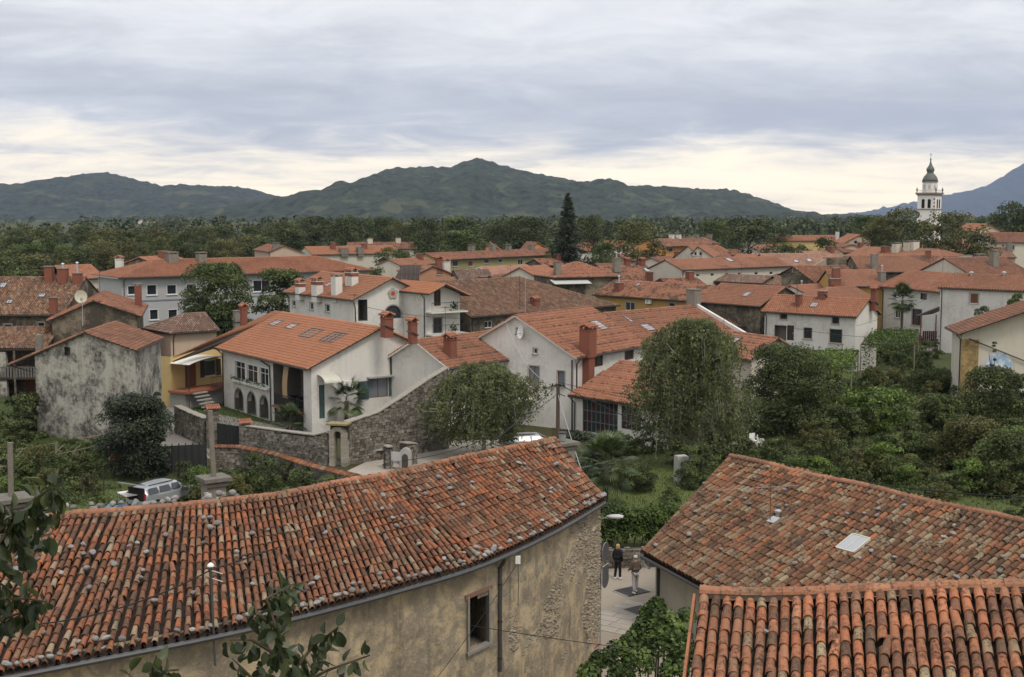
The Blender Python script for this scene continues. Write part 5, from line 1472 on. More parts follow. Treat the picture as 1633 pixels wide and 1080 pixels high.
H.chimney('L', 987, 464, .9, 1.0, BRICK, 'pipe', .8); H.skylight('L', 1013, 452, 1022, 457); HO = H
H = by_eave('red_roof_house', 'house with clean red ribbed roof and one skylight right of the ochre one', (1108, 481.5), (1211, 489), 6.5, ridge_px=(1180, 453.5), pitch=24, wall=W_OLD, tile=T_RED, seed=83, over=.5)
H.build(); H.skylight('L', 1185, 466, 1198, 474)
MB().tube([U(1147, 480, d=152), U(1147, 458, d=152)], .03, 5).build('aerial_mast', METD, H.root)
H = by_eave('cottage_house', 'white rendered house with ribbed orange roof, brick chimney and dark square windows', (1213, 497), (1366, 506), 6.0, apex=(1387, 477.4), at='B', tp=.27, wall=W_WHITE, tile=T_RED, seed=85, over=.4, gover=.3)
HJ = H
for r_ in ((1281.7, 523, 1294.7, 540), (1323, 525.5, 1342.6, 547), (1327, 505.5, 1338, 516.5), (1244, 501, 1255, 509)): H.win('L', *r_, style='single', frame=WOODB, tw=.07)
H.win('L', 1235, 519, 1254, 543, style='open', deep=.7); H.win('L', 1255, 519, 1266, 543, style='door', sh=WOODD); H.build()
H.chimney('L', 1273.5, 488, .6, 1.25, BRICK, 'slab'); H.chimney('R', 1312, 472, .8, .5, BRICK, 'slab'); H.chimney('R', 1394, 484, .6, 1.4, BRICK, 'tile'); H.skylight('L', 1291, 483, 1306, 491)
MB().tube([U(1271, 497, d=139), U(1271, 448, d=139)], .025, 5).build('aerial_mast', METD, H.root)
H = by_eave('courtyard_house', 'white house with red ribbed roof standing behind the tall palm', (1398, 456.7), (1496, 466), 7.0, ridge_px=(1450, 431.5), pitch=22, tp=.34, wall=W_WHITE, tile=T_RED, seed=87, over=.8)
H.win('L', 1427, 492, 1435.5, 507, style='plain'); H.win('L', 1454, 493, 1470, 519, style='plain', frame=WOODB); H.win('L', 1468, 468, 1478, 478, style='open', deep=.3); H.build(); H.chimney('L', 1406, 450, .8, 1.4, CONC, 'pipe', .8); H.skylight('L', 1483, 445, 1493, 452)
H = by_eave('tall_white_house', 'tall plain white house with one brown shuttered window at the right edge', (1495.6, 459), (1700, 468), 8.0, ridge_px=(1560, 437.5), pitch=22, tp=.34, wall=W_WHITE, tile=T_RED, seed=88, over=.35, gover=.15)
H.win('L', 1546.5, 468, 1560, 484.5, style='shut'); H.win('L', 1538, 518, 1550, 527, style='shut'); H.build()
HK = H
for px in (1549, 1601): 
    p, _ = H.rp('L', px, 440.5); vo = MB().lathe(p, [(.15, 0), (.15, .35), (.3, .4), (.28, .5), (.05, .6)], 10).build('roof_vent', GALV, H.root)
a, ex, n, wd = H.frame('L')
def porch():
    root = thing('wooden_porch', 'raised porch with dark red boarding and tilted roof on the tall white house', 'porch', face_pt(HK, 'L', 1480, 575, .8))
    o = HK.cFL.copy(); o.z = 0; w = -HK.e; base = o + n * -.6
    pt = lambda x, y, dn=0.0: UP(x, y, o + n * (-.6), n)
    r0, r1 = pt(1462, 504), pt(1498, 490)
    MB().prism([r0, r1, r1 - n * 4, r0 - n * 4], ZZ * .12).build('porch_roof', m_plain('grey_sheet', (.22, .22, .23)), root)
    for x in (1469, 1493): a_ = pt(x, 502); MB().span(a_, Vector((a_.x, a_.y, 0)), .12, .12, up=Vector((1, 0, 0))).build('post', WOODB, root)
    q0, q1 = pt(1471, 527), pt(1494, 545)
    for k in range(7):
        c = pt(1472.5 + k * 3.3, 536); MB().box(c, (.22, .05, 1.25), ax=(ex, n, ZZ)).build('board', m_plain('dark_red_board', (.06, .018, .014), .6) if k == 0 else bpy.data.materials['dark_red_board'], root)
    c = pt(1483, 546); MB().box(Vector((c.x, c.y, c.z)) - n * 1.9, (2.0, 3.8, .15), ax=(ex, n, ZZ)).build('floor', WOODD, root)
    c = pt(1483, 562); MB().box(Vector((c.x, c.y, c.z / 2)) - n * 1.5, (1.9, 2.8, c.z + .8), ax=(ex, n, ZZ)).build('base_wall', W_WHITE, root)
porch()
# --- mural house at the right edge
def mural_house():
    e1 = U(1528, 533, d=112); z = e1.z
    fr = Vector((.985, -.17, 0)); sd = Vector((.17, .985, 0))
    L = e1 - sd * .0; A = L + fr * 6.8 + ZZ * 2.55; Rr = A + fr * 6.8 - ZZ * 2.55
    h = House('mural_house', 'pale gabled house with a painted arch mural at the right edge', L, A, Rr, sd * 7, W_CREAM, T_RUST, seed=90, over=.5, gover=1.0, fascia=m_plain('black_verge', (.02, .02, .02)))
    h.build()
    a, ex, n, wd = h.frame('F')
    # bare stone strip at the left end of the gable
    MB().box(a + ex * .72 + ZZ * 2.85 + n * .05, (1.5, .1, 5.8), ax=(ex, n, ZZ)).build('bare_stone_pier', m_plaster('bare_ochre_stone', (.40, .28, .12), (.10, .08, .05), .8, .8, .4, lo=.4, hi=.6), h.root)
    c = face_pt(h, 'F', 1592, 604, .012); r_ = 1.15
    t = NT('painted_landscape', .8, .2); sp = t.n('ShaderNodeSeparateXYZ'); t.put(t.pos(), sp.inputs[0]); nz = t.noise(t.pos(), 1.5, 5)
    skyc = t.mix(t.ramp(nz, [(.45, 0.0), (.6, 1.0)]), (.28, .42, .60), (.62, .66, .70))
    lev = t.n('ShaderNodeMapRange'); t.put(sp.outputs[2], lev.inputs[0]); lev.inputs[1].default_value = c.z + .1; lev.inputs[2].default_value = c.z + .35; 
    t.col(t.mix(lev.outputs[0], t.mix(nz, (.30, .33, .16), (.5, .45, .3)), skyc))
    V = [c - ex * r_ - ZZ * .6, c + ex * r_ - ZZ * .6] + [c + ex * math.cos(math.pi * i / 16) * r_ + ZZ * (1.25 + math.sin(math.pi * i / 16) * r_) for i in range(17)]
    MB().prism(V, n * .012).build('mural', t.m, h.root)
    MB().tube([face_pt(h, 'F', 1545, 540, .15), face_pt(h, 'F', 1563, 547, .15), face_pt(h, 'F', 1640, 578, .15)], .06, 6).build('downpipe', MET, h.root)
mural_house()

# --- old houses at the left edge
H = by_eave('old_farmhouse', 'old stained house with broad mottled roof, three chimneys and skylights at the left edge', (-60, 503), (100, 503), 7.2, ridge_px=(60, 442), pitch=25, wall=W_OLD, tile=T_OLD, seed=100, over=.5, gover=.1)
H.win('L', 6, 517, 19, 530, style='single'); H.win('L', 60, 514, 71, 528, style='single'); H.build()
for r_ in ((-2, 452, 12, 460), (60, 469, 74, 475), (9, 479, 22, 485)): H.skylight('L', *r_)
H.chimney('L', 79, 449, .8, 1.5, BRICK, 'slab'); H.chimney('L', 101, 449, .9, 1.3, BRICK, 'pipe', .4); H.chimney('L', 124, 452, .8, 1.0, BRICK, 'pipe', 1.0)
H.chimney('L', 85.5, 498, .65, 1.4, BRICK, 'slab')
MB().tube([U(85, 481, d=130), U(85, 462, d=130)], .1, 7).build('flue_pipe', CONC, H.root)
HA = H
# lower lean-to roof and dark loggia under it
def leanto_left():
    root = thing('farm_loggia', 'dark timber loggia with balcony under a mottled lean-to roof at the left edge', 'loggia', U(30, 700, z=0))
    p0, p1 = U(-70, 557, z=4.6), U(72, 556, z=4.6); t0, t1 = p0 + Vector((0, 4.5, 1.7)), p1 + Vector((0, 4.5, 1.7))
    V, F, Uv = tiled_plane([p0, p1, t1, t0], Vector((1, 0, 0)), .22, .36, seed=6); ro = mk('roof', V, F, T_OLD, root, Uv); MB().prism([p - ZZ * .04 for p in (p0, p1, t1, t0)], -ZZ * .12).build('roof_boards', WOODD, ro)
    d = p0.y
    bx = lambda x0, x1, z0, z1, y0, y1: MB().box(((x0 + x1) / 2, (y0 + y1) / 2, (z0 + z1) / 2), (x1 - x0, y1 - y0, z1 - z0))
    X0, X1 = p0.x, p1.x - .2
    bx(X0, X1, -.2, 4.4, d + 3.6, d + 4).build('rear_wall', W_OLD, root)
    bx(X0, U(8, 600, d=d).x, -.2, 4.3, d + .3, d + .8).build('pier', W_WEATH, root)
    fl = bx(X0, X1, 1.75, 1.95, d + .2, d + 3.6).build('balcony_floor', WOODD, root)
    m = MB()
    for i in range(30): x = X0 + (X1 - X0) * i / 29; m.box((x, d + .3, 2.4), (.16, .03, .9))
    m.box(((X0 + X1) / 2, d + .3, 2.9), (X1 - X0, .06, .06)); m.build('balustrade', m_plain('grey_boards', (.14, .135, .12), .8, .3), root)
    for px in (18, 44): x = U(px, 600, d=d).x; bx(x - .05, x + .95, 0, 1.7, d + 3.5, d + 3.58).build('door', WOODB, root)
    for px in (22, 66): x = U(px, 600, d=d).x; bx(x - .08, x + .08, 0, 4.4, d + .2, d + .36).build('post', W_OLD, root)
leanto_left()
H = by_gable('cross_house', 'old house with stained gable behind the weathered white one, satellite dish and tall chimney', (74, 512), (149, 479), (226, 504), 118, 118, 15, wall=W_OLD, tile=T_RUST, skew=-.25, seed=102, over=.5, gover=.25)
H.build(); H.chimney('R', 221, 489, .7, 2.1, BRICK, 'raised')
p = U(129, 473, d=112); dm = thing('dish_mast', 'large cream satellite dish on a thin mast before the stained gable', 'satellite dish', U(132, 520, d=112)); MB().tube([U(132, 520, d=112), U(131, 474, d=112)], .035, 6).build('mast', GALV, dm); dish(dm, p, .55, (.35, -1, .1), m_plain('cream_dish', (.5, .47, .38), .5))
H = by_gable('weathered_house', 'tall house with black streaked white gable and orange verge beside the lane', (12.6, 582), (134.6, 529.4), (219, 558.6), 96.5, 91, 9, wall=W_WEATH, tile=T_RUST, skew=-.54, seed=104, over=.35, gover=.2, overL=2.75)
HW = H
H.win('F', 128, 550, 142, 564, style='open', deep=.5)
for (x0, y0, x1, y1) in ((221, 570, 224, 590), (228, 561, 231, 580)): H.win('R', x0, y0, x1, y1, style='plain', frame=WOODD)
H.build()
a, ex, n, wd = H.frame('F')
MB().box(H.L + (H.A - H.L) * .38 + ZZ * .5 + H.e * .8, (.6, .6, 1.6), ax=(H.e, H.w, ZZ)).build('chimney', CONC, H.root)
# ================================================================== the town behind
def far(name, label, A, B, ze, rpx, pitch=23, wall=W_CREAM, tile=T_FAR, wins=(), chim=(), sky=(), wk=None, **kw):
    h = by_eave(name, label, A, B, ze, ridge_px=rpx, pitch=pitch, wall=wall, tile=tile, steps=False, over=kw.pop('over', .4), gover=kw.pop('gover', .2), **kw)
    for w_ in wins: h.win('L', *w_[:4], style=(w_[4] if len(w_) > 4 else 'single'), **(wk or {}))
    h.build()
    for c in chim: h.chimney('L', c[0], c[1], c[2], c[3], c[4] if len(c) > 4 else BRICK, c[5] if len(c) > 5 else 'slab')
    for s_ in sky: h.skylight('L', *s_)
    return h
# left of the church line, nearest first
far('hipped_house', 'orange hipped roof house left of the grey office block', (150, 462), (222, 449), 6.5, (150, 437), 20, W_GREY, T_FAR, hipF=5, hipB=4, seed=201, chim=((191, 440, .9, 2.2, W_WHITE, 'tile'),))
far('hip_house', 'orange pyramid roofed house peeping over the old mottled roof at left', (104, 446), (176, 443), 7.0, (139, 422), 24, W_CREAM, T_FAR, hipF=7, hipB=7, seed=202)
h = by_gable('gable_house', 'pink walled small house with orange gable behind the rosette house', (665, 437), (691, 424), (724, 437), 190, 192, 12, wall=W_PINK, tile=T_PATCH, steps=False, seed=203); h.win('F', 697, 432, 703, 438, style='single'); h.build(); h.chimney('R', 712, 434, 1.0, 1.6, W_WHITE, 'tile'); h.chimney('R', 700, 428, .9, 1.4, BRICK, 'tile')
far('pink_house', 'low house with pinkish weathered roof below the pink gable', (655, 462), (738, 460), 5.5, (700, 443), 22, W_PINK, T_PALE, seed=204)
far('terrace_house', 'long olive terrace with weathered roof, white windows and round cowls', (700, 415), (893, 406), 7.2, (800, 399), 20, W_OLIVE, T_RUST, seed=205, over=.6,
    wins=((722, 416, 731, 425), (746, 416, 754.5, 425, 'shut'), (772, 413, 780, 420), (795, 412.5, 801, 419), (826, 414, 834, 422, 'plain'), (848, 412.6, 855.5, 421.4, 'plain'), (868.5, 410, 874, 416.5)),
    chim=((752, 401, 1.2, 1.2, CONC, 'raised'), (785, 400, 1.2, 1.2, CONC, 'raised'), (811, 399.5, 1.1, 1.1, CONC, 'raised'), (847, 399, 1.2, 1.1, CONC, 'raised'), (879, 398, 1.2, 1.0, CONC, 'raised')))
far('dark_roof_house', 'house with dark brown roof left of the flat red one below the terrace', (733, 447), (790, 446), 5.5, (760, 430), 22, W_OLD, T_MOSS, seed=206)
far('red_house', 'house with even red roof and a pale verge before the olive terrace', (787, 438.5), (862, 434), 6.2, (800, 424), 22, W_CREAM, T_PALE, seed=207, gover=.3, fascia=WHITE)
far('brown_ridge_house', 'brown roofed house with two chimneys behind the dark mottled roof', (800, 452), (885, 448), 5.6, (845, 437), 20, W_OLD, T_RUST, seed=208, chim=((838, 440, 1.3, 1.0, BRICK, 'raised'), (849, 442, 1.2, .8, CONC, 'raised'), (864, 440, .7, 1.2, W_WHITE, 'slab')))
h = far('pyramid_house', 'square house with pyramid orange roof and striped awning in the middle of town', (883, 443), (992, 441), 7.4, (941, 417.5), 25, W_OLD, T_STRIPE, hipF=5.2, hipB=5.2, seed=209, chim=((889, 436, .9, 1.6, CONC, 'raised'), (983, 432, 1.0, 2.0, CONC, 'pipe')))
a, ex, n, wd = h.frame('L'); p = face_pt(h, 'L', 907, 449, .8); MB().box(p, (wd * .55, 2.2, .08), ax=(ex, (n - ZZ * .25).normalized(), ZZ)).build('awning', m_plain('pale_awning', (.42, .42, .40)), h.root)
far('orange_gable_house', 'orange roof with square chimney tucked left of the pyramid roof', (862, 445), (902, 440), 6.6, (884, 421), 26, W_CREAM, T_FAR, seed=210)
far('skylight_house', 'rusty orange roof with two open skylights right of the pyramid roof', (990, 452), (1068, 449), 6.0, (1020, 423.5), 22, W_OLD, T_PATCH, seed=211, sky=((1026, 428, 1036, 434), (1049, 428, 1059, 434)), chim=((1040, 447, 1.6, 1.3, BRICK, 'slab'), (1073, 445, .8, 1.2, BRICK, 'slab'), (1000, 424, .8, .9, BRICK, 'tile'), (1024, 424, .8, .9, BRICK, 'tile')))
far('long_white_house', 'long pale building with a row of small square windows below an orange roof', (1088.5, 431), (1264, 424.3), 8.2, (1130, 412), 21, W_CREAM, T_FAR, seed=212, wk=dict(trim=False),
    wins=tuple((x - 2.6, y - 2.2, x + 2.6, y + 2.6) for x, y in ((1097, 439.5), (1113, 439), (1136, 438), (1159, 437.5), (1179, 437), (1206, 436), (1230, 435.5), (1250, 435))), sky=((1158, 412, 1168, 418),))
h = by_gable('dormer_house', 'tall orange roof with a white twin windowed dormer above the long pale building', (1101, 405), (1113, 393), (1139, 411), 222, 221, 14, wall=W_CREAM, tile=T_FAR, steps=False, seed=213); h.win('F', 1107, 402, 1111, 408, style='single'); h.win('F', 1115, 402, 1119.5, 408, style='single'); h.build()
far('attic_house', 'orange roof rising behind the dormer', (1120, 413), (1170, 412), 8.6, (1140, 391.5), 26, W_CREAM, T_FAR, seed=214)
far('balcony_block', 'long apartment house with orange roof, white and orange walls beside the big dark tree', (1062, 393.5), (1150, 389.5), 8.6, (1100, 379.5), 20, W_ORANGE, T_PATCH, seed=215, over=.8, wins=((1066, 396, 1073, 402), (1096, 396, 1106, 401), (1130, 393, 1138, 398)), chim=((1071, 380, 1.2, 1.0, W_WHITE), (1082, 380, 1.2, 1.0, W_WHITE), (1110, 380, 1.3, 1.0, CONC), (1131, 379.5, 1.3, 1.0, CONC)))
far('pink_roof_house', 'wide pale pink weathered roof with small skylights on the right of the town', (1225, 424.5), (1322, 424), 7.6, (1270, 404.5), 22, W_CREAM, T_PALE, seed=216, sky=((1265, 415, 1274, 419), (1286, 413, 1295, 418)))
far('yellow_school', 'long yellow building with orange roof and white chimney far right', (1238, 384.5), (1345, 384), 8.2, (1290, 375.5), 20, W_YELLOW, T_FAR, seed=217, cat='building', wins=tuple((x, 387, x + 4, 391) for x in (1320, 1330)), chim=((1335, 382, 1.0, 2.6, W_WHITE, 'slab'),))
h = by_gable('beige_house', 'beige gabled house with grey verge beside the yellow building', (1346, 388), (1372, 374), (1392, 384), 330, 330, 12, wall=W_PEACH, tile=T_FAR, steps=False, seed=218); h.win('F', 1362, 384, 1367, 389, style='single'); h.build()
h = by_gable('brown_gable_house', 'small brown roofed house below the beige gable', (1333, 397), (1360, 390), (1386, 400), 300, 300, 12, wall=W_PEACH, tile=T_RUST, steps=False, seed=219); h.build()
far('orange_wide_house', 'wide orange roof with cluster of pale chimneys below the church', (1345, 409), (1503, 416), 9.0, (1420, 395), 20, W_CREAM, T_FAR, seed=220, hipB=6, chim=((1412, 402, 1.2, 1.0, BRICK, 'slab'), (1430, 402, 1.3, 1.5, W_CREAM, 'raised'), (1449, 399, 1.4, 1.4, W_CREAM, 'raised'), (1457, 398, 1.4, 1.4, W_CREAM, 'raised')))
far('red_wide_house', 'broad plain red roof under the pale chimneys', (1372, 434), (1522, 434), 8.0, (1440, 408), 21, W_OLD, T_FAR, seed=221, hipB=6, chim=((1394, 428, 1.0, 2.0, CONC, 'raised'),))
# dark stained firewall with plaster gable
def firewall():
    root = thing('firewall', 'long dark stained firewall with pale triangular gable between orange roofs', 'wall', U(1340, 430, d=205))
    P = lambda x, y, d=205: U(x, y, d=d)
    MB().prism([P(1318, 432), P(1366, 431), P(1366, 409), P(1319, 412)], Vector((0, .6, 0))).build('stained_wall', W_OLD, root); MB().prism([P(1366, 431), P(1400, 430), P(1370, 408), P(1366, 409)], Vector((0, .6, 0))).build('gable', m_plaster('pale_gable', (.36, .33, .27)), root)
    MB().prism([P(1294, 426), P(1318, 430), P(1318, 412)], Vector((0, .6, 0))).build('side_gable', m_plaster('side_gable', (.33, .29, .22)), root)
firewall()
far('valley_house', 'orange roof with a grey metal valley below the dark firewall', (1330, 457), (1412, 457), 7.0, (1370, 431), 22, W_OCHRE, T_FAR, seed=222, chim=((1333, 442, 1.0, 1.1, BRICK, 'raised'), (1331, 452, 1.4, .6, BRICK, 'slab')))
h = by_gable('old_gable_house', 'old house with white oval attic window and rust coloured roof', (1240, 438), (1264, 425), (1303, 453), 190, 186, 10, wall=W_OLD, tile=T_RUST, steps=False, skew=.5, seed=223); h.win('F', 1260, 428, 1265, 434, style='single'); h.build()
far('brown_old_house', 'old brown mottled roof left of the attic window gable', (1205, 452), (1285, 460), 6.0, (1240, 437), 21, W_OLD, T_OLD, seed=224, chim=((1278, 470, .8, 1.2, CONC, 'pipe'),))
far('small_orange_house', 'small orange roof with white verge behind the brick chimneys', (1283, 467), (1342, 463), 6.0, (1310, 452.5), 20, W_WHITE, T_FAR, seed=225)
far('hip_red_house', 'red roof sloping up behind the white rendered house', (1318, 482), (1398, 478), 5.6, (1362, 457), 22, W_WHITE, T_RED, hipF=4.0, seed=226)
far('back_old_house', 'weathered red roof strip behind the ochre house', (1105, 447), (1215, 452), 6.2, (1150, 437), 20, W_OLD, T_MOSS, seed=227)
far('shed_house', 'small mossy shed with yellow gable behind the firewall roof', (1150, 521), (1212, 521), 4.0, (1180, 501), 20, m_plaster('mossy_yellow', (.34, .28, .12), (.07, .07, .04), .7), T_OLD, seed=228)
far('east_orange_house', 'orange roof with black chimney above the tall white house', (1500, 440), (1575, 440), 7.6, (1535, 420), 20, W_CREAM, T_FAR, seed=229, chim=((1562, 439, 1.3, 3.0, CONC, 'raised'), (1541, 421, 1.4, 1.3, W_CREAM, 'slab')))
far('east_rust_house', 'large rust coloured roof with vents at the right edge', (1560, 446), (1660, 444), 8.0, (1610, 410), 20, W_CREAM, T_RUST, seed=230, chim=((1585, 424, 1.0, 2.0, CONC, 'raised'),), sky=((1575, 418, 1582, 421),))
far('east_pink_house', 'pinkish grey roof right of the chestnut trees', (1560, 411), (1622, 411), 7.0, (1590, 394), 22, W_PEACH, T_PALE, seed=231, chim=((1609, 400, 1.2, 2.0, CONC, 'slab'),))
far('east_beige_house', 'beige house with wide weathered roof at the far right', (1580, 387), (1660, 387), 10.0, (1610, 371), 22, W_CREAM, T_RUST, seed=232, wins=((1611, 391, 1618, 399), (1598, 390, 1602, 396)))
h = by_gable('church_side_house', 'orange gable just right of the trees below the church', (1555, 369), (1575, 357), (1598, 369), 330, 330, 15, wall=W_PEACH, tile=T_FAR, steps=False, seed=233); h.build()
# behind the office block
h = by_gable('beige_gable_house', 'beige house with shallow brown gable and pots behind the office block', (428, 402), (453, 392), (486, 404), 285, 285, 20, wall=W_PEACH, tile=T_RUST, steps=False, seed=240, skew=-.4); h.build(); h.chimney('L', 440, 396, 1.4, 1.0, CONC, 'raised')
far('bright_orange_house', 'long bright orange roof with dark pots behind the office block', (498, 406.5), (640, 404), 7.0, (560, 392.5), 20, W_CREAM, T_NEW, seed=241, chim=((531, 397, 1.1, 1.6, BRICK), (548, 404, 2.0, 1.2, CONC, 'raised'), (574, 404, 1.6, 1.4, CONC, 'raised'), (581, 396, 1.2, 1.2, BRICK)))
far('patched_orange_house', 'long patched orange roof behind the bright one', (560, 398), (667, 397), 8.0, (610, 386.5), 18, W_CREAM, T_PATCH, seed=242, chim=((590, 388, 1.2, 1.2, W_CREAM), (635, 387, 1.2, 1.2, W_CREAM)))
h = by_gable('little_orange_house', 'little orange walled gable poking above the terrace roof', (771, 399), (780, 387), (798, 399), 320, 320, 10, wall=W_ORANGE, tile=T_RUST, steps=False, seed=243); h.build()
h = by_gable('barn_house', 'orange walled house with a rust roof left of the dark spruce', (846, 400), (857, 387), (880, 399), 310, 314, 14, wall=W_ORANGE, tile=T_RUST, steps=False, seed=244, skew=.5); h.build()
far('village_house', 'red roof glimpsed right of the dark spruce', (925, 401), (962, 400), 6.5, (945, 387), 24, W_WHITE, T_FAR, seed=245, chim=((945, 389, 1.0, 1.4, BRICK),)); far('hamlet_house', 'red roof glimpsed between the spruce and the round brown tree', (968, 397), (1012, 396), 6.5, (985, 384), 24, W_WHITE, T_FAR, seed=246)
far('lane_house', 'red roofed house behind small evergreen trees right of the big dark tree', (1215, 402), (1262, 398), 6.5, (1240, 389), 24, W_WHITE, T_FAR, seed=247)
far('flat_white_house', 'white flat building with grey roof far left among trees', (310, 391), (336, 391), 5.5, (322, 384.5), 12, W_WHITE, m_plain('grey_sheet_roof', (.35, .36, .38)), seed=248)
far('roof_edge_house', 'reddish roof with rooftop pots just behind the office block ridge', (245, 420), (300, 416), 9.4, (272, 407), 20, W_OLD, T_FAR, seed=249, chim=((262, 413, 1.4, 1.2, BRICK, 'slab'),))
far('grey_ridge_house', 'brown roof strip behind the pyramid roof', (960, 430), (1010, 429), 6.8, (985, 420), 20, W_OLD, T_RUST, seed=250)
far('mid_orange_house', 'orange roof between the long pale building and the pink roof', (1150, 421), (1230, 424), 7.5, (1200, 406), 20, W_CREAM, T_RED, seed=251)
far('arcade_house', 'low orange roof with wooden store below the big dark tree', (1158, 407), (1182, 407), 6.5, (1170, 398), 18, W_OLD, T_PATCH, seed=252)
for nm, A, B, ze, rp_, wl, tl in (('red roof low before the brown round tree', (1000, 416), (1062, 414), 7, (1030, 405), W_CREAM, T_FAR), ('patched roof left of the pyramid roof chimney', (868, 424), (925, 422), 7, (890, 412), W_OLD, T_PATCH), ('rusty roof in front of the dormer', (1060, 421), (1100, 418), 7.5, (1080, 408), W_CREAM, T_RUST), ('orange roof left of the lone broad tree', (1120, 403), (1165, 402), 8, (1140, 393), W_WHITE, T_FAR),
    ('pale roof behind the dark firewall', (1300, 412), (1352, 410), 8.5, (1325, 400), W_PEACH, T_PALE), ('old roof behind the rosette house balcony', (735, 470), (800, 468), 6, (770, 452), W_OLD, T_RUST), ('orange roof between pink gable and terrace', (640, 424), (700, 420), 7, (670, 411), W_CREAM, T_FAR), ('rusty roof above the cottage chimneys', (1290, 447), (1330, 446), 7, (1310, 436), W_CREAM, T_RUST), ('red roof strip right of the skylight roof', (1070, 458), (1130, 456), 6, (1100, 443), W_OLD, T_PATCH), ('orange roof under the church trees', (1440, 420), (1530, 421), 8.5, (1480, 408), W_CREAM, T_RUST), ('tan roof right of the yellow building', (1345, 403), (1400, 402), 8, (1372, 392), W_PEACH, T_RUST), ('red roof beyond the church', (1500, 400), (1560, 400), 8.5, (1530, 388), W_CREAM, T_FAR)):
    far('town_house', nm, A, B, ze, rp_, 21, wl, tl, seed=len(nm) + A[0], chim=((rp_[0], rp_[1] + 3, 1.0, 1.2, BRICK),))
# villages on the far plain
for i, (px, d, s_) in enumerate(((430, 1500, 9), (520, 1700, 9), (640, 1500, 8), (700, 1350, 8), (760, 1600, 9), (250, 1900, 9), (236, 2300, 14), (222, 2300, 9), (330, 1250, 8), (365, 1180, 8), (600, 1900, 9))):
    x = (px - CX) / FPX * d
    hh = House('village_house', 'white house of the far villages on the plain', Vector((x, d, 5)), Vector((x + s_ / 2, d, 8)), Vector((x + s_, d, 5)), Vector((0, 12, 0)), W_WHITE, T_FAR, steps=False, ridge=False, pitch=.8, group='houses of the far villages'); hh.build()

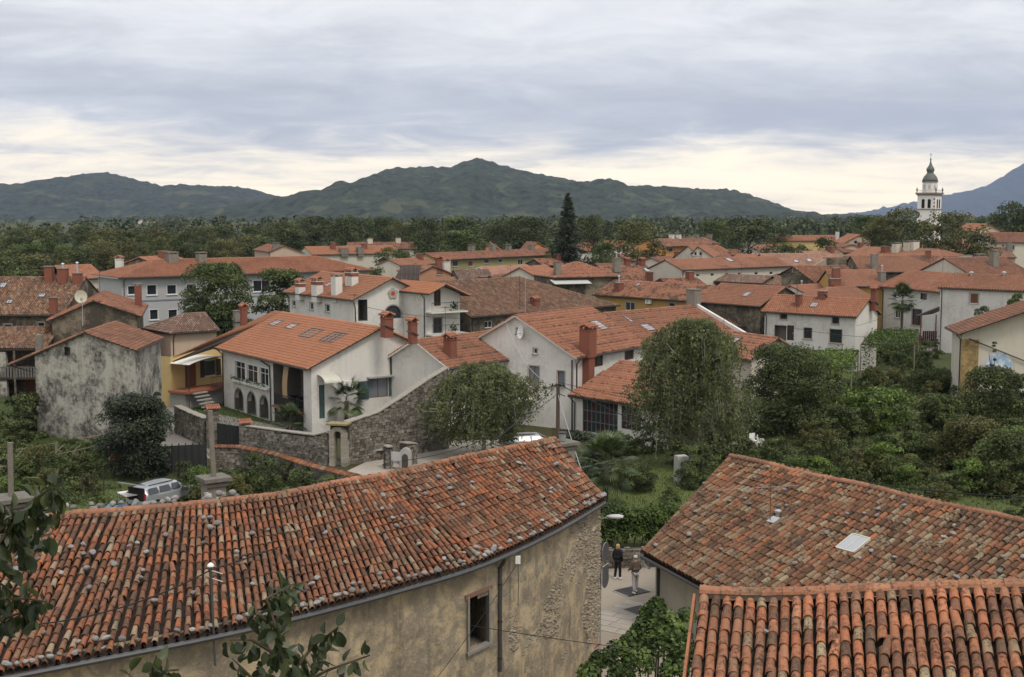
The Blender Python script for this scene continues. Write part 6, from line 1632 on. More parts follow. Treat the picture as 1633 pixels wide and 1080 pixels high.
# ================================================================== church tower
def church():
    d = 352.0; P = lambda x, y: U(x, y, d=d); px = d / FPX
    c = P(1479, 420); c.z = 0; zt = lambda y: U(1479, y, d=d).z
    rz = R(-38); ax = (Vector((math.cos(rz), math.sin(rz), 0)), Vector((-math.sin(rz), math.cos(rz), 0)), ZZ)
    root = thing('church_tower', 'white church bell tower with green onion dome rising above the trees', 'church tower', c)
    W = 5.0; z_b, z_m, z_c, z_d = zt(333), zt(309), zt(290), zt(0)
    TW = m_plaster('white_tower_render', (.76, .75, .73), (.5, .49, .48), .25, .2, .1); TR = m_plain('tower_trim', (.20, .17, .15)); CU = m_plain('green_copper', (.10, .115, .11), .55, .25)
    m = MB()
    z0, z1 = 0, zt(309)
    # belfry walls with paired arched openings on each face
    for k in range(4):
        an = rz + k * math.pi / 2; ex = Vector((math.cos(an), math.sin(an), 0)); n = Vector((math.sin(an), -math.cos(an), 0)); o = c - ex * W / 2 + n * W / 2; o.z = 0
        class T:
            b = []
            def __call__(t, u): return z1
        za, zb = zt(332), zt(319.5)
        facade(m, o, ex, T(), W, 0, [(1.25, 2.05, za, zb, .7), (2.95, 3.75, za, zb, .7)], inward=-n)
    m.build('shaft', TW, root)
    for k in range(4):
        an = rz + k * math.pi / 2; ex = Vector((math.cos(an), math.sin(an), 0)); n = Vector((math.sin(an), -math.cos(an), 0)); o = c - ex * W / 2 + n * (W / 2)
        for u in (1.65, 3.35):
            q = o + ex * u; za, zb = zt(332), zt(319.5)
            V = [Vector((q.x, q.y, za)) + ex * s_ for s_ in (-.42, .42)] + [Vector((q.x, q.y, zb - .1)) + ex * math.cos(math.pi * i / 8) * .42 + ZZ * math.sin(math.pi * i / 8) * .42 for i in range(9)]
            wo = MB().prism([v + n * .02 for v in V], n * .05).build('bell_opening_shade', BLACK, root)  # black plate painted for the shade inside the arched opening
        for s_ in (-1, 1):
            q = c + ex * s_ * (W / 2 - .25) + n * (W / 2 + .03)
        for i in range(12):
            z = 10 + i * (zt(312) - 10) / 12; q = c + ex * (W / 2 - .25) + n * (W / 2 + .01); MB().box(Vector((q.x, q.y, z)), (.5 if i % 2 else .35, .06, .5), ax=(ex, n, ZZ)).build('quoin', TR, root) if k % 2 == 0 else None
    for y, ww, hh in ((334, W + .3, .3), (309, W + .9, .5), (311, W + .4, .3)): MB().box(Vector((c.x, c.y, zt(y))), (ww, ww, hh), ax=ax).build('cornice', TR, root)
    for i in (-1, 1):
        for j in (-1, 1):
            q = c + ax[0] * i * (W / 2 + .15) + ax[1] * j * (W / 2 + .15); q.z = zt(308); MB().lathe(q, [(.18, 0), (.12, .5), (.28, .8), (.28, 1.0), (.1, 1.25), (.04, 1.7)], 8).build('finial', TR, root)
    tp = Vector((c.x, c.y, zt(308)))
    railm = MB()
    for i in (-1, 1):
        for s_ in (0, 1):
            a_, b_ = (ax[0], ax[1]) if s_ else (ax[1], ax[0]); q = tp + a_ * i * (W / 2 + .1); railm.span(q - b_ * W / 2 + ZZ * .8, q + b_ * W / 2 + ZZ * .8, .05, .05)
            for k in range(9): railm.span(q + b_ * (k / 8 - .5) * W, q + b_ * (k / 8 - .5) * W + ZZ * .8, .03, .03, up=Vector((1, 0, 0)))
    railm.build('balustrade', TR, root)
    h1 = zt(290) - tp.z
    MB().lathe(tp, [(2.05, 0), (2.05, h1)], 8).build('drum', TW, root)
    for k in range(8):
        an = 2 * math.pi * k / 8 + math.pi / 8; q = tp + Vector((math.cos(an), math.sin(an), 0)) * 1.93; MB().box(q + ZZ * h1 * .55, (.55, .12, 1.2), rz=an + math.pi / 2).build('drum_panel', m_plain('clock_panel', (.42, .42, .42)), root)
    t2 = Vector((c.x, c.y, zt(290)))
    MB().lathe(t2, [(2.3, -.15), (2.35, .1), (2.05, .2)], 8).build('drum_cornice', TR, root)
    S = lambda y: zt(y) - t2.z
    prof = [(2.15, S(290) + .2), (2.05, S(286.5)), (1.75, S(282)), (1.3, S(279)), (.95, S(277)), (.85, S(275.5)), (1.0, S(273.5)), (1.1, S(270.5)), (.95, S(268)), (.62, S(265.5)), (.35, S(262)), (.18, S(258)), (.12, S(255))]
    MB().lathe(t2, prof, 16).build('dome', CU, root, smooth=True)
    t3 = Vector((c.x, c.y, zt(255))); MB().lathe(t3, [(.05, -.2), (.24, 0), (.24, .25), (.05, .4)], 8).build('orb', CU, root)
    cr = MB(); cr.box(t3 + ZZ * 1.1, (.09, .09, 1.8)); cr.box(t3 + ZZ * 1.4, (.8, .09, .09)); cr.build('cross', CU, root)
church()
# ================================================================== vegetation
L_DARK = m_leaf('leaf_dark', (.040, .056, .02), (.072, .094, .03), (.115, .138, .048))
L_MID = m_leaf('leaf_mid', (.048, .070, .024), (.085, .115, .036), (.13, .165, .055))
L_OLIVE = m_leaf('leaf_olive', (.06, .066, .022), (.105, .11, .036), (.16, .155, .055))
L_BRIGHT = m_leaf('leaf_bright', (.06, .10, .022), (.115, .175, .036), (.18, .25, .06))
L_BIRCH = m_leaf('leaf_birch', (.09, .11, .046), (.145, .17, .07), (.21, .235, .105), trans=.4)
L_GREY = m_leaf('leaf_grey', (.06, .078, .052), (.115, .14, .09), (.19, .21, .14))
L_CONIF = m_leaf('needle', (.018, .028, .016), (.034, .048, .026), (.056, .072, .038), trans=.1)
L_PALM = m_leaf('palm_leaf', (.03, .05, .018), (.05, .075, .025), (.10, .13, .05), trans=.1, rough=.4)
L_VINE = m_leaf('vine_leaf', (.035, .06, .016), (.065, .105, .026), (.14, .20, .05))
BARK = m_plain('bark', (.07, .055, .042), .95, .35, 9); BARKW = m_plain('birch_bark', (.36, .35, .32), .85, .5, 14)
# flowers are set on the sill box once the leaf helper exists
def leaves(C, size, rg, up=.3, ar=.55, out=None, droop=0.0):
    """one small rhombic leaf per centre"""
    n = len(C); N = rg.normal(size=(n, 3)); N /= np.linalg.norm(N, axis=1)[:, None]
    if out is not None: N = N * .7 + out * .6
    N[:, 2] += up; N /= np.linalg.norm(N, axis=1)[:, None]
    T = rg.normal(size=(n, 3)); T[:, 2] -= droop; T -= (T * N).sum(1)[:, None] * N; T /= np.linalg.norm(T, axis=1)[:, None] + 1e-9
    B = np.cross(N, T); s = size * rg.uniform(.65, 1.35, n)[:, None]
    V = np.stack([C - T * s * .5, C + B * s * ar * .5 + N * s * .06, C + T * s * .5, C - B * s * ar * .5 + N * s * .06], 1).reshape(-1, 3)
    return V, np.arange(4 * n).reshape(-1, 4)
def lobes_cloud(rg, lob, n, fill=.35):
    """points in the outer shells of ellipsoid lobes (cx,cy,cz,rx,ry,rz)"""
    lob = np.array(lob); w = (lob[:, 3] * lob[:, 4]) + .01; k = rg.choice(len(lob), n, p=w / w.sum())
    D = rg.normal(size=(n, 3)); D /= np.linalg.norm(D, axis=1)[:, None]
    D[:, 2] = np.where(D[:, 2] < -.35, -D[:, 2] * .6, D[:, 2])
    r = 1 - fill * rg.random(n) ** 1.6
    gap = rg.random(n)
    C = lob[k, :3] + D * r[:, None] * lob[k, 3:6]
    return C, D
def crown_lobes(rg, h, w, base=.25, nl=22, shape='round', ls=1.0):
    L = []
    nl = int(nl * 1.7)
    for i in range(nl):
        t = rg.random()
        z = base * h + (h - base * h) * t
        if shape == 'round': rad = w / 2 * math.sqrt(max(.03, 1 - (2 * t - .85) ** 2 / 1.4))
        elif shape == 'cone': rad = w / 2 * (1 - t) ** .8
        else: rad = w / 2 * (.55 + .45 * math.sin(math.pi * min(1, t * 1.1)))
        a = rg.uniform(0, 2 * math.pi); q = rad * (.15 + .75 * math.sqrt(rg.random())); s = ls * w * rg.uniform(.085, .19)
        L.append((q * math.cos(a), q * math.sin(a), min(z, h - s * .7), s, s, s * rg.uniform(.65, .9)))
    return L
def limbs(mb, rg, h, w, r, n=7, base=.25):
    mb.tube([(0, 0, -.3), (w * .01, 0, h * .3), (w * .03, w * .02, h * .65)], [r, r * .75, r * .3], 8)
    for i in range(n):
        a = rg.uniform(0, 6.28); z = h * rg.uniform(base * .8, .6); e = (math.cos(a) * w * .36, math.sin(a) * w * .36, min(h * .9, z + h * rg.uniform(.15, .35)))
        mb.tube([(w * .015, 0, z), (e[0] * .5, e[1] * .5, z + (e[2] - z) * .6), e], [r * .4, r * .25, r * .08], 5)
def tree_meshes(name, seed, h, w, n, size, mat, base=.25, nl=22, shape='round', bark=None, r=None, up=.3, fill=.35, ls=1.0):
    rg = np.random.default_rng(seed); L = crown_lobes(rg, h, w, base, nl, shape, ls)
    C, D = lobes_cloud(rg, L, n, fill); V, F = leaves(C, size, rg, up, out=D)
    cm = mesh('crown', V, F, mat); mb = MB(); limbs(mb, rg, h, w, r or h * .022, base=base); tm = mesh('trunk', mb.V, mb.F, bark or BARK, smooth=True)
    return tm, cm
def plant(name, label, cat, ms, loc, s=1.0, rz=0.0, group=None, sz=None):
    o = thing(name, label, cat, loc, group, rz); o.scale = (s, s, sz or s)
    if ms[0]: obj('trunk', ms[0], o)
    obj('crown', ms[1], o); return o
def at_px(px, py_base=None, d=None):
    return U(px, py_base, z=0) if py_base is not None else Vector(((px - CX) / FPX * d, d, 0))
def hgt(d, py_top): return CAMZ + (HOR - py_top) / FPX * d
def solo(name, label, px, d, top, wpx, n, size, mat, cat='tree', seed=None, **kw):
    h = hgt(d, top); w = wpx / FPX * d
    ms = tree_meshes(name, seed or int(px * 7 + d), h, w, n, size, mat, **kw); return plant(name, label, cat, ms, at_px(px, d=d))

V, F = leaves(C_, .16, rng); mk('window_flowers', V, F, L_BRIGHT, HC.root, kind='stuff')
# ---- birches with hanging twigs
def birch(label, px, d, top, wpx, n, seed):
    rg = np.random.default_rng(seed); h = hgt(d, top); w = wpx / FPX * d
    root = thing('birch_tree', label, 'tree', at_px(px, d=d))
    mb = MB(); limbs(mb, rg, h, w, .16, 14, .15); m = mesh('trunk', mb.V, mb.F, BARKW, smooth=True); obj('trunk', m, root)
    ns = n // 26; C = []; tw = MB()
    for i in range(ns):
        t = rg.random() ** .75; z = h * (.2 + .8 * t); rad = w / 2 * (math.sin(math.pi * min(1, (.14 + .86 * t)) * .93) ** .75) 
        a = rg.uniform(0, 6.283); rad *= .72 + .62 * mnoise.noise(Vector((math.cos(a) * 1.3 + seed, math.sin(a) * 1.3, z * .55))) + .18; q = rad * math.sqrt(rg.random()) ** .8
        p = np.array([q * math.cos(a), q * math.sin(a), z]); ln = h * rg.uniform(.12, .3); o = np.array([math.cos(a), math.sin(a), 0]) * rg.uniform(.1, .5)
        s = np.linspace(0, 1, 26)[:, None]; C.append(p + o * s * 1.2 + np.array([0, 0, 1]) * (.9 * s - (ln + .6) * s * s) + rg.normal(size=(26, 3)) * .08)
        if i % 6 == 0: tw.tube([tuple(p * .55 + np.array([0, 0, z * .4])), tuple(p), tuple(p + o * 1.2 - np.array([0, 0, ln * .7]))], [.02, .012, .006], 3, False)
    C = np.concatenate(C); C = C[C[:, 2] > .8]; V, F = leaves(C, .17, rg, .1, .6, droop=1.0)
    mk_o = obj('crown', mesh('crown', V, F, L_BIRCH), root); obj('twigs', mesh('twigs', tw.V, tw.F, BARKW), root)
birch('loose grey green birch before the centre houses, left of the utility pole', 770, 87, 583, 175, 34000, 1)
birch('tall wide birch hiding the corner of the large white house', 1105, 84, 512, 195, 52000, 2)
solo('walnut_tree', 'dense dark green tree right of the tall birch in the garden', 1265, 97, 549, 146, 32000, .19, L_DARK, base=.05, nl=54, ls=1.15)
solo('yew_tree', 'dark upright evergreen beside the weathered gable and the lane', 205, 80, 632, 112, 26000, .17, L_CONIF, base=.0, nl=60, shape='oval', up=.6, ls=1.25)
solo('yew_tree', 'pointed side stem of dark evergreen against the lane', 243, 81, 612, 50, 8000, .17, L_CONIF, base=.0, nl=30, shape='cone', up=.6)
solo('lime_tree', 'fresh green tree standing in front of the grey office block', 347, 150, 421, 118, 22000, .3, L_MID, base=.2, nl=44, ls=1.2)
solo('lime_tree', 'smaller fresh green tree left of the rosette house chimneys', 447, 152, 428, 78, 13000, .28, L_MID, base=.2, nl=34, ls=1.25)
solo('shrub', 'bright yellow green shrub against the sloping stone wall', 658, 92, 667, 70, 4500, .15, L_BRIGHT, 'shrub', base=.1, nl=16)
solo('conifer_shrub', 'feathery dark conifer shrub under the glazed lean-to', 935, 79, 690, 90, 9000, .17, L_CONIF, 'shrub', base=.02, nl=20, up=.6)
solo('bush', 'clipped round dark bush on the lawn', 1019, 76, 745, 68, 6500, .12, L_DARK, 'bush', base=.02, nl=26)
solo('shrub', 'loose mid green shrub beside the grey concrete post', 1117, 77, 712, 74, 6500, .14, L_MID, 'shrub', base=.03, nl=20)
solo('fig_tree', 'broad leaved light green fig bush in the middle of the right garden', 1408, 96, 620, 130, 8000, .26, L_BRIGHT, base=.08, nl=30)
solo('laurel_tree', 'dark glossy laurel with an upright shoot before the mural wall', 1590, 93, 585, 110, 22000, .18, L_DARK, base=.0, nl=56, ls=1.2)
solo('laurel_shoot', 'single tall leafy shoot standing up before the mural', 1590, 92, 545, 22, 700, .17, L_DARK, 'shrub', base=.5, nl=7, shape='cone')
solo('olive_tree', 'pale grey leaved small tree by the tall white house', 1572, 125, 489, 44, 4500, .2, L_GREY, base=.4, nl=14)
solo('pear_tree', 'dark leafy tree cut by the right edge before the tall white house', 1622, 128, 468, 50, 5000, .22, L_MID, base=.4, nl=14)
solo('plum_tree', 'leafy tree at the far right edge of the garden', 1645, 98, 600, 90, 12000, .2, L_DARK, base=.05, nl=24)
solo('apple_tree', 'rounded apple tree between the fig bush and the mural house', 1506, 91, 632, 92, 11000, .19, L_MID, base=.12, nl=36)
solo('hazel_bush', 'tall hazel bush left of the fig bush', 1338, 92, 648, 84, 9000, .2, L_DARK, 'bush', base=.03, nl=34)
solo('hazel_bush', 'wide leafy hazel at the right in front of the laurel', 1560, 82, 668, 130, 15000, .19, L_OLIVE, 'bush', base=.03, nl=46)
solo('elder_bush', 'elder bush at the right edge above the brown roof', 1625, 76, 690, 120, 13000, .18, L_MID, 'bush', base=.02, nl=44)
# vines on pergolas
def vine_mass(name, label, corners, d, h, n, size, mat, seed=0, thick=.7, cat='vine', sag=.3, posts=True):
    """leafy roof over a timber frame: corners are (px,d) pairs of the plan"""
    rg = np.random.default_rng(seed); P = [np.array([(x - CX) / FPX * dd, dd]) for x, dd in corners]
    root = thing(name, label, cat, (sum(p[0] for p in P) / 4, sum(p[1] for p in P) / 4, 0)); b = np.array(WL[root])
    u, v = rg.random(n), rg.random(n); xy = ((1 - u) * (1 - v))[:, None] * P[0] + (u * (1 - v))[:, None] * P[1] + (u * v)[:, None] * P[2] + ((1 - u) * v)[:, None] * P[3]
    bump = np.sin(xy[:, 0] * 2.1 + seed) * np.cos(xy[:, 1] * 1.3) * .22
    z = h + bump + rg.normal(size=n) * .13 - thick * rg.random(n) ** 2.5
    edge = np.minimum(np.minimum(u, 1 - u), np.minimum(v, 1 - v)) < .06; z = np.where(edge & (rg.random(n) < .7), h - rg.random(n) ** 1.3 * (h * .75), z)
    C = np.stack([xy[:, 0], xy[:, 1], z], 1) + rg.normal(size=(n, 3)) * .1
    V, F = leaves(C, size, rg, .7); mk('crown', V, F, mat, root)
    if posts:
        for p in P:
            MB().tube([(p[0], p[1], 0), (p[0], p[1], h)], .06, 6).build('post', CONC, root)
        m = MB()
        for i in range(4): m.span((*P[i], h - .1), (*P[(i + 1) % 4], h - .1), .08, .1)
        m.build('beam', WOODD, root)
    return root
vine_mass('vine_pergola', 'bright vine covered pergola in front of the white rendered house', ((1262, 112), (1362, 114), (1372, 128), (1290, 128)), 118, 3.2, 7000, .24, L_BRIGHT, 3)
vine_mass('vine_pergola', 'vine covered pergola below the tall palm', ((1376, 124), (1462, 124), (1468, 140), (1395, 140)), 130, 4.2, 6000, .22, L_VINE, 4)
vine_mass('hedge', 'low leafy hedge at the foot of the tall white house', ((1445, 117), (1528, 117), (1530, 121), (1450, 121)), 119, 1.9, 5000, .2, L_DARK, 5, 1.4, 'hedge', posts=False)
# fan palms
def fan_frond():
    V, F = [], []; n = 20
    def add(a): 
        b = len(V); V.extend(a); return b
    for i in range(n):
        a = R(-115 + 230 * i / (n - 1)); d = Vector((math.sin(a), math.cos(a), 0)); L = .62 * (1 - .25 * abs(a) / 2); w = .035
        s = Vector((d.y, -d.x, 0)); o = Vector((0, .75, 0)); dr = -.16 * L
        b = add([o + d * .05, o + d * L * .55 + s * w + ZZ * .03, o + d * L + ZZ * dr, o + d * L * .55 - s * w + ZZ * .03]); F.append((b, b + 1, b + 2, b + 3))
    b = add([Vector((-.012, 0, 0)), Vector((.012, 0, 0)), Vector((.01, .8, .0)), Vector((-.01, .8, .0))]); F.append((b, b + 1, b + 2, b + 3))
    return mesh('frond', V, F, L_PALM)
FROND = fan_frond()
M_FIBRE = m_plain('palm_fibre', (.09, .07, .05), 1.0, .4, 12)
def palm(label, loc, h, s=1.0, n=30, seed=1, trunk=True):
    r = random.Random(seed); root = thing('palm_tree', label, 'palm', loc)
    if trunk: mb = MB(); mb.tube([(0, 0, -.1), (.03, 0, h * .5), (.05, .03, h)], [.17, .15, .16], 8); obj('trunk', mesh('trunk', mb.V, mb.F, M_FIBRE, smooth=True), root)
    for i in range(n):
        a = i * 2.4 + r.uniform(-.2, .2); t = (i + .5) / n; el = R(78 - 130 * t + r.uniform(-8, 8))
        Mx = Matrix.Translation((.05, .03, h + .25 * (1 - t) - .05)) @ Matrix.Rotation(a, 4, 'Z') @ Matrix.Rotation(el, 4, 'X') @ Matrix.Scale(s * r.uniform(.85, 1.15), 4)
        o = obj('frond', FROND, root); o.matrix_local = Mx
palm('fan palm on the lawn in front of the dark conifer shrub', at_px(965, 806), 2.35, 1.55, 34, 3)
palm('small fan palm in front of the white house gable', at_px(549, d=97.5), 2.4, 1.45, 30, 4)
palm('tall fan palm with bare trunk behind the vine pergola', at_px(1440, d=146), 7.0, 1.5, 40, 5)
palm('low palm clump inside the stone wall below the loggia', at_px(458, d=97), .6, 1.3, 22, 6)
# ---- shrubs of the gardens: five kinds, copied
SH = [tree_meshes('shrub', 300 + i, 1.5, 1.9, 2300, .13, m, base=.02, nl=16, r=.03) for i, m in enumerate((L_DARK, L_MID, L_BRIGHT, L_OLIVE, L_GREY))]
SHN = ('dark green', 'mid green', 'bright green', 'olive green', 'grey green')
def shrubs(spots, where, group):
    r = random.Random(len(spots)); c = {}
    for (px, py, s, k) in spots:
        l = at_px(px, py)
        c[k] = c.get(k, 0) + 1
        plant('shrub', '%s shrub %s' % (SHN[k], where), 'shrub', SH[k], l, s, r.uniform(0, 6), group, s * r.uniform(.8, 1.25))
rr = random.Random(11)
g1 = []
for i in range(150):
    px, py = rr.uniform(1285, 1640), rr.uniform(600, 840)
    if 1165 + (py - 730) * 4.4 > px and py > 740: continue
    if 1335 < px < 1470 and 640 < py < 700: continue
    g1.append((px, py, rr.uniform(.6, 1.5), rr.choice((0, 1, 1, 2, 3, 3))))
shrubs(g1, 'growing in the overgrown garden on the right', 'shrubs of the right garden')
shrubs([(1300, 640, 1.3, 0), (1235, 735, 1.2, 1), (1330, 655, 1.0, 3), (1270, 770, 1.0, 1), (1300, 780, 1.2, 2), (1345, 790, 1.0, 1)], 'along the fence behind the brown tiled roof', 'shrubs behind the brown roof')
shrubs([(150, 745, 1.2, 1), (128, 760, 1.1, 0), (95, 770, 1.2, 1), (60, 765, 1.3, 3), (110, 735, 1.0, 0), (165, 728, .9, 2), (30, 775, 1.2, 1), (8, 760, 1.2, 0), (75, 790, .9, 3), (140, 790, .8, 3), (10, 800, 1.0, 2), (50, 735, 1.0, 0)], 'in the left garden under the weathered gable', 'shrubs of the left garden')
shrubs([(38, 700, 2.2, 0), (55, 690, 2.0, 1), (25, 712, 1.6, 0)], 'climbing against the dark loggia at the left', 'shrubs by the loggia')
shrubs([(400, 770, 1.1, 0), (425, 785, 1.2, 1), (450, 772, 1.1, 0), (475, 790, 1.2, 1), (500, 778, 1.1, 0), (520, 795, 1.0, 1), (545, 788, .9, 0), (375, 800, 1.0, 3), (360, 780, .9, 1), (320, 790, 1.0, 2), (305, 800, 1.0, 1), (330, 815, 1.0, 3), (295, 770, .8, 1)], 'under the wall with red tile coping', 'shrubs under the coped wall')
shrubs([(880, 775, 1.3, 0), (905, 790, 1.2, 1), (860, 750, 1.0, 0), (840, 742, 1.0, 1), (975, 735, 1.2, 0), (1000, 725, 1.0, 1), (1040, 722, 1.2, 0), (1080, 740, 1.0, 0), (1150, 745, 1.2, 0), (1175, 725, 1.2, 0), (1070, 800, .8, 1)], 'around the lawn in the middle garden', 'shrubs around the lawn')
shrubs([(1228, 598, 1.3, 0), (1250, 600, 1.2, 1), (1262, 594, 1.2, 2), (1290, 598, 1.3, 2), (1330, 592, 1.2, 1), (1200, 640, 1.4, 0)], 'at the foot of the garden house gable', 'shrubs by the garden house')
shrubs([(1405, 572, 1.8, 0), (1425, 578, 1.7, 1), (1445, 570, 1.8, 0), (1465, 580, 1.6, 1), (1482, 572, 1.5, 0), (1390, 580, 1.6, 3), (1435, 590, 1.5, 1), (1475, 592, 1.4, 0), (1415, 560, 1.6, 0), (1455, 556, 1.5, 3)], 'beside the pergola under the tall palm', 'shrubs beside the palm pergola')
# hedge of ivy on the street wall, and ivy in the near yard
def ivy(name, label, pts, n, size, mat, seed, cat='ivy'):
    rg = np.random.default_rng(seed); root = thing(name, label, cat, pts[0][:3]); lob = np.array(pts)
    lob = [(x, y, z, a, b, c) for x, y, z, a, b, c in pts]; C, D = lobes_cloud(rg, lob, n, .4); V, F = leaves(C, size, rg, .4, .8, D); mk('crown', V, F, mat, root)
    st = MB()
    for x, y, z, a, b, c in pts[::2]: st.tube([(x, y, 0), (x + .1, y, z * .6), (x, y, z)], [.04, .03, .015], 5)
    st.build('stem', BARK, root)
hp = []
r = random.Random(5)
for i in range(26):
    t = i / 25; p = U(950 + 150 * t, 900, d=62.5 + 1.5 * t); hp.append((p.x, p.y, (1.35 if i % 2 else .6) + r.uniform(-.2, .4), .6, .5, .75))
ivy('ivy_hedge', 'thick dark ivy covering the wall behind the two walkers', hp, 12000, .13, L_VINE, 21)
yp = []
for (px, py, d, rr_) in ((1043, 985, 41, .55), (1060, 1000, 40.5, .6), (1030, 1010, 40.5, .55), (1010, 1030, 40, .5), (1080, 1020, 40, .55), (1055, 1035, 39.5, .6), (985, 1045, 39.5, .5), (960, 1058, 39, .45), (1020, 1060, 39, .55), (1090, 1050, 39, .5), (1075, 1075, 38.5, .5), (940, 1075, 38.5, .4), (990, 1080, 38.5, .45), (1095, 985, 41, .35), (1047, 965, 41, .3)):
    p = U(px, py, d=d); yp.append((p.x, p.y, p.z, rr_, rr_, rr_))
ivy('ivy_bush', 'glossy ivy bush climbing in the yard at the bottom of the street', yp, 7500, .15, L_VINE, 22)
# ---- far trees: shared kinds
L_FD, L_FM, L_FO = (m_leaf('far_' + q, a, b, c, ns=.22) for q, a, b, c in (('dark', (.034, .048, .018), (.060, .080, .026), (.095, .115, .04)), ('mid', (.048, .070, .024), (.085, .115, .036), (.13, .165, .055)), ('olive', (.06, .066, .022), (.105, .11, .036), (.16, .155, .055))))
FT = [tree_meshes('tree', 400 + i, 14, 12 if i < 4 else 10, 4200, .56, m, base=.08, nl=30, shape=('round', 'oval')[i % 2], fill=.45, ls=1.15) for i, m in enumerate((L_FD, L_FM, L_FO, L_FD, L_FM, L_FO))]
def ft(px, d, top, wpx, k, label, name='broadleaf_tree', group=None):
    h = hgt(d, top); w = wpx / FPX * d; o = plant(name, label, 'tree', FT[k], at_px(px, d=d), 1, random.uniform(0, 6), group); o.scale = (w / 12, w / 12, h / 14)
for a in ((1015, 265, 352, 96, 2, 'round brownish green tree right of the spruce'), (1195, 335, 345, 100, 3, 'broad dark tree standing alone before the hill'), (1520, 285, 337, 118, 2, 'large olive green chestnut right of the church tower'), (1470, 300, 352, 70, 0, 'dark tree at the foot of the church tower'),
          (1440, 312, 330, 80, 2, 'tall olive tree left of the church tower'), (1408, 320, 345, 74, 2, 'olive tree two left of the church tower'), (1555, 290, 372, 70, 0, 'lower tree right of the large chestnut'), (1612, 380, 322, 80, 3, 'dark tree mass at the right edge behind the houses'), (1645, 380, 330, 70, 3, 'dark tree cut by the right edge behind the houses'), (1385, 340, 352, 50, 1, 'small tree between the beige house and the church trees'), (1380, 420, 342, 80, 1, 'pale green tree on the rise left of the church'),
          (736, 300, 366, 96, 1, 'soft green willow left of the terrace chimneys'), (684, 330, 349, 60, 0, 'narrow dark tree before the hill foot'), (660, 345, 357, 40, 0, 'small dark tree beside the narrow one'), (838, 360, 345, 100, 0, 'dark tree left of the spruce'), (800, 365, 350, 70, 3, 'dark tree two left of the spruce'), (945, 350, 343, 60, 0, 'dark tree just right of the spruce'), (885, 300, 385, 40, 1, 'low green tree hiding the terrace end'), (965, 275, 385, 50, 1, 'low pale tree below the brown one'),
          (620, 300, 394, 60, 4, 'blue green cedar before the patched orange roof'), (275, 330, 376, 96, 4, 'bright willow right of the left tree mass'), (222, 300, 385, 70, 2, 'olive tree left of the bright willow'), (170, 280, 382, 90, 2, 'brownish tree above the old roofs'), (60, 230, 403, 130, 2, 'yellowish tree behind the mottled farm roof'), (118, 250, 398, 80, 0, 'dark tree behind the farm chimneys'), (5, 220, 410, 100, 1, 'green tree at the left edge behind the farm roof'), (360, 380, 365, 50, 0, 'dark tree right of the white flat building'), (400, 400, 360, 60, 0, 'dark pointed tree left of the office ridge'), (505, 420, 345, 90, 0, 'dark tree in the belt behind the office ridge'), (560, 410, 344, 80, 3, 'dark crown over the bright orange roof'), (610, 420, 347, 70, 0, 'dark crown over the patched orange roof'), (460, 410, 352, 60, 1, 'greener crown over the beige gable'),
          (1250, 260, 388, 44, 0, 'small evergreen tree left of the pink roof'), (1275, 255, 390, 50, 3, 'small dark tree above the pink roof'), (1310, 255, 378, 52, 0, 'dark conical tree above the pink roof'), (640, 260, 400, 40, 1, 'light tree beside the solar rack'), (600, 200, 425, 40, 1, 'light green tree between office and rosette house'), (205, 420, 365, 80, 1, 'pale tree in the left tree mass'), (140, 480, 362, 80, 0, 'dark tree in the left tree mass'), (1135, 420, 350, 60, 1, 'pale tree left of the lone broad tree')):
    ft(*a)
r = random.Random(9)
for i in range(64):
    px = r.uniform(-20, 1650); d = r.uniform(400, 640)
    if 380 < px < 470: d += 150
    if 1420 < px < 1560: continue
    k = r.choice((0, 0, 3, 1, 2)) if px > 460 else r.choice((0, 1, 1, 2, 4))
    h = r.uniform(11, 16.5) * (1.0 if px > 460 else .8); o = plant('broadleaf_tree', 'dark broadleaf tree of the belt between town and plain', 'tree', FT[k], at_px(px, d=d), h / 14 * r.uniform(.9, 1.3), r.uniform(0, 6), 'trees of the belt beyond the town', h / 14)
for i in range(40):
    px = r.uniform(-20, 470); d = r.uniform(230, 420)
    top = 342 + (17 - r.uniform(8, 13)) / d * 2000
    if 185 < px < 480 and d < 290: continue
    ft(px, d, top, r.uniform(45, 90), r.choice((0, 1, 2, 2, 4)), 'leafy tree in the wooded meadows left of the town', group='trees of the left meadows')
# spruce
def spruce(label, px, d, top, wpx, seed=3, mat=L_CONIF, name='spruce_tree'):
    rg = np.random.default_rng(seed); h = hgt(d, top); w = wpx / FPX * d; root = thing(name, label, 'tree', at_px(px, d=d)); mb = MB(); mb.tube([(0, 0, -.3), (0, 0, h * .95)], [.35, .04], 7); obj('trunk', mesh('trunk', mb.V, mb.F, BARK), root)
    C = []
    for z in np.arange(h * .1, h * .985, .42):
        R_ = w / 2 * (1 - z / h) ** .75 * rg.uniform(.6, 1.15) + .15; nb = int(7 + R_ * 3)
        for b in range(nb):
            a = rg.uniform(0, 6.283); ln = R_ * rg.uniform(.7, 1.1); k = int(9 + ln * 10); s = rg.random(k)
            C.append(np.stack([np.cos(a) * ln * s + rg.normal(0, .08 + .1 * ln * .2, k), np.sin(a) * ln * s + rg.normal(0, .08 + .1 * ln * .2, k), z - .22 * ln * s * s + rg.normal(0, .08, k)], 1))
    C = np.concatenate(C); V, F = leaves(C, .42, rg, .5, .4); obj('crown', mesh('crown', V, F, mat), root)
spruce('tall dark pointed spruce rising above the town roofs', 905, 252, 307, 95)
for px, top in ((1304, 365), (1280, 368)): spruce('slim cypress on the rise in front of the saddle', px, 620, top - 8, 9, int(px)) if px == 1304 else spruce('shorter slim cypress left of the other one', px, 620, top - 4, 9, int(px))
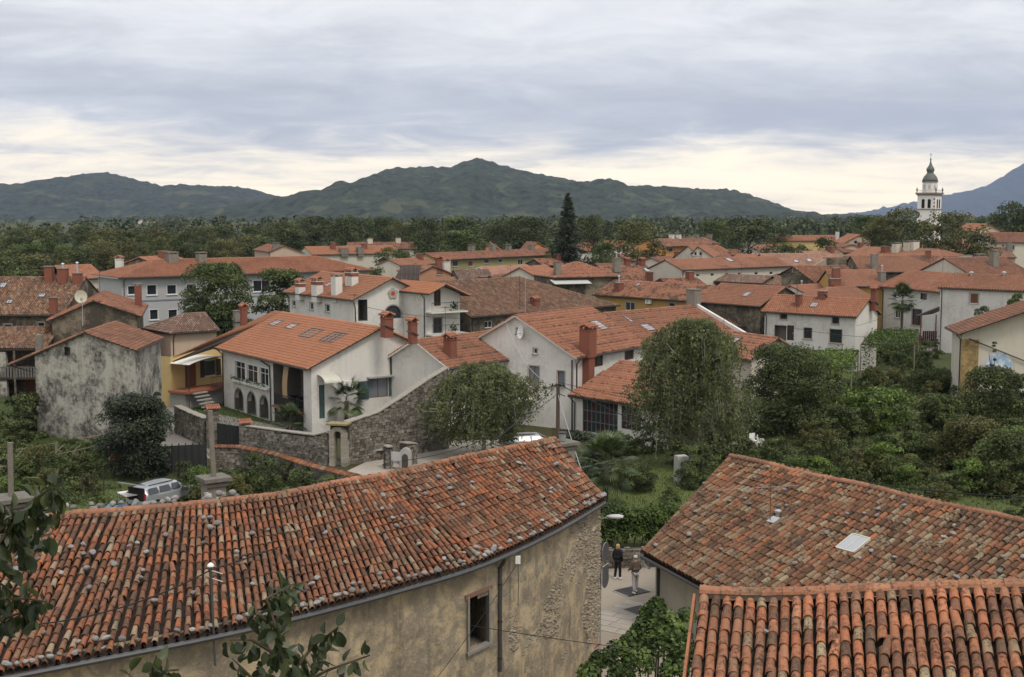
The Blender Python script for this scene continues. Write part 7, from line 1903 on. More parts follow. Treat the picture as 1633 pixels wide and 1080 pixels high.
# far woods on the plain: one mass
def far_woods():
    rg = np.random.default_rng(77); Cs, n = [], 1900
    d = 640 + 2400 * rg.random(n) ** 1.5; px = rg.uniform(-80, 1720, n)
    cl = np.array([mnoise.noise(Vector((p * .004, q * .004, 1.0))) for p, q in zip(px, d)])
    for i in range(n):
        if cl[i] < -.05 and d[i] > 760: continue
        if px[i] < 480 and d[i] > 950 and rg.random() < .6: continue
        x = (px[i] - CX) / FPX * d[i]; s = rg.uniform(4, 8.5); h = rg.uniform(6, 17); k = 80; D = rg.normal(size=(k, 3)); D /= np.linalg.norm(D, axis=1)[:, None]; D[:, 2] = np.abs(D[:, 2])
        Cs.append(np.array([x, d[i], h * .35]) + D * np.array([s, s, h * .65]) * (1 - .3 * rg.random(k))[:, None])
    C = np.concatenate(Cs); V, F = leaves(C, 2.0, rg, .4, .8)
    o = mk('far_woods', V, F, m_leaf('far_leaf', (.045, .06, .026), (.075, .095, .04), (.11, .125, .055), trans=.1, ns=.045)); tag(o, 'distant woods and thickets spread over the plain', 'woods', kind='stuff')
far_woods()
def ground_cover():
    rg = np.random.default_rng(8); n = 46000
    px = np.where(rg.random(n) < .75, rg.uniform(1180, 1650, n), rg.uniform(-10, 230, n)); d = np.where(px > 600, rg.uniform(72, 128, n), rg.uniform(72, 90, n))
    x = (px - CX) / FPX * d; q = np.array([mnoise.noise(Vector((a * .35, b * .35, 3))) + .5 * mnoise.noise(Vector((a * .9, b * .9, 8))) for a, b in zip(x, d)]); k = q > -.12
    x, d, q = x[k], d[k], q[k]; z = rg.random(len(x)) * np.clip(.25 + q * 1.3, .1, 1.1); V, F = leaves(np.stack([x, d, z], 1), .2, rg, .8, .6)
    tag(mk('ground_cover', V, F, L_MID), 'weeds and vegetables covering the garden beds', 'weeds', kind='stuff')
ground_cover()
# rough grass of the gardens and lawn
def grass():
    rg = np.random.default_rng(5); n = 90000
    d = 62 + 62 * rg.random(n); px = np.where(rg.random(n) < .6, rg.uniform(880, 1640, n), rg.uniform(-10, 560, n))
    x = (px - CX) / FPX * d; keep = ~((px > 230) & (px < 300) & (d > 85)) & ~((px > 440) & (px < 760)) & ~((px < 1110) & (px > 900) & (d < 64))
    x, d = x[keep], d[keep]; n = len(x); h = rg.uniform(.05, .2, n); a = rg.uniform(0, 6.28, n); w = .02 + .02 * rg.random(n)
    B = np.stack([x, d, np.zeros(n)], 1); S = np.stack([np.cos(a), np.sin(a), np.zeros(n)], 1) * w[:, None]; T = B + np.stack([rg.normal(0, .06, n), rg.normal(0, .06, n), h], 1)
    V = np.stack([B - S, B + S, T], 1).reshape(-1, 3); o = mk('grass', V, np.arange(3 * n).reshape(-1, 3), m_leaf('grass_blade', (.06, .085, .022), (.085, .115, .03), (.12, .15, .045), trans=.2)); tag(o, 'rough grass of the lawn and gardens', 'grass', kind='stuff')
grass()
# ================================================================== lanes, courtyard, stone walls and small things
PAVE = m_plaster('pale_paving', (.36, .33, .285), (.17, .155, .135), .6, .5, .1); PAVED = m_plaster('worn_asphalt', (.20, .19, .175), (.11, .10, .095), .5, .4, .1)
def sheet(name, pts, z, mat):
    return tag(mk(name, [U(x, y, z=z) for x, y in pts], [tuple(range(len(pts)))], mat), kind='structure')
street = sheet('street', [(930, 1200), (925, 985), (952, 905), (1085, 905), (1130, 960), (1150, 1200)], .010, m_plaster('gravelly_street', (.30, .26, .21), (.17, .145, .12), .5, .8, .05))
sheet('lane', [(225, 728), (240, 700), (258, 610), (245, 560), (275, 560), (284, 640), (284, 692), (345, 716), (352, 732)], .010, PAVED)
sheet('courtyard', [(520, 770), (560, 748), (650, 706), (800, 700), (800, 740), (640, 790)], .010, PAVE)
sheet('inner_court', [(392, 724), (340, 712), (345, 660), (500, 690), (545, 742)], .007, PAVED); sheet('lawn', [(880, 860), (900, 735), (1000, 712), (1200, 705), (1320, 740), (1300, 800), (1110, 870)], .006, m_plaster('lawn_turf', (.095, .12, .035), (.05, .065, .022), .5, .5, .05)); sheet('garden_bed', [(1280, 640), (1300, 585), (1560, 590), (1700, 640), (1700, 830), (1400, 800)], .006, m_plaster('garden_green', (.085, .105, .035), (.05, .05, .025), .6, .4, .05)); sheet('left_garden', [(-60, 830), (-60, 700), (235, 735), (235, 830)], .006, bpy.data.materials['garden_green'])
def slabs():
    r = random.Random(3); a = U(962, 1015, z=0); e = (U(1000, 1000, z=0) - U(958, 938, z=0)); u = Vector((.55, .835, 0)).normalized(); v = Vector((.835, -.55, 0)).normalized()
    o = U(955, 1005, z=.014)
    y = 0.0
    for i in range(9):
        x = -1.2 + r.uniform(0, .4)
        while x < 2.9:
            w = r.uniform(.7, 1.15); c = o + u * (y + .3) + v * (x + w / 2)
            px, py = PIX(c)
            if 950 < px < 1035 and py > 925 and (px - 950) < (py - 915) * 1.3:
                ob = MB().box(Vector((c.x, c.y, .012)), (w - .03, .57, .03 + r.uniform(0, .012)), ax=(v, u, ZZ)).build('paving_slab', PAVE, street)
            x += w
        y += .6
slabs()
for (px, py, w, lab) in ((1007, 943, 1.25, 'square dark iron plate in the paving under the walking man'), (1018, 973, 1.0, 'dark iron plate in the paving near the ivy bush')):
    p = U(px, py, z=.03); g = thing('manhole_cover', lab, 'manhole cover', p); MB().box(p + ZZ * .005, (w, w * .85, .03), rz=.62).build('plate', m_plain('cast_iron', (.03, .028, .027), .6, .3), g)
    fr = MB()
    for s_ in (-1, 1): fr.box(p + Vector((math.cos(.62), math.sin(.62), 0)) * s_ * (w / 2 + .03), (.05, w * .85, .04), rz=.62)
    fr.build('frame', STONEF, g)
M_WALLST = m_stone('wall_stone', [(.16, .145, .12), (.24, .22, .19), (.10, .09, .075), (.32, .30, .265), (.19, .16, .12)], 5, .8); M_CORE = m_plain('wall_mortar', (.06, .053, .043), .95, .3, 5)
def stone_wall(name, label, path, th=.45, sz=.22, cope=None, seed=0, cat='wall'):
    """path: (point, top height); real stones laid in rough courses over a core, both faces"""
    r = random.Random(seed); root = thing(name, label, cat, (path[0][0].x, path[0][0].y, 0)); core = MB(); st = MB(); cp = MB()
    for (p, zp), (q, zq) in zip(path[:-1], path[1:]):
        p = Vector((p.x, p.y, 0)); q = Vector((q.x, q.y, 0)); e = (q - p).normalized(); L = (q - p).length; n = Vector((e.y, -e.x, 0)); n = n if n.y < 0 else -n
        core.add([v + n * s * (th / 2 - .03) + ZZ * z for v, zt in ((p, zp), (q, zq)) for s in (-1, 1) for z in (-.2, zt - .03)], [(0, 4, 5, 1), (2, 3, 7, 6), (1, 5, 7, 3), (0, 1, 3, 2), (4, 6, 7, 5)])
        z = 0.0
        while z < max(zp, zq):
            h = sz * r.uniform(.55, 1.0); x = r.uniform(-.1, 0)
            while x < L:
                w = sz * r.uniform(.7, 1.9); xc = x + w / 2; zt = zp + (zq - zp) * min(1, max(0, xc / L))
                if z + h * .8 < zt and xc < L:
                    for s in (1, -1):
                        if s == -1 and r.random() < .5: continue
                        c = p + e * xc + ZZ * (z + h / 2) + n * s * (th / 2 - .06 + r.uniform(0, .05)); jit = lambda: Vector((r.uniform(-.02, .02), r.uniform(-.015, .015), r.uniform(-.02, .02)))
                        b = len(st.V); st.box(c, (w * .93, .12, h * .9), ax=(e, n, ZZ))
                        for k in range(b, len(st.V)): st.V[k] = tuple(Vector(st.V[k]) + jit())
                x += w
            z += h
        if cope == 'slab':
            k = max(1, round(L / .55))
            for i in range(k):
                a, b_ = p.lerp(q, i / k) + ZZ * (zp + (zq - zp) * i / k), p.lerp(q, (i + 1) / k) + ZZ * (zp + (zq - zp) * (i + 1) / k); cp.span(a + ZZ * .04 + e * .01, b_ + ZZ * .04 - e * .01, th + r.uniform(.05, .2), .07)
        elif cope == 'tile':
            for s in (-1, 1):
                a0, a1 = p + ZZ * (zp + .16), q + ZZ * (zq + .16); b0, b1 = p + n * s * (th / 2 + .1) + ZZ * (zp - .02), q + n * s * (th / 2 + .1) + ZZ * (zq - .02)
                V, F, Uv = tiled_plane([b0, b1, a1, a0], e, .2, .4, True, .01, seed); cp.add(V.tolist(), F.tolist())
            rc = ridge_cap([p + ZZ * (zp + .12), q + ZZ * (zq + .12)], .075, .3); cp.add(rc.V, rc.F)
    core.build('core', M_CORE, root); st.build('stones', M_WALLST, root, kind='stuff')
    if cope: cp.build('coping', {'slab': m_plain('coping_slab', (.26, .245, .21), .9, .35, 5) if 'coping_slab' not in bpy.data.materials else bpy.data.materials['coping_slab'], 'tile': M_COPPO}[cope], root)
    return root
gp = lambda x, y: U(x, y, z=0)
stone_wall('stone_wall', 'rubble garden wall with pale coping below the arches of the white house', [(gp(395, 724), 2.0), (gp(450, 732), 1.98), (gp(505, 739), 1.95), (gp(528, 742), 2.3)], cope='slab', seed=1)
stone_wall('stone_wall', 'tall dark rubble wall rising to the right behind the courtyard', [(gp(552, 741), 2.9), (gp(600, 733), 3.3), (gp(640, 727), 4.2), (gp(680, 720), 5.2), (gp(712, 715), 5.9)], .55, .24, 'slab', seed=2)
stone_wall('stone_wall', 'dark mossy wall along the paved lane', [(gp(284, 690), 2.1), (gp(305, 700), 2.05), (gp(332, 711), 2.0)], .5, .2, 'slab', seed=3)
stone_wall('stone_wall', 'curved garden wall topped with a strip of red tiles', [(U(340, 712, z=1.5), 1.45), (U(385, 713, z=1.5), 1.45), (U(440, 724, z=1.5), 1.45), (U(500, 743, z=1.5), 1.45), (U(570, 760, z=1.5), 1.45)], .4, .2, 'tile', seed=4)
def pier(label, p, w, h, cap='tile'):
    root = thing('gate_pier', label, 'gate pier', p); r = random.Random(int(p.x * 10)); st = MB(); z = 0
    while z < h:
        hh = r.uniform(.14, .24); st.box(p + ZZ * (z + hh / 2), (w * r.uniform(.94, 1.04), w * r.uniform(.94, 1.04), hh * .92), rz=.5); z += hh
    st.build('stones', M_WALLST, root)
    m = MB(); e = Vector((math.cos(.5), math.sin(.5), 0)); f = Vector((-e.y, e.x, 0))
    for s in (-1, 1):
        V, F, _ = tiled_plane([p + f * s * (w / 2 + .15) - e * (w / 2 + .15) + ZZ * h, p + f * s * (w / 2 + .15) + e * (w / 2 + .15) + ZZ * h, p + e * (w / 2 + .15) + ZZ * (h + .28), p - e * (w / 2 + .15) + ZZ * (h + .28)], e, .17, .4, True, .01, 2); m.add(V.tolist(), F.tolist())
    m.build('cap_tiles', CAPT, root)
pier('left gate pier with small red tile cap beside the lane', gp(340, 714), .75, 2.9); pier('right gate pier with small red tile cap by the rubble wall', gp(391, 723), .65, 2.2)
g = thing('iron_gate', 'dark sheet iron gate between two tile capped piers', 'gate', gp(365, 719)); a, b = gp(347, 716), gp(384, 722)
for i in range(2):
    p, q = a.lerp(b, i * .5 + .01), a.lerp(b, i * .5 + .49); MB().span(p + ZZ * 1.0, q + ZZ * 1.0, .05, 1.8).build('gate_leaf', m_plain('black_iron', (.02, .02, .021), .5, .3) if i == 0 else bpy.data.materials['black_iron'], g)
    for k in range(5): MB().span(p.lerp(q, k / 4) + ZZ * .1 - Vector((0, .05, 0)), p.lerp(q, k / 4) + ZZ * 1.95 - Vector((0, .05, 0)), .04, .04, up=Vector((1, 0, 0))).build('gate_bar', METD, g)
# arched gateway of stone
def gateway():
    p = gp(541, 743); root = thing('stone_gateway', 'narrow stone archway with flat slab cap at the courtyard corner', 'gateway', p); e = Vector((.9, -.2, 0)).normalized(); n = Vector((-.2, -.9, 0)).normalized(); st = MB(); r = random.Random(8)
    for s in (-1, 1):
        z = 0
        while z < 2.2:
            h = r.uniform(.2, .32); st.box(p + e * s * .42 + ZZ * (z + h / 2), (.36 * r.uniform(.92, 1.05), .62, h * .94), ax=(e, n, ZZ)); z += h
    for k in range(9):
        t = math.pi * (k + .5) / 9; c = p + e * math.cos(t) * .42 + ZZ * (2.15 + math.sin(t) * .42); x = (e * -math.sin(t) + ZZ * math.cos(t)); st.box(c, (.17, .6, .3), ax=(x, n, x.cross(n)))
    st.build('stones', m_stone('pale_wall_stone', [(.36, .33, .28), (.28, .25, .2), (.42, .39, .34)], 7, .35), root)
    MB().box(p + ZZ * 2.35 - n * .25, (1.3, .25, 1.0), ax=(e, n, ZZ)).build('backing', M_CORE, root)
    MB().box(p + ZZ * 2.9, (1.5, .95, .12), ax=(e, n, ZZ)).build('cap_slab', m_plain('mossy_slab', (.24, .20, .10), .9, .3, 5), root)
gateway()
def bench(label, p, q):
    root = thing('stone_bench', label, 'bench', (p + q) / 2); MB().span(p + ZZ * .45, q + ZZ * .45, .45, .1).build('seat', STONEF, root)
    for t in (.12, .88): MB().box(p.lerp(q, t) + ZZ * .2, (.25, .4, .4)).build('leg', STONEF, root)
bench('long dark stone bench against the sloping wall', gp(563, 738), gp(590, 735)); bench('stone bench right of the pedestal table', gp(606, 727), gp(628, 722))
p = gp(598, 733); t = thing('stone_table', 'stone table on a round pedestal in the courtyard', 'table', p); MB().lathe(p, [(.32, 0), (.3, .08), (.17, .15), (.15, .55), (.2, .68)], 12).build('pedestal', STONEF, t); MB().box(p + ZZ * .74, (1.2, .8, .12), rz=.3).build('table_top', STONEF, t)
pt = thing('flower_pot', 'small plant pot standing on the stone table', 'pot', p + ZZ * .8); MB().lathe(p + ZZ * .8, [(.1, 0), (.15, .22), (.16, .25)], 10).build('pot', CAPT, pt); V, F = leaves(np.array(p)[None, :] + np.array([0, 0, 1.15]) + rng.normal(size=(90, 3)) * .13, .13, rng); mk('plant', V, F, L_BRIGHT, pt)
# low ruin of piers with a notice board
stone_wall('stone_pier', 'square rubble pier at the left end of the notice board', [(gp(614, 748), 1.5), (gp(624, 747), 1.5)], .6, .2, 'slab', 21, 'pier'); stone_wall('stone_pier', 'broader rubble pier right of the small arched stone', [(gp(643, 742), 1.5), (gp(660, 739), 1.4)], .8, .2, 'slab', 22, 'pier')
nb = thing('notice_board', 'small grey notice board on two legs before the rubble piers', 'sign', gp(632, 750)); c = gp(632, 750)
MB().box(c + ZZ * .95, (.75, .05, .6), rz=-.35).build('board', m_plain('grey_board', (.40, .40, .40), .5), nb)
for s in (-.3, .3): MB().tube([c + Vector((s, -s * .36, 0)), c + Vector((s, -s * .36, 1.25))], .03, 6).build('leg', GALV, nb)
c = gp(646, 750); sh = thing('arched_stone', 'pale upright stone with an arched niche beside the notice board', 'stone', c)
MB().prism([c + Vector((x, 0, z)) for x, z in [(-.4, 0), (.4, 0), (.4, 1.0)] + [(.4 * math.cos(math.pi * i / 8), 1.0 + .5 * math.sin(math.pi * i / 8)) for i in range(1, 8)] + [(-.4, 1.0)]], Vector((.05, .3, 0))).build('stone_slab', STONEF, sh)
MB().prism([c + Vector((x, -.02, z)) for x, z in [(-.2, 0.1), (.2, 0.1), (.2, .85)] + [(.2 * math.cos(math.pi * i / 6), .85 + .25 * math.sin(math.pi * i / 6)) for i in range(1, 6)] + [(-.2, .85)]], Vector((0, .04, 0))).build('niche', M_CORE, sh)  # flat dark panel, its colour stands in for shade in the hollow
# lane archway with tile coping and white car beyond
def lane_arch():
    root = thing('lane_archway', 'plastered wall with low segmental arch and tile coping across the lane', 'archway', U(262, 624, d=121)); d = 121; P = lambda x, y: U(x, y, d=d); n = 10; V = []
    top = [P(242, 589), P(282, 589)]; arch = [(243 + 37 * i / n, 612 - 9 * math.sin(math.pi * i / n)) for i in range(n + 1)]
    m = MB()
    for (xa, ya), (xb, yb) in zip(arch[:-1], arch[1:]): m.prism([P(xa, ya), P(xb, yb), P(xb, 589), P(xa, 589)], Vector((0, .4, 0)))
    m.prism([P(240, 640), P(243, 640), P(243, 589), P(240, 589)], Vector((0, .4, 0))); m.build('wall', m_plaster('tan_plaster', (.36, .30, .22)), root)
    a, b = P(239, 588), P(284, 588); e = (b - a).normalized(); q = MB()
    V, F, _ = tiled_plane([a - Vector((0, .3, .1)), b - Vector((0, .3, .1)), b + Vector((0, .5, .45)), a + Vector((0, .5, .45))], e, .18, .3, True, .01, 1); q.add(V.tolist(), F.tolist()); q.build('coping', CAPT, root)
lane_arch()
# ---- cars
CARP = m_plain('silver_paint', (.42, .44, .46), .28, .04, 2, .6, .4); CARW = m_plain('white_car_paint', (.7, .7, .7), .3, .03); TYRE = m_plain('tyre', (.012, .012, .012), .9)
def car(label, loc, rz, paint, tail=False):
    root = thing('parked_car', label, 'car', loc, None, rz)
    def part(mb, name, mat, par=root, sm=False): return obj(name, mesh(name, mb.V, mb.F, mat, smooth=sm), par)
    # side profile (x forward), half-width per station
    st = [(-2.15, .35, .95, .95, .78), (-2.05, .3, 1.0, 1.3, .82), (-1.2, .25, .96, 1.4, .86), (-.2, .22, .93, 1.43, .87), (.45, .22, .92, 1.38, .87), (1.15, .25, .92, .98, .86), (1.7, .28, .8, .84, .82), (2.1, .35, .62, .66, .7)]
    m = MB(); V = []; k = 10
    for x, zb, zs, zt, w in st:
        wt = w * .74 if zt - zs > .2 else w * .9
        ring = [(w * .85, zb), (w, zb + .18), (w, zs - .1), (w * .97, zs), (wt, zt - .06), (wt * .8, zt)]
        full = ring + [(-a, b) for a, b in ring[::-1]]; V += [(x, a, b) for a, b in full]
    k = 12; F = [(i * k + j, i * k + (j + 1) % k, (i + 1) * k + (j + 1) % k, (i + 1) * k + j) for i in range(len(st) - 1) for j in range(k)]
    F += [tuple(range(k))[::-1], tuple(range((len(st) - 1) * k, len(st) * k))]; m.add(V, F); part(m, 'body', paint, sm=False)
    for s in (-1, 1):
        for (x0, x1) in ((-1.95, -1.2), (-1.12, -.25), (-.17, .5)):
            q = MB(); y0, y1 = .875 * s * .99, .67 * s; q.prism([(x0, y0, 1.02), (x1, y0, 1.0), (x1 - .05, y1, 1.3), (x0 + .1, y1, 1.3)], (0, .03 * s, .0)); part(q, 'side_window', G)
        for x in (-1.35, 1.35):
            w = MB(); c = Vector((x, .80 * s, .31)); ring = []
            ty = MB(); n = 16; V = []
            for (r_, yy) in ((.31, -.1), (.31, .1), (.2, .11), (.2, -.1)): V += [c + Vector((math.cos(6.2832 * i / n) * r_, yy * s, math.sin(6.2832 * i / n) * r_)) for i in range(n)]
            F = [(a * n + i, a * n + (i + 1) % n, ((a + 1) % 4) * n + (i + 1) % n, ((a + 1) % 4) * n + i) for a in range(4) for i in range(n)]; ty.add(V, F); wo = part(ty, 'wheel', TYRE)
            rm = MB(); V = [c + Vector((math.cos(6.2832 * i / n) * .2, .08 * s, math.sin(6.2832 * i / n) * .2)) for i in range(n)]; rm.add(V, [tuple(range(n))]); obj('rim', mesh('rim', rm.V, rm.F, GALV), wo)
    q = MB(); q.prism([(.52, -.6, 1.36), (.52, .6, 1.36), (1.12, .75, 1.0), (1.12, -.75, 1.0)], (.03, 0, .02)); part(q, 'windscreen', G)
    for s in (-1, 1):
        q = MB(); q.box((2.05, .5 * s, .62), (.14, .34, .14)); part(q, 'headlight', GL); q = MB(); q.box((-2.13, .7 * s, .85), (.08, .14, .4)); part(q, 'tail_light', m_plain('red_lens', (.3, .02, .015), .3) if 'red_lens' not in bpy.data.materials else bpy.data.materials['red_lens'])
        q = MB(); q.box((-.8, .58 * s, 1.45), (1.9, .05, .05)); part(q, 'roof_rail', METD)
    if tail:
        q = MB(); q.box((-2.14, 0, .98), (.06, 1.25, .75)); part(q, 'boot_shade', BLACK)  # black panel standing in for the shade inside the open boot
        q = MB(); q.prism([(-2.0, -.6, 1.5), (-2.0, .6, 1.5), (-2.95, .62, 1.72), (-2.95, -.62, 1.72)], (0, 0, .06)); to = part(q, 'tailgate', paint); q = MB(); q.prism([(-2.1, -.5, 1.59), (-2.1, .5, 1.59), (-2.6, .5, 1.71), (-2.6, -.5, 1.71)], (0, 0, .02)); obj('rear_window', mesh('rear_window', q.V, q.F, G), to)
    else:
        q = MB(); q.prism([(-2.17, -.55, 1.02), (-2.17, .55, 1.02), (-2.06, .5, 1.38), (-2.06, -.5, 1.38)], (-.03, 0, 0)); part(q, 'rear_window', G)
    return root
car('silver estate car with raised tailgate parked in the left garden', at_px(262, 803), R(60), CARP, True)
car('silver car half hidden under the birch near the utility pole', at_px(848, 722), R(10), CARP)
car('white car at the far end of the lane behind the archway', at_px(254, d=132), R(80), CARW)
def crate_trailer():
    p = at_px(212, 812); root = thing('trolley_table', 'white topped folding table loaded with boxes behind the open car', 'table', p); rz = R(38); q = Vector((math.cos(rz), math.sin(rz), 0)); s = Vector((-q.y, q.x, 0)); ax = (q, s, ZZ)
    MB().box(p + ZZ * .95, (1.3, 1.35, .05), ax=ax).build('table_top', WHITE, root)
    for a in (-.6, .6):
        for b in (-.6, .6): MB().span(p + q * a + s * b, p + q * a + s * b + ZZ * .93, .04, .04, up=Vector((1, 0, 0))).build('leg', GALV, root)
    for i, (a, b, c, m) in enumerate(((.9, .3, .3, WHITE), (1.1, -.3, .35, WHITE), (.8, -.8, .25, m_plain('red_crate', (.35, .03, .025), .5)), (1.2, .8, .3, WHITE))):
        bo = p + q * a + s * b; t = thing('crate', ['white box nearest the table behind the car', 'larger white box behind the open boot', 'red crate beside the white topped table', 'white box right of the others behind the car'][i], 'box', bo); MB().box(bo + ZZ * c, (.55, .5, c * 2), ax=ax).build('box', m, t); MB().box(bo + ZZ * (c * 2 + .02), (.59, .54, .05), ax=ax).build('lid', m, t)
    b = at_px(178, 815); ts = thing('tarpaulin', 'blue sheet lying folded beside the white topped table', 'tarpaulin', b); m = MB()
    for i in range(8): m.prism([b + q * (i * .2 - .8) + s * k + ZZ * (.25 + .12 * math.sin(i * 1.7)) for k in (-.5, .5)] + [b + q * (i * .2 - .6) + s * k + ZZ * (.25 + .12 * math.sin((i + 1) * 1.7)) for k in (.5, -.5)], ZZ * -.04)
    m.build('sheet', m_plain('blue_sheet', (.12, .20, .32), .5, .2), ts)
crate_trailer()
# ---- left garden: rusty pergola frame, posts, dark fence, door
def frame_pergola():
    RU = m_plain('rusty_rod', (.20, .15, .12), .8, .4, 9); root = thing('pergola_frame', 'bare rusty pergola frame on concrete posts in the left garden', 'pergola', at_px(60, 780)); P = lambda x, y, d: U(x, y, d=d)
    for a, b in (((-20, 750, 78), (150, 712, 82)), ((0, 722, 84), (178, 691, 88))): MB().tube([P(*a), P(*b)], .03, 5).build('rail', RU, root)
    for i in range(6):
        t = i / 5; p = P(-20, 750, 78).lerp(P(150, 712, 82), t); q = P(0, 722, 84).lerp(P(178, 691, 88), t); MB().tube([p, q], .022, 4).build('cross_rod', RU, root)
    for x, y, d in ((62, 734, 80.5), (118, 720, 81.5), (90, 708, 86)): p = P(x, y, d); MB().span(p, Vector((p.x, p.y, 0)), .16, .16, up=Vector((1, 0, 0))).build('post', CONC, root)
frame_pergola()
f = thing('sheet_fence', 'dark sheet fence across the end of the lane above the car', 'fence', gp(285, 752)); a, b = gp(243, 757), gp(330, 752)
for i in range(8): MB().span(a.lerp(b, i / 8 + .004) + ZZ * .95, a.lerp(b, (i + 1) / 8 - .004) + ZZ * .95, .05, 1.8).build('panel', m_plain('dark_sheet', (.028, .03, .031), .7, .3) if i == 0 else bpy.data.materials['dark_sheet'], f)
for i in range(9): MB().span(a.lerp(b, i / 8) - Vector((0, .06, 0)), a.lerp(b, i / 8) - Vector((0, .06, 0)) + ZZ * 2.0, .06, .06, up=Vector((1, 0, 0))).build('post', METD, f)
d = thing('shed_door', 'orange brown plank door standing among the shrubs by the evergreen', 'door', gp(185, 748)); c = gp(185, 748)
for i in range(4): MB().box(c + Vector((-.3 + i * .2, 0, .85)), (.19, .05, 1.7)).build('plank', WOODB, d)
for z in (.4, 1.3): MB().box(c + Vector((0, -.04, z)), (.8, .03, .12)).build('ledge', WOODB, d)
MB().box(c + Vector((.42, 0, .87)), (.06, .1, 1.75)).build('jamb', STONEF, d); MB().box(c + Vector((-.42, 0, .87)), (.06, .1, 1.75)).build('jamb', STONEF, d)
for i, (px, py, h, lab) in enumerate(((132, 795, 1.6, 'leftmost thin fence post in the left garden'), (150, 800, 1.6, 'thin fence post between two others in the left garden'), (166, 790, 1.8, 'fence post nearest the evergreen in the left garden'))):
    p = gp(px, py); t = thing('fence_post', lab, 'post', p, 'fence posts of the left garden'); MB().span(p, p + ZZ * h, .06, .06, up=Vector((1, 0, 0))).build('shaft', METD, t); MB().lathe(p + ZZ * h, [(.05, 0), (.05, .04), (.01, .07)], 6).build('cap', METD, t)
def post(label, px, py, h, w, mat=CONC):
    p = gp(px, py); t = thing('concrete_post', label, 'post', p); MB().box(p + ZZ * h / 2, (w, w * .8, h), rz=.3).build('shaft', mat, t); MB().box(p + ZZ * (h + .02), (w * .9, w * .7, .05), rz=.3).build('cap', mat, t)
post('pale square concrete post on the lawn', 1086, 768, 1.65, .75, m_plaster('pale_concrete', (.42, .41, .38), (.2, .19, .17), .5, 1.2)); post('slim concrete post with wire in the right garden', 1367, 758, 1.7, .36)
# stone table and garden chair under the tree
p = gp(1190, 722); t = thing('garden_slab', 'low stone slab table under the dark tree', 'table', p); MB().box(p + ZZ * .6, (2.2, 1.1, .14), rz=-.25).build('table_top', m_plain('tan_slab', (.27, .23, .18), .85, .2, 5), t); MB().box(p + ZZ * .26, (.6, .6, .53), rz=-.25).build('base', STONEF, t)
def chair(label, p, rz):
    root = thing('garden_chair', label, 'chair', p, 'white garden chairs', rz); add = lambda nm, mb: obj(nm, mesh(nm, mb.V, mb.F, WHITE), root)
    add('seat', MB().box((0, 0, .42), (.5, .48, .05))); add('backrest', MB().box((0, .25, .7), (.48, .05, .5)))
    for s in (-1, 1):
        add('armrest', MB().box((.27 * s, .02, .64), (.06, .46, .04)))
        for y in (-.22, .22): add('leg', MB().span((.22 * s, y, 0), (.22 * s, y, .42 if y > 0 else .63), .05, .05, up=Vector((1, 0, 0))))
chair('white plastic garden chair under the dark tree', gp(1202, 712), .4); chair('second white garden chair lower beside the first', gp(1213, 715), 1.4)
# ---- chimneys behind the long ridge
def roof_chimney(label, px, y0, y1, d, w, pipe_top, ppx):
    b = U(px, y0, d=d); t = U(px, y1, d=d); root = thing('stone_chimney', label, 'chimney', Vector((b.x, b.y, b.z - 1.2)))
    h = t.z - b.z + 1.2; MB().box(Vector((b.x, b.y, b.z - 1.2 + h / 2)), (w, w, h), rz=.6).build('stack', CONC, root)
    cp = MB(); cp.box(t + ZZ * .05, (w + .3, w + .3, .12), rz=.6); cp.box(t - ZZ * .12, (w + .12, w + .12, .1), rz=.6); cp.build('cap_slab', m_plain('lichened_slab', (.15, .14, .12), .95, .45, 9), root)
    if pipe_top: q = U(ppx, pipe_top, d=d); MB().tube([t + ZZ * .1, Vector((t.x * .5 + q.x * .5, t.y, (t.z + q.z) / 2)), q], .085, 9).build('flue_pipe', m_plain('asbestos_pipe', (.17, .15, .13), .9, .4, 6) if 'asbestos_pipe' not in bpy.data.materials else bpy.data.materials['asbestos_pipe'], root)
    return root
roof_chimney('stone chimney with slab cap and tall grey flue behind the long ridge', 341, 802, 765, 40.5, .62, 655, 335); roof_chimney('stone chimney with grey flue at the left edge behind the leaves', 18, 850, 797, 37.5, .8, 706, 16); rc = roof_chimney('squat dark stone chimney at the right end of the long ridge', 897, 740, 708, 50.5, .75, None, 0)
p = U(897, 703, d=50.5); lt = thing('bucket', 'small upturned zinc pail on the squat stone chimney', 'bucket', p); MB().lathe(p, [(.13, 0), (.16, .3), (.17, .31)], 10).build('pail', GALV, lt); MB().lathe(p + ZZ * .31, [(.19, 0), (.19, .04), (.02, .08)], 10).build('lid', METD, lt)
# ---- mast with white cap on the eave, utility pole, lamp, sign, wires
m0 = U(343, 1062, d=30.7); m1 = U(336, 903, d=30.7); ms = thing('cable_mast', 'thin grey cable mast with a white cap fixed to the eave', 'pole', m0); MB().tube([m0, m1], .03, 7).build('shaft', MET, ms); MB().lathe(m1, [(.09, 0), (.08, .04), (.02, .09)], 10).build('cap', WHITE, ms)
for z in (.1, .3): MB().tube([m1 - ZZ * z - Vector((.02, 0, 0)), m1 - ZZ * z + Vector((.3, 0, -.1))], .014, 5).build('insulator_arm', GALV, ms)
up0 = at_px(890, d=78); pole_top = U(890, 612, d=78); po = thing('utility_pole', 'brown wooden utility pole with cables in front of the big white house', 'utility pole', up0); MB().tube([up0, pole_top], [.15, .11], 9).build('shaft', m_plain('creosoted_wood', (.09, .065, .045), .9, .35, 6), po)
for x in (-.35, -.12, .12, .35): MB().lathe(pole_top + Vector((x, -.1, -.12)), [(.03, 0), (.05, .06), (.05, .12), (.02, .16)], 8).build('insulator', METD, po)
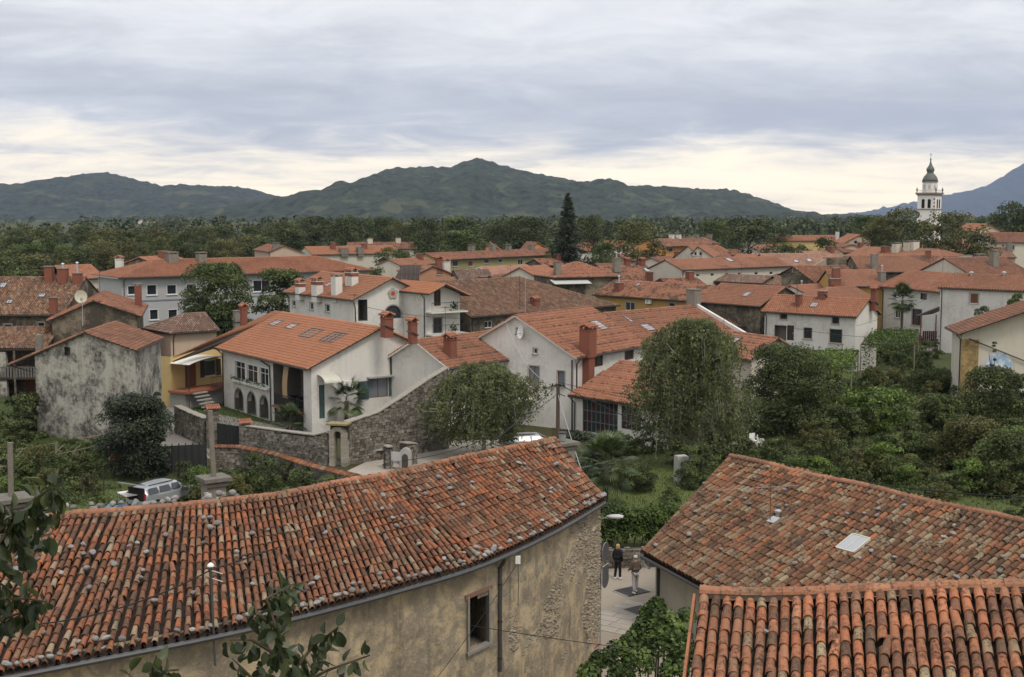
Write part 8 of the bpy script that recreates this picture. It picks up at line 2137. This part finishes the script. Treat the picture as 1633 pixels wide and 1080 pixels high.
MB().box(pole_top - ZZ * .15, (.9, .08, .08)).build('crossarm', METD, po); MB().tube([pole_top - ZZ * .6, pole_top - ZZ * .9 + Vector((.45, 0, .1))], .03, 5).build('bracket', METD, po)
def wire(label, a, b, sag, r=.016, mat=None, group='overhead cables'):
    k = 22; P = [a.lerp(b, i / k) - ZZ * (sag * 4 * (i / k) * (1 - i / k)) for i in range(k + 1)]; t = MB().tube(P, r, 5).build('overhead_cable', mat or CABLE); tag(t, label, 'cable', group)
wire('black cable running from the utility pole to the white capped mast', pole_top, m1 - ZZ * .1, 1.2, .022); wire('black cable leaving the white capped mast towards the left edge', m1 - ZZ * .1, U(-40, 1000, d=27), .4, .02)
wire('black cable from the utility pole across the right garden to the right edge', pole_top, U(1680, 795, d=50), 1.6, .026); wire('upper thin cable from the utility pole to the right edge', pole_top + ZZ * .1, U(1690, 640, d=110), 2.4, .016); wire('cable from the utility pole to the white house gable', pole_top, U(520, 672, d=96), 1.0, .02); wire('cable from the utility pole sloping down left over the courtyard', pole_top - ZZ * .6, U(640, 735, d=60), .8, .016)
wire('pale stay wire from the utility pole down to the roof end', pole_top - ZZ * .7, U(942, 795, d=50), .1, .02, GALV); wire('pale service cable from the big white gable to the utility pole', U(806, 512, d=100), pole_top, 1.3, .02, GALV)
wire('thin wire crossing low over the ochre wall towards the ivy', U(560, 962, d=36), U(1115, 1046, d=40), .15, .012); wire('thin wire running from the junction box to the ground at left', U(826, 897, d=39.3), U(690, 1090, d=34), .1, .01); wire('thin cable over the rosette house to the dark mottled roof', U(585, 490, d=128), U(750, 508, d=128), .3, .02); wire('thin cable over the white rendered house on the right', U(1250, 520, d=130), U(1500, 536, d=128), .6, .02); wire('upper thin cable past the tall palm', U(1366, 520, d=132), U(1490, 470, d=150), .3, .018)
def sign_pole():
    b = U(957, 1040, z=0); b = at_px(957, d=b.y); root = thing('road_sign', 'grey lattice sign post with three round and square plates seen from behind', 'road sign', b); d = b.y; top = U(957, 862, d=d)
    for x in (-.1, .1): MB().tube([b + Vector((x, 0, 0)), Vector((b.x + x, b.y, top.z))], .03, 6).build('upright', GALV, root)
    z = .3
    while z < top.z: MB().box(Vector((b.x, b.y, z)), (.2, .03, .06)).build('rung', GALV, root); z += .45
    ex = Vector((.42, .9, 0)).normalized(); n = Vector((.9, -.42, 0)).normalized()
    for y, kind in ((879, 'r'), (910, 's'), (923, 'r')):
        c = U(963, y, d=d) + n * .06; 
        V = [c + (ex * math.cos(6.2832 * i / 20) + ZZ * math.sin(6.2832 * i / 20)) * .34 for i in range(20)] if kind == 'r' else [c + ex * a + ZZ * b_ for a, b_ in ((-.32, -.22), (.32, -.22), (.32, .22), (-.32, .22))]
        po_ = MB().prism(V, n * .02).build('sign_plate', m_plain('sign_back', (.12, .12, .125), .5, .2, 4, .4, .4) if 'sign_back' not in bpy.data.materials else bpy.data.materials['sign_back'], root)
        rm = MB(); rm.tube(V + [V[0]], .018, 5); rm.build('rim', GALV, po_)
sign_pole()
lp = U(953, 828, d=47.2); ld = thing('street_lamp', 'grey street lamp on a bracket at the corner of the long house', 'street lamp', lp); h0 = U(968, 826, d=47.0); MB().tube([lp, h0], .03, 6).build('arm', GALV, ld)
hm = MB(); hd = U(980, 824, d=46.8); V = []
for s, w, t in ((-.3, .07, .05), (-.1, .13, .08), (.15, .16, .09), (.33, .11, .05)): V += [hd + Vector((s, w * math.cos(a), t * math.sin(a))) for a in [6.2832 * i / 10 for i in range(10)]]
hm.add(V, [(i * 10 + j, i * 10 + (j + 1) % 10, i * 10 + 10 + (j + 1) % 10, i * 10 + 10 + j) for i in range(3) for j in range(10)] + [tuple(range(10))[::-1], tuple(range(30, 40))]); hm.build('lamp_head', m_plain('lamp_grey', (.45, .46, .47), .4), ld, smooth=True)
aw = thing('red_awning', 'red fabric awning low at the corner of the long house', 'awning', U(930, 1060, d=46)); m = MB(); a, b, c_, d_ = U(880, 1064, d=45.5), U(945, 1024, d=46.5), U(960, 1028, d=45.6), U(905, 1066, d=44.6); m.prism([a, b, c_, d_], -ZZ * .04); m.build('canopy', m_plain('red_cloth', (.28, .03, .035), .8, .15), aw); MB().span(d_ - ZZ * .02, c_ - ZZ * .02, .05, .05).build('front_bar', GALV, aw)
# low wall behind the walkers
stone_wall('stone_wall', 'low rubble wall under the ivy behind the two walkers', [(U(945, 906, z=0), .9), (U(1100, 900, z=0), .9)], .5, .22, None, seed=31)

# ================================================================== people
SKIN = m_plain('skin', (.42, .25, .18), .6, .08)
def skin_obj(name, verts, edges, rad, mat, parent, root_i=0, sub=2):
    me = bpy.data.meshes.new(name); me.from_pydata([tuple(v) for v in verts], edges, []); me.materials.append(mat); o = obj(name, me, parent); md = o.modifiers.new('skin', 'SKIN'); md.use_smooth_shade = True
    for i, r_ in enumerate(rad): me.skin_vertices[0].data[i].radius = r_ if hasattr(r_, '__len__') else (r_, r_)
    me.skin_vertices[0].data[root_i].use_root = True
    s = o.modifiers.new('sub', 'SUBSURF'); s.levels = sub; s.render_levels = sub; return o
def person(label, loc, rz, H, top, legs, shoe, hair, hair_long, stride=.0, armbend=.0, jl=.75):
    """figure facing +y; joints laid out for the pose"""
    root = thing('person', label, 'person', loc, None, rz); k = H / 1.72; v = lambda x, y, z: Vector((x, y, z)) * k
    sl = stride
    J = dict(pelvis=v(0, 0, .95), waist=v(0, 0, 1.1), chest=v(0, .01, 1.32), neck0=v(0, 0, 1.45), neck=v(0, .01, 1.52), head=v(0, .025, 1.62), crown=v(0, .01, 1.68))
    for s, n in ((-1, 'l'), (1, 'r')):
        st = sl * s
        J['hip' + n] = v(.095 * s, 0, .9); J['knee' + n] = v(.105 * s, st * .5 + .02, .5); J['ank' + n] = v(.11 * s, st - (.05 if st < 0 else 0), .09); J['toe' + n] = v(.125 * s, st + .15, .045)
        J['sho' + n] = v(.175 * s, 0, 1.41); J['elb' + n] = v(.235 * s, -.04, 1.13); J['wri' + n] = v(.22 * s, .06 + armbend * .16, .9 + armbend * .14); J['palm' + n] = v(.215 * s, .09 + armbend * .2, .83 + armbend * .17)
    names = list(J); idx = {n: i for i, n in enumerate(names)}; V = [J[n] for n in names]
    E = [('pelvis', 'waist'), ('waist', 'chest'), ('chest', 'neck0'), ('neck0', 'neck'), ('neck', 'head'), ('head', 'crown')]
    for n in 'lr': E += [('pelvis', 'hip' + n), ('hip' + n, 'knee' + n), ('knee' + n, 'ank' + n), ('ank' + n, 'toe' + n), ('chest', 'sho' + n), ('sho' + n, 'elb' + n), ('elb' + n, 'wri' + n), ('wri' + n, 'palm' + n)]
    E = [(idx[a], idx[b]) for a, b in E]
    R_ = dict(pelvis=(.135, .10), waist=(.12, .09), chest=(.145, .10), neck0=(.06, .06), neck=.052, head=(.082, .10), crown=(.06, .075)); rad = []
    for n in names:
        if n in R_: q = R_[n]
        else: q = {'hip': .085, 'kne': .055, 'ank': .038, 'toe': .033, 'sho': .055, 'elb': .042, 'wri': .028, 'pal': .033}[n[:3]]
        rad.append(tuple(a * k for a in q) if hasattr(q, '__len__') else q * k)
    # five fingers per hand, thumb from the side of the palm
    for s, n in ((-1, 'l'), (1, 'r')):
        p = J['palm' + n]
        for f in range(5):
            b = len(V)
            if f == 0: a1, a2, w0 = p + v(-.03 * s, .03, -.0), p + v(-.035 * s, .055, -.035), idx['wri' + n]
            else: a1, a2, w0 = p + v(0, -.025 + .017 * (f - 1), -.05), p + v(-.012 * s, -.02 + .017 * (f - 1), -.085 - .008 * (2 - abs(f - 2.5))), idx['palm' + n]
            V += [a1, a2]; E += [(w0, b), (b, b + 1)]; rad += [.0095 * k, .008 * k]
    skin_obj('body', V, E, rad, SKIN, root, idx['pelvis'], 1)
    P = lambda n: J[n]
    # face: nose, eyes, ears
    fc = MB(); h = J['head']; fc.add([h + v(-.012, .095, -.02), h + v(.012, .095, -.02), h + v(0, .122, -.025), h + v(0, .095, .02)], [(0, 1, 2), (0, 2, 3), (1, 3, 2)]); obj('nose', mesh('nose', fc.V, fc.F, SKIN), root)
    for s in (-1, 1):
        obj('eye', mesh('eye', *(lambda m: (m.V, m.F))(MB().box(h + v(.03 * s, .092, .012), (.022, .01, .012))), BLACK), root); obj('ear', mesh('ear', *(lambda m: (m.V, m.F))(MB().box(h + v(.085 * s, 0, -.01), (.015, .03, .05))), SKIN), root)
    obj('mouth', mesh('mouth', *(lambda m: (m.V, m.F))(MB().box(h + v(0, .092, -.05), (.04, .01, .008))), m_plain('lips', (.3, .12, .1)) if 'lips' not in bpy.data.materials else bpy.data.materials['lips']), root)
    # clothes
    jz = v(0, 0, jl); Vj = [jz, P('pelvis'), P('waist'), P('chest'), P('neck0')]; Ej = [(0, 1), (1, 2), (2, 3), (3, 4)]; rj = [(.17 * k, .12 * k), (.175 * k, .13 * k), (.165 * k, .125 * k), (.18 * k, .13 * k), (.085 * k, .085 * k)]
    for n in 'lr': b = len(Vj); Vj += [P('sho' + n), P('elb' + n), P('wri' + n)]; Ej += [(3, b), (b, b + 1), (b + 1, b + 2)]; rj += [.085 * k, .066 * k, .05 * k]
    skin_obj('jacket', Vj, Ej, rj, top, root, 1, 2)
    Vt = [P('pelvis')]; Et = []; rt = [(.145 * k, .11 * k)]
    for n in 'lr': b = len(Vt); Vt += [P('hip' + n), P('knee' + n), P('ank' + n) + v(0, 0, .02)]; Et += [(0, b), (b, b + 1), (b + 1, b + 2)]; rt += [.10 * k, .075 * k, .07 * k]
    skin_obj('trousers', Vt, Et, rt, legs, root, 0, 2)
    for n in 'lr': skin_obj('shoe', [P('ank' + n) + v(0, -.06, -.035), P('ank' + n) + v(0, 0, -.03), P('toe' + n)], [(0, 1), (1, 2)], [.04 * k, .048 * k, .043 * k], shoe, root, 0, 1)
    c = J['head']; hm = MB(); V = []
    pr = [(.075, -.16 if hair_long else -.03), (.10, -.08 if hair_long else .0), (.1, .02), (.085, .075), (.045, .105), (.01, .112)]
    hm.lathe(c + v(0, -.025, 0), [(a * k, b * k) for a, b in pr], 12); obj('hair', mesh('hair', hm.V, hm.F, hair, smooth=True), root)
    return root
BLK = m_plain('black_cloth', (.012, .012, .014), .9, .2, 8); TAUPE = m_plain('taupe_jacket', (.105, .08, .065), .9, .2, 8); OFFW = m_plain('off_white_trousers', (.42, .39, .40), .9, .1, 8)
person('woman with blond hair in black coat and black trousers wearing white shoes', U(985, 924, z=.012), R(-35), 1.68, BLK, BLK, WHITE, m_plain('blond_hair', (.38, .26, .12), .6, .2, 20), True, .03, 0, .72)
person('grey haired person in taupe jacket and off white trousers walking over the iron plate', U(1013, 946, z=.05), R(20), 1.74, TAUPE, OFFW, WHITE, m_plain('grey_hair', (.45, .44, .43), .6, .2, 20), False, .12, 1.0, .78)
# ================================================================== leafy twigs close to the camera
NL = NT('near_leaf', .45, .35)
_i = NL.island(); _n = NL.noise(NL.objc(), 40.0, 3)
_c = NL.ramp(_i, [(0.0, (.018, .030, .014)), (.5, (.032, .048, .020)), (.8, (.055, .075, .030)), (1.0, (.11, .13, .05))])
NL.col(NL.mix(NL.math('MULTIPLY', _n, .35), _c, (.012, .02, .01)))
_t = NL.n('ShaderNodeBsdfTranslucent'); NL.put(_c, _t.inputs[0]); _m = NL.n('ShaderNodeMixShader'); _m.inputs[0].default_value = .22
NL.t.links.new(NL.b.outputs[0], _m.inputs[1]); NL.t.links.new(_t.outputs[0], _m.inputs[2]); NL.t.links.new(_m.outputs[0], NL.t.nodes['Material Output'].inputs[0])
TWIG = m_plain('twig_bark', (.06, .05, .03), .9, .3, 20)
def near_leaf_mesh(fold, curl):
    V, F = [], []; prof = [(0, .0), (.12, .22), (.3, .36), (.5, .40), (.7, .32), (.87, .16), (1.0, .0)]
    for i, (y, w) in enumerate(prof):
        z = -curl * y * y
        V += [(-w * .72, y, z + w * fold), (0, y, z), (w * .72, y, z + w * fold)]
    for i in range(len(prof) - 1):
        a = i * 3; F += [(a, a + 1, a + 4, a + 3), (a + 1, a + 2, a + 5, a + 4)]
    V += [(-.012, 0, 0), (.012, 0, 0), (.012, -.22, .03), (-.012, -.22, .03)]; b = len(V) - 4; F.append((b, b + 1, b + 2, b + 3))
    return mesh('leaf', V, F, NL.m, smooth=True)
NLM = [near_leaf_mesh(f, c) for f, c in ((.25, .15), (.45, .3), (.1, -.12), (.6, .25))]
def near_twigs(label, d, twigs, n_per, size, seed):
    """twigs: pixel polylines at about distance d"""
    r = random.Random(seed); root = thing('leafy_branch', label, 'branch', U(*twigs[0][0], d=d)); base = WL[root]
    for ti, tw in enumerate(twigs):
        P = [U(x, y, d=d + r.uniform(-.25, .25) + .1 * ti) for x, y in tw]
        k = len(P); MB().tube(P, [.011 - .007 * i / (k - 1) for i in range(k)], 5).build('twig', TWIG, root)
        L = sum((b - a).length for a, b in zip(P[:-1], P[1:])); n = max(3, int(L * n_per))
        for i in range(n):
            s = (i + r.random()) / n * L
            for a, b in zip(P[:-1], P[1:]):
                l = (b - a).length
                if s <= l: break
                s -= l
            p = a.lerp(b, min(1, s / max(l, 1e-5)))
            dn = Vector((r.gauss(0, .45), r.gauss(0, .45), -1 + r.gauss(0, .35) if r.random() < .85 else .6)).normalized()
            t = Vector((r.gauss(0, 1), r.gauss(0, .7) - .5, r.gauss(0, .35))); z = (t - dn * t.dot(dn)).normalized(); x = dn.cross(z)
            sz = size * r.uniform(.6, 1.2); o = p + dn * sz * .2 - base
            ob = obj('leaf', NLM[r.randrange(4)], root)
            ob.matrix_local = Matrix(((x.x * sz, dn.x * sz, z.x * sz, o.x), (x.y * sz, dn.y * sz, z.y * sz, o.y), (x.z * sz, dn.z * sz, z.z * sz, o.z), (0, 0, 0, 1)))
near_twigs('dark leafy branch hanging into the left edge of the view', 6.5, [[(-30, 900), (10, 850), (50, 800), (85, 775), (100, 790)], [(-20, 860), (20, 830), (60, 815), (100, 812)], [(-30, 790), (10, 810), (40, 830), (60, 850)], [(-30, 830), (0, 840), (30, 868), (50, 890)], [(-30, 880), (0, 890), (20, 905)], [(-30, 960), (10, 955), (45, 955), (75, 960)], [(-20, 1000), (10, 985), (40, 975), (60, 985)], [(20, 850), (50, 860), (85, 850)], [(-30, 930), (0, 930), (20, 945)]], 70, .1, 1)
near_twigs('leafy shoot rising from the bottom edge left of the window', 6.0, [[(470, 1140), (455, 1060), (440, 1000), (425, 955), (470, 930)], [(450, 1050), (400, 1020), (360, 1020)], [(460, 1080), (500, 1030), (540, 1000)], [(465, 1100), (520, 1070), (590, 1045)], [(440, 1000), (410, 980), (405, 960)], [(430, 1110), (390, 1070), (370, 1050)], [(480, 1110), (500, 1070), (480, 1040)], [(445, 985), (455, 960), (465, 940)], [(440, 1120), (430, 1080), (410, 1060)]], 56, .082, 2)
near_twigs('small leafy tip at the bottom edge under the cable mast', 6.0, [[(230, 1140), (240, 1080), (250, 1045)], [(235, 1100), (265, 1070), (285, 1068)], [(230, 1110), (215, 1085), (205, 1075)]], 60, .078, 3)
# ================================================================== haze
def haze():
    x0, x1, y0, y1, z0, z1 = -9500, 9500, -80, 17800, -6, 1500
    V = [(x, y, z) for z in (z0, z1) for y in (y0, y1) for x in (x0, x1)]
    F = [(0, 2, 3, 1), (4, 5, 7, 6), (0, 1, 5, 4), (2, 6, 7, 3), (0, 4, 6, 2), (1, 3, 7, 5)]
    m = bpy.data.materials.new('haze'); m.use_nodes = True; t = m.node_tree; t.nodes.clear()
    o = t.nodes.new('ShaderNodeOutputMaterial'); v = t.nodes.new('ShaderNodeVolumePrincipled'); t.links.new(v.outputs[0], o.inputs['Volume'])
    v.inputs['Color'].default_value = (.50, .66, 1.0, 1); v.inputs['Density'].default_value = 0.000042
    v.inputs['Anisotropy'].default_value = 0.0
    ob = mk('haze', V, F, m); tag(ob, 'pale bluish air between the town and the mountains', 'haze', kind='stuff')
haze()
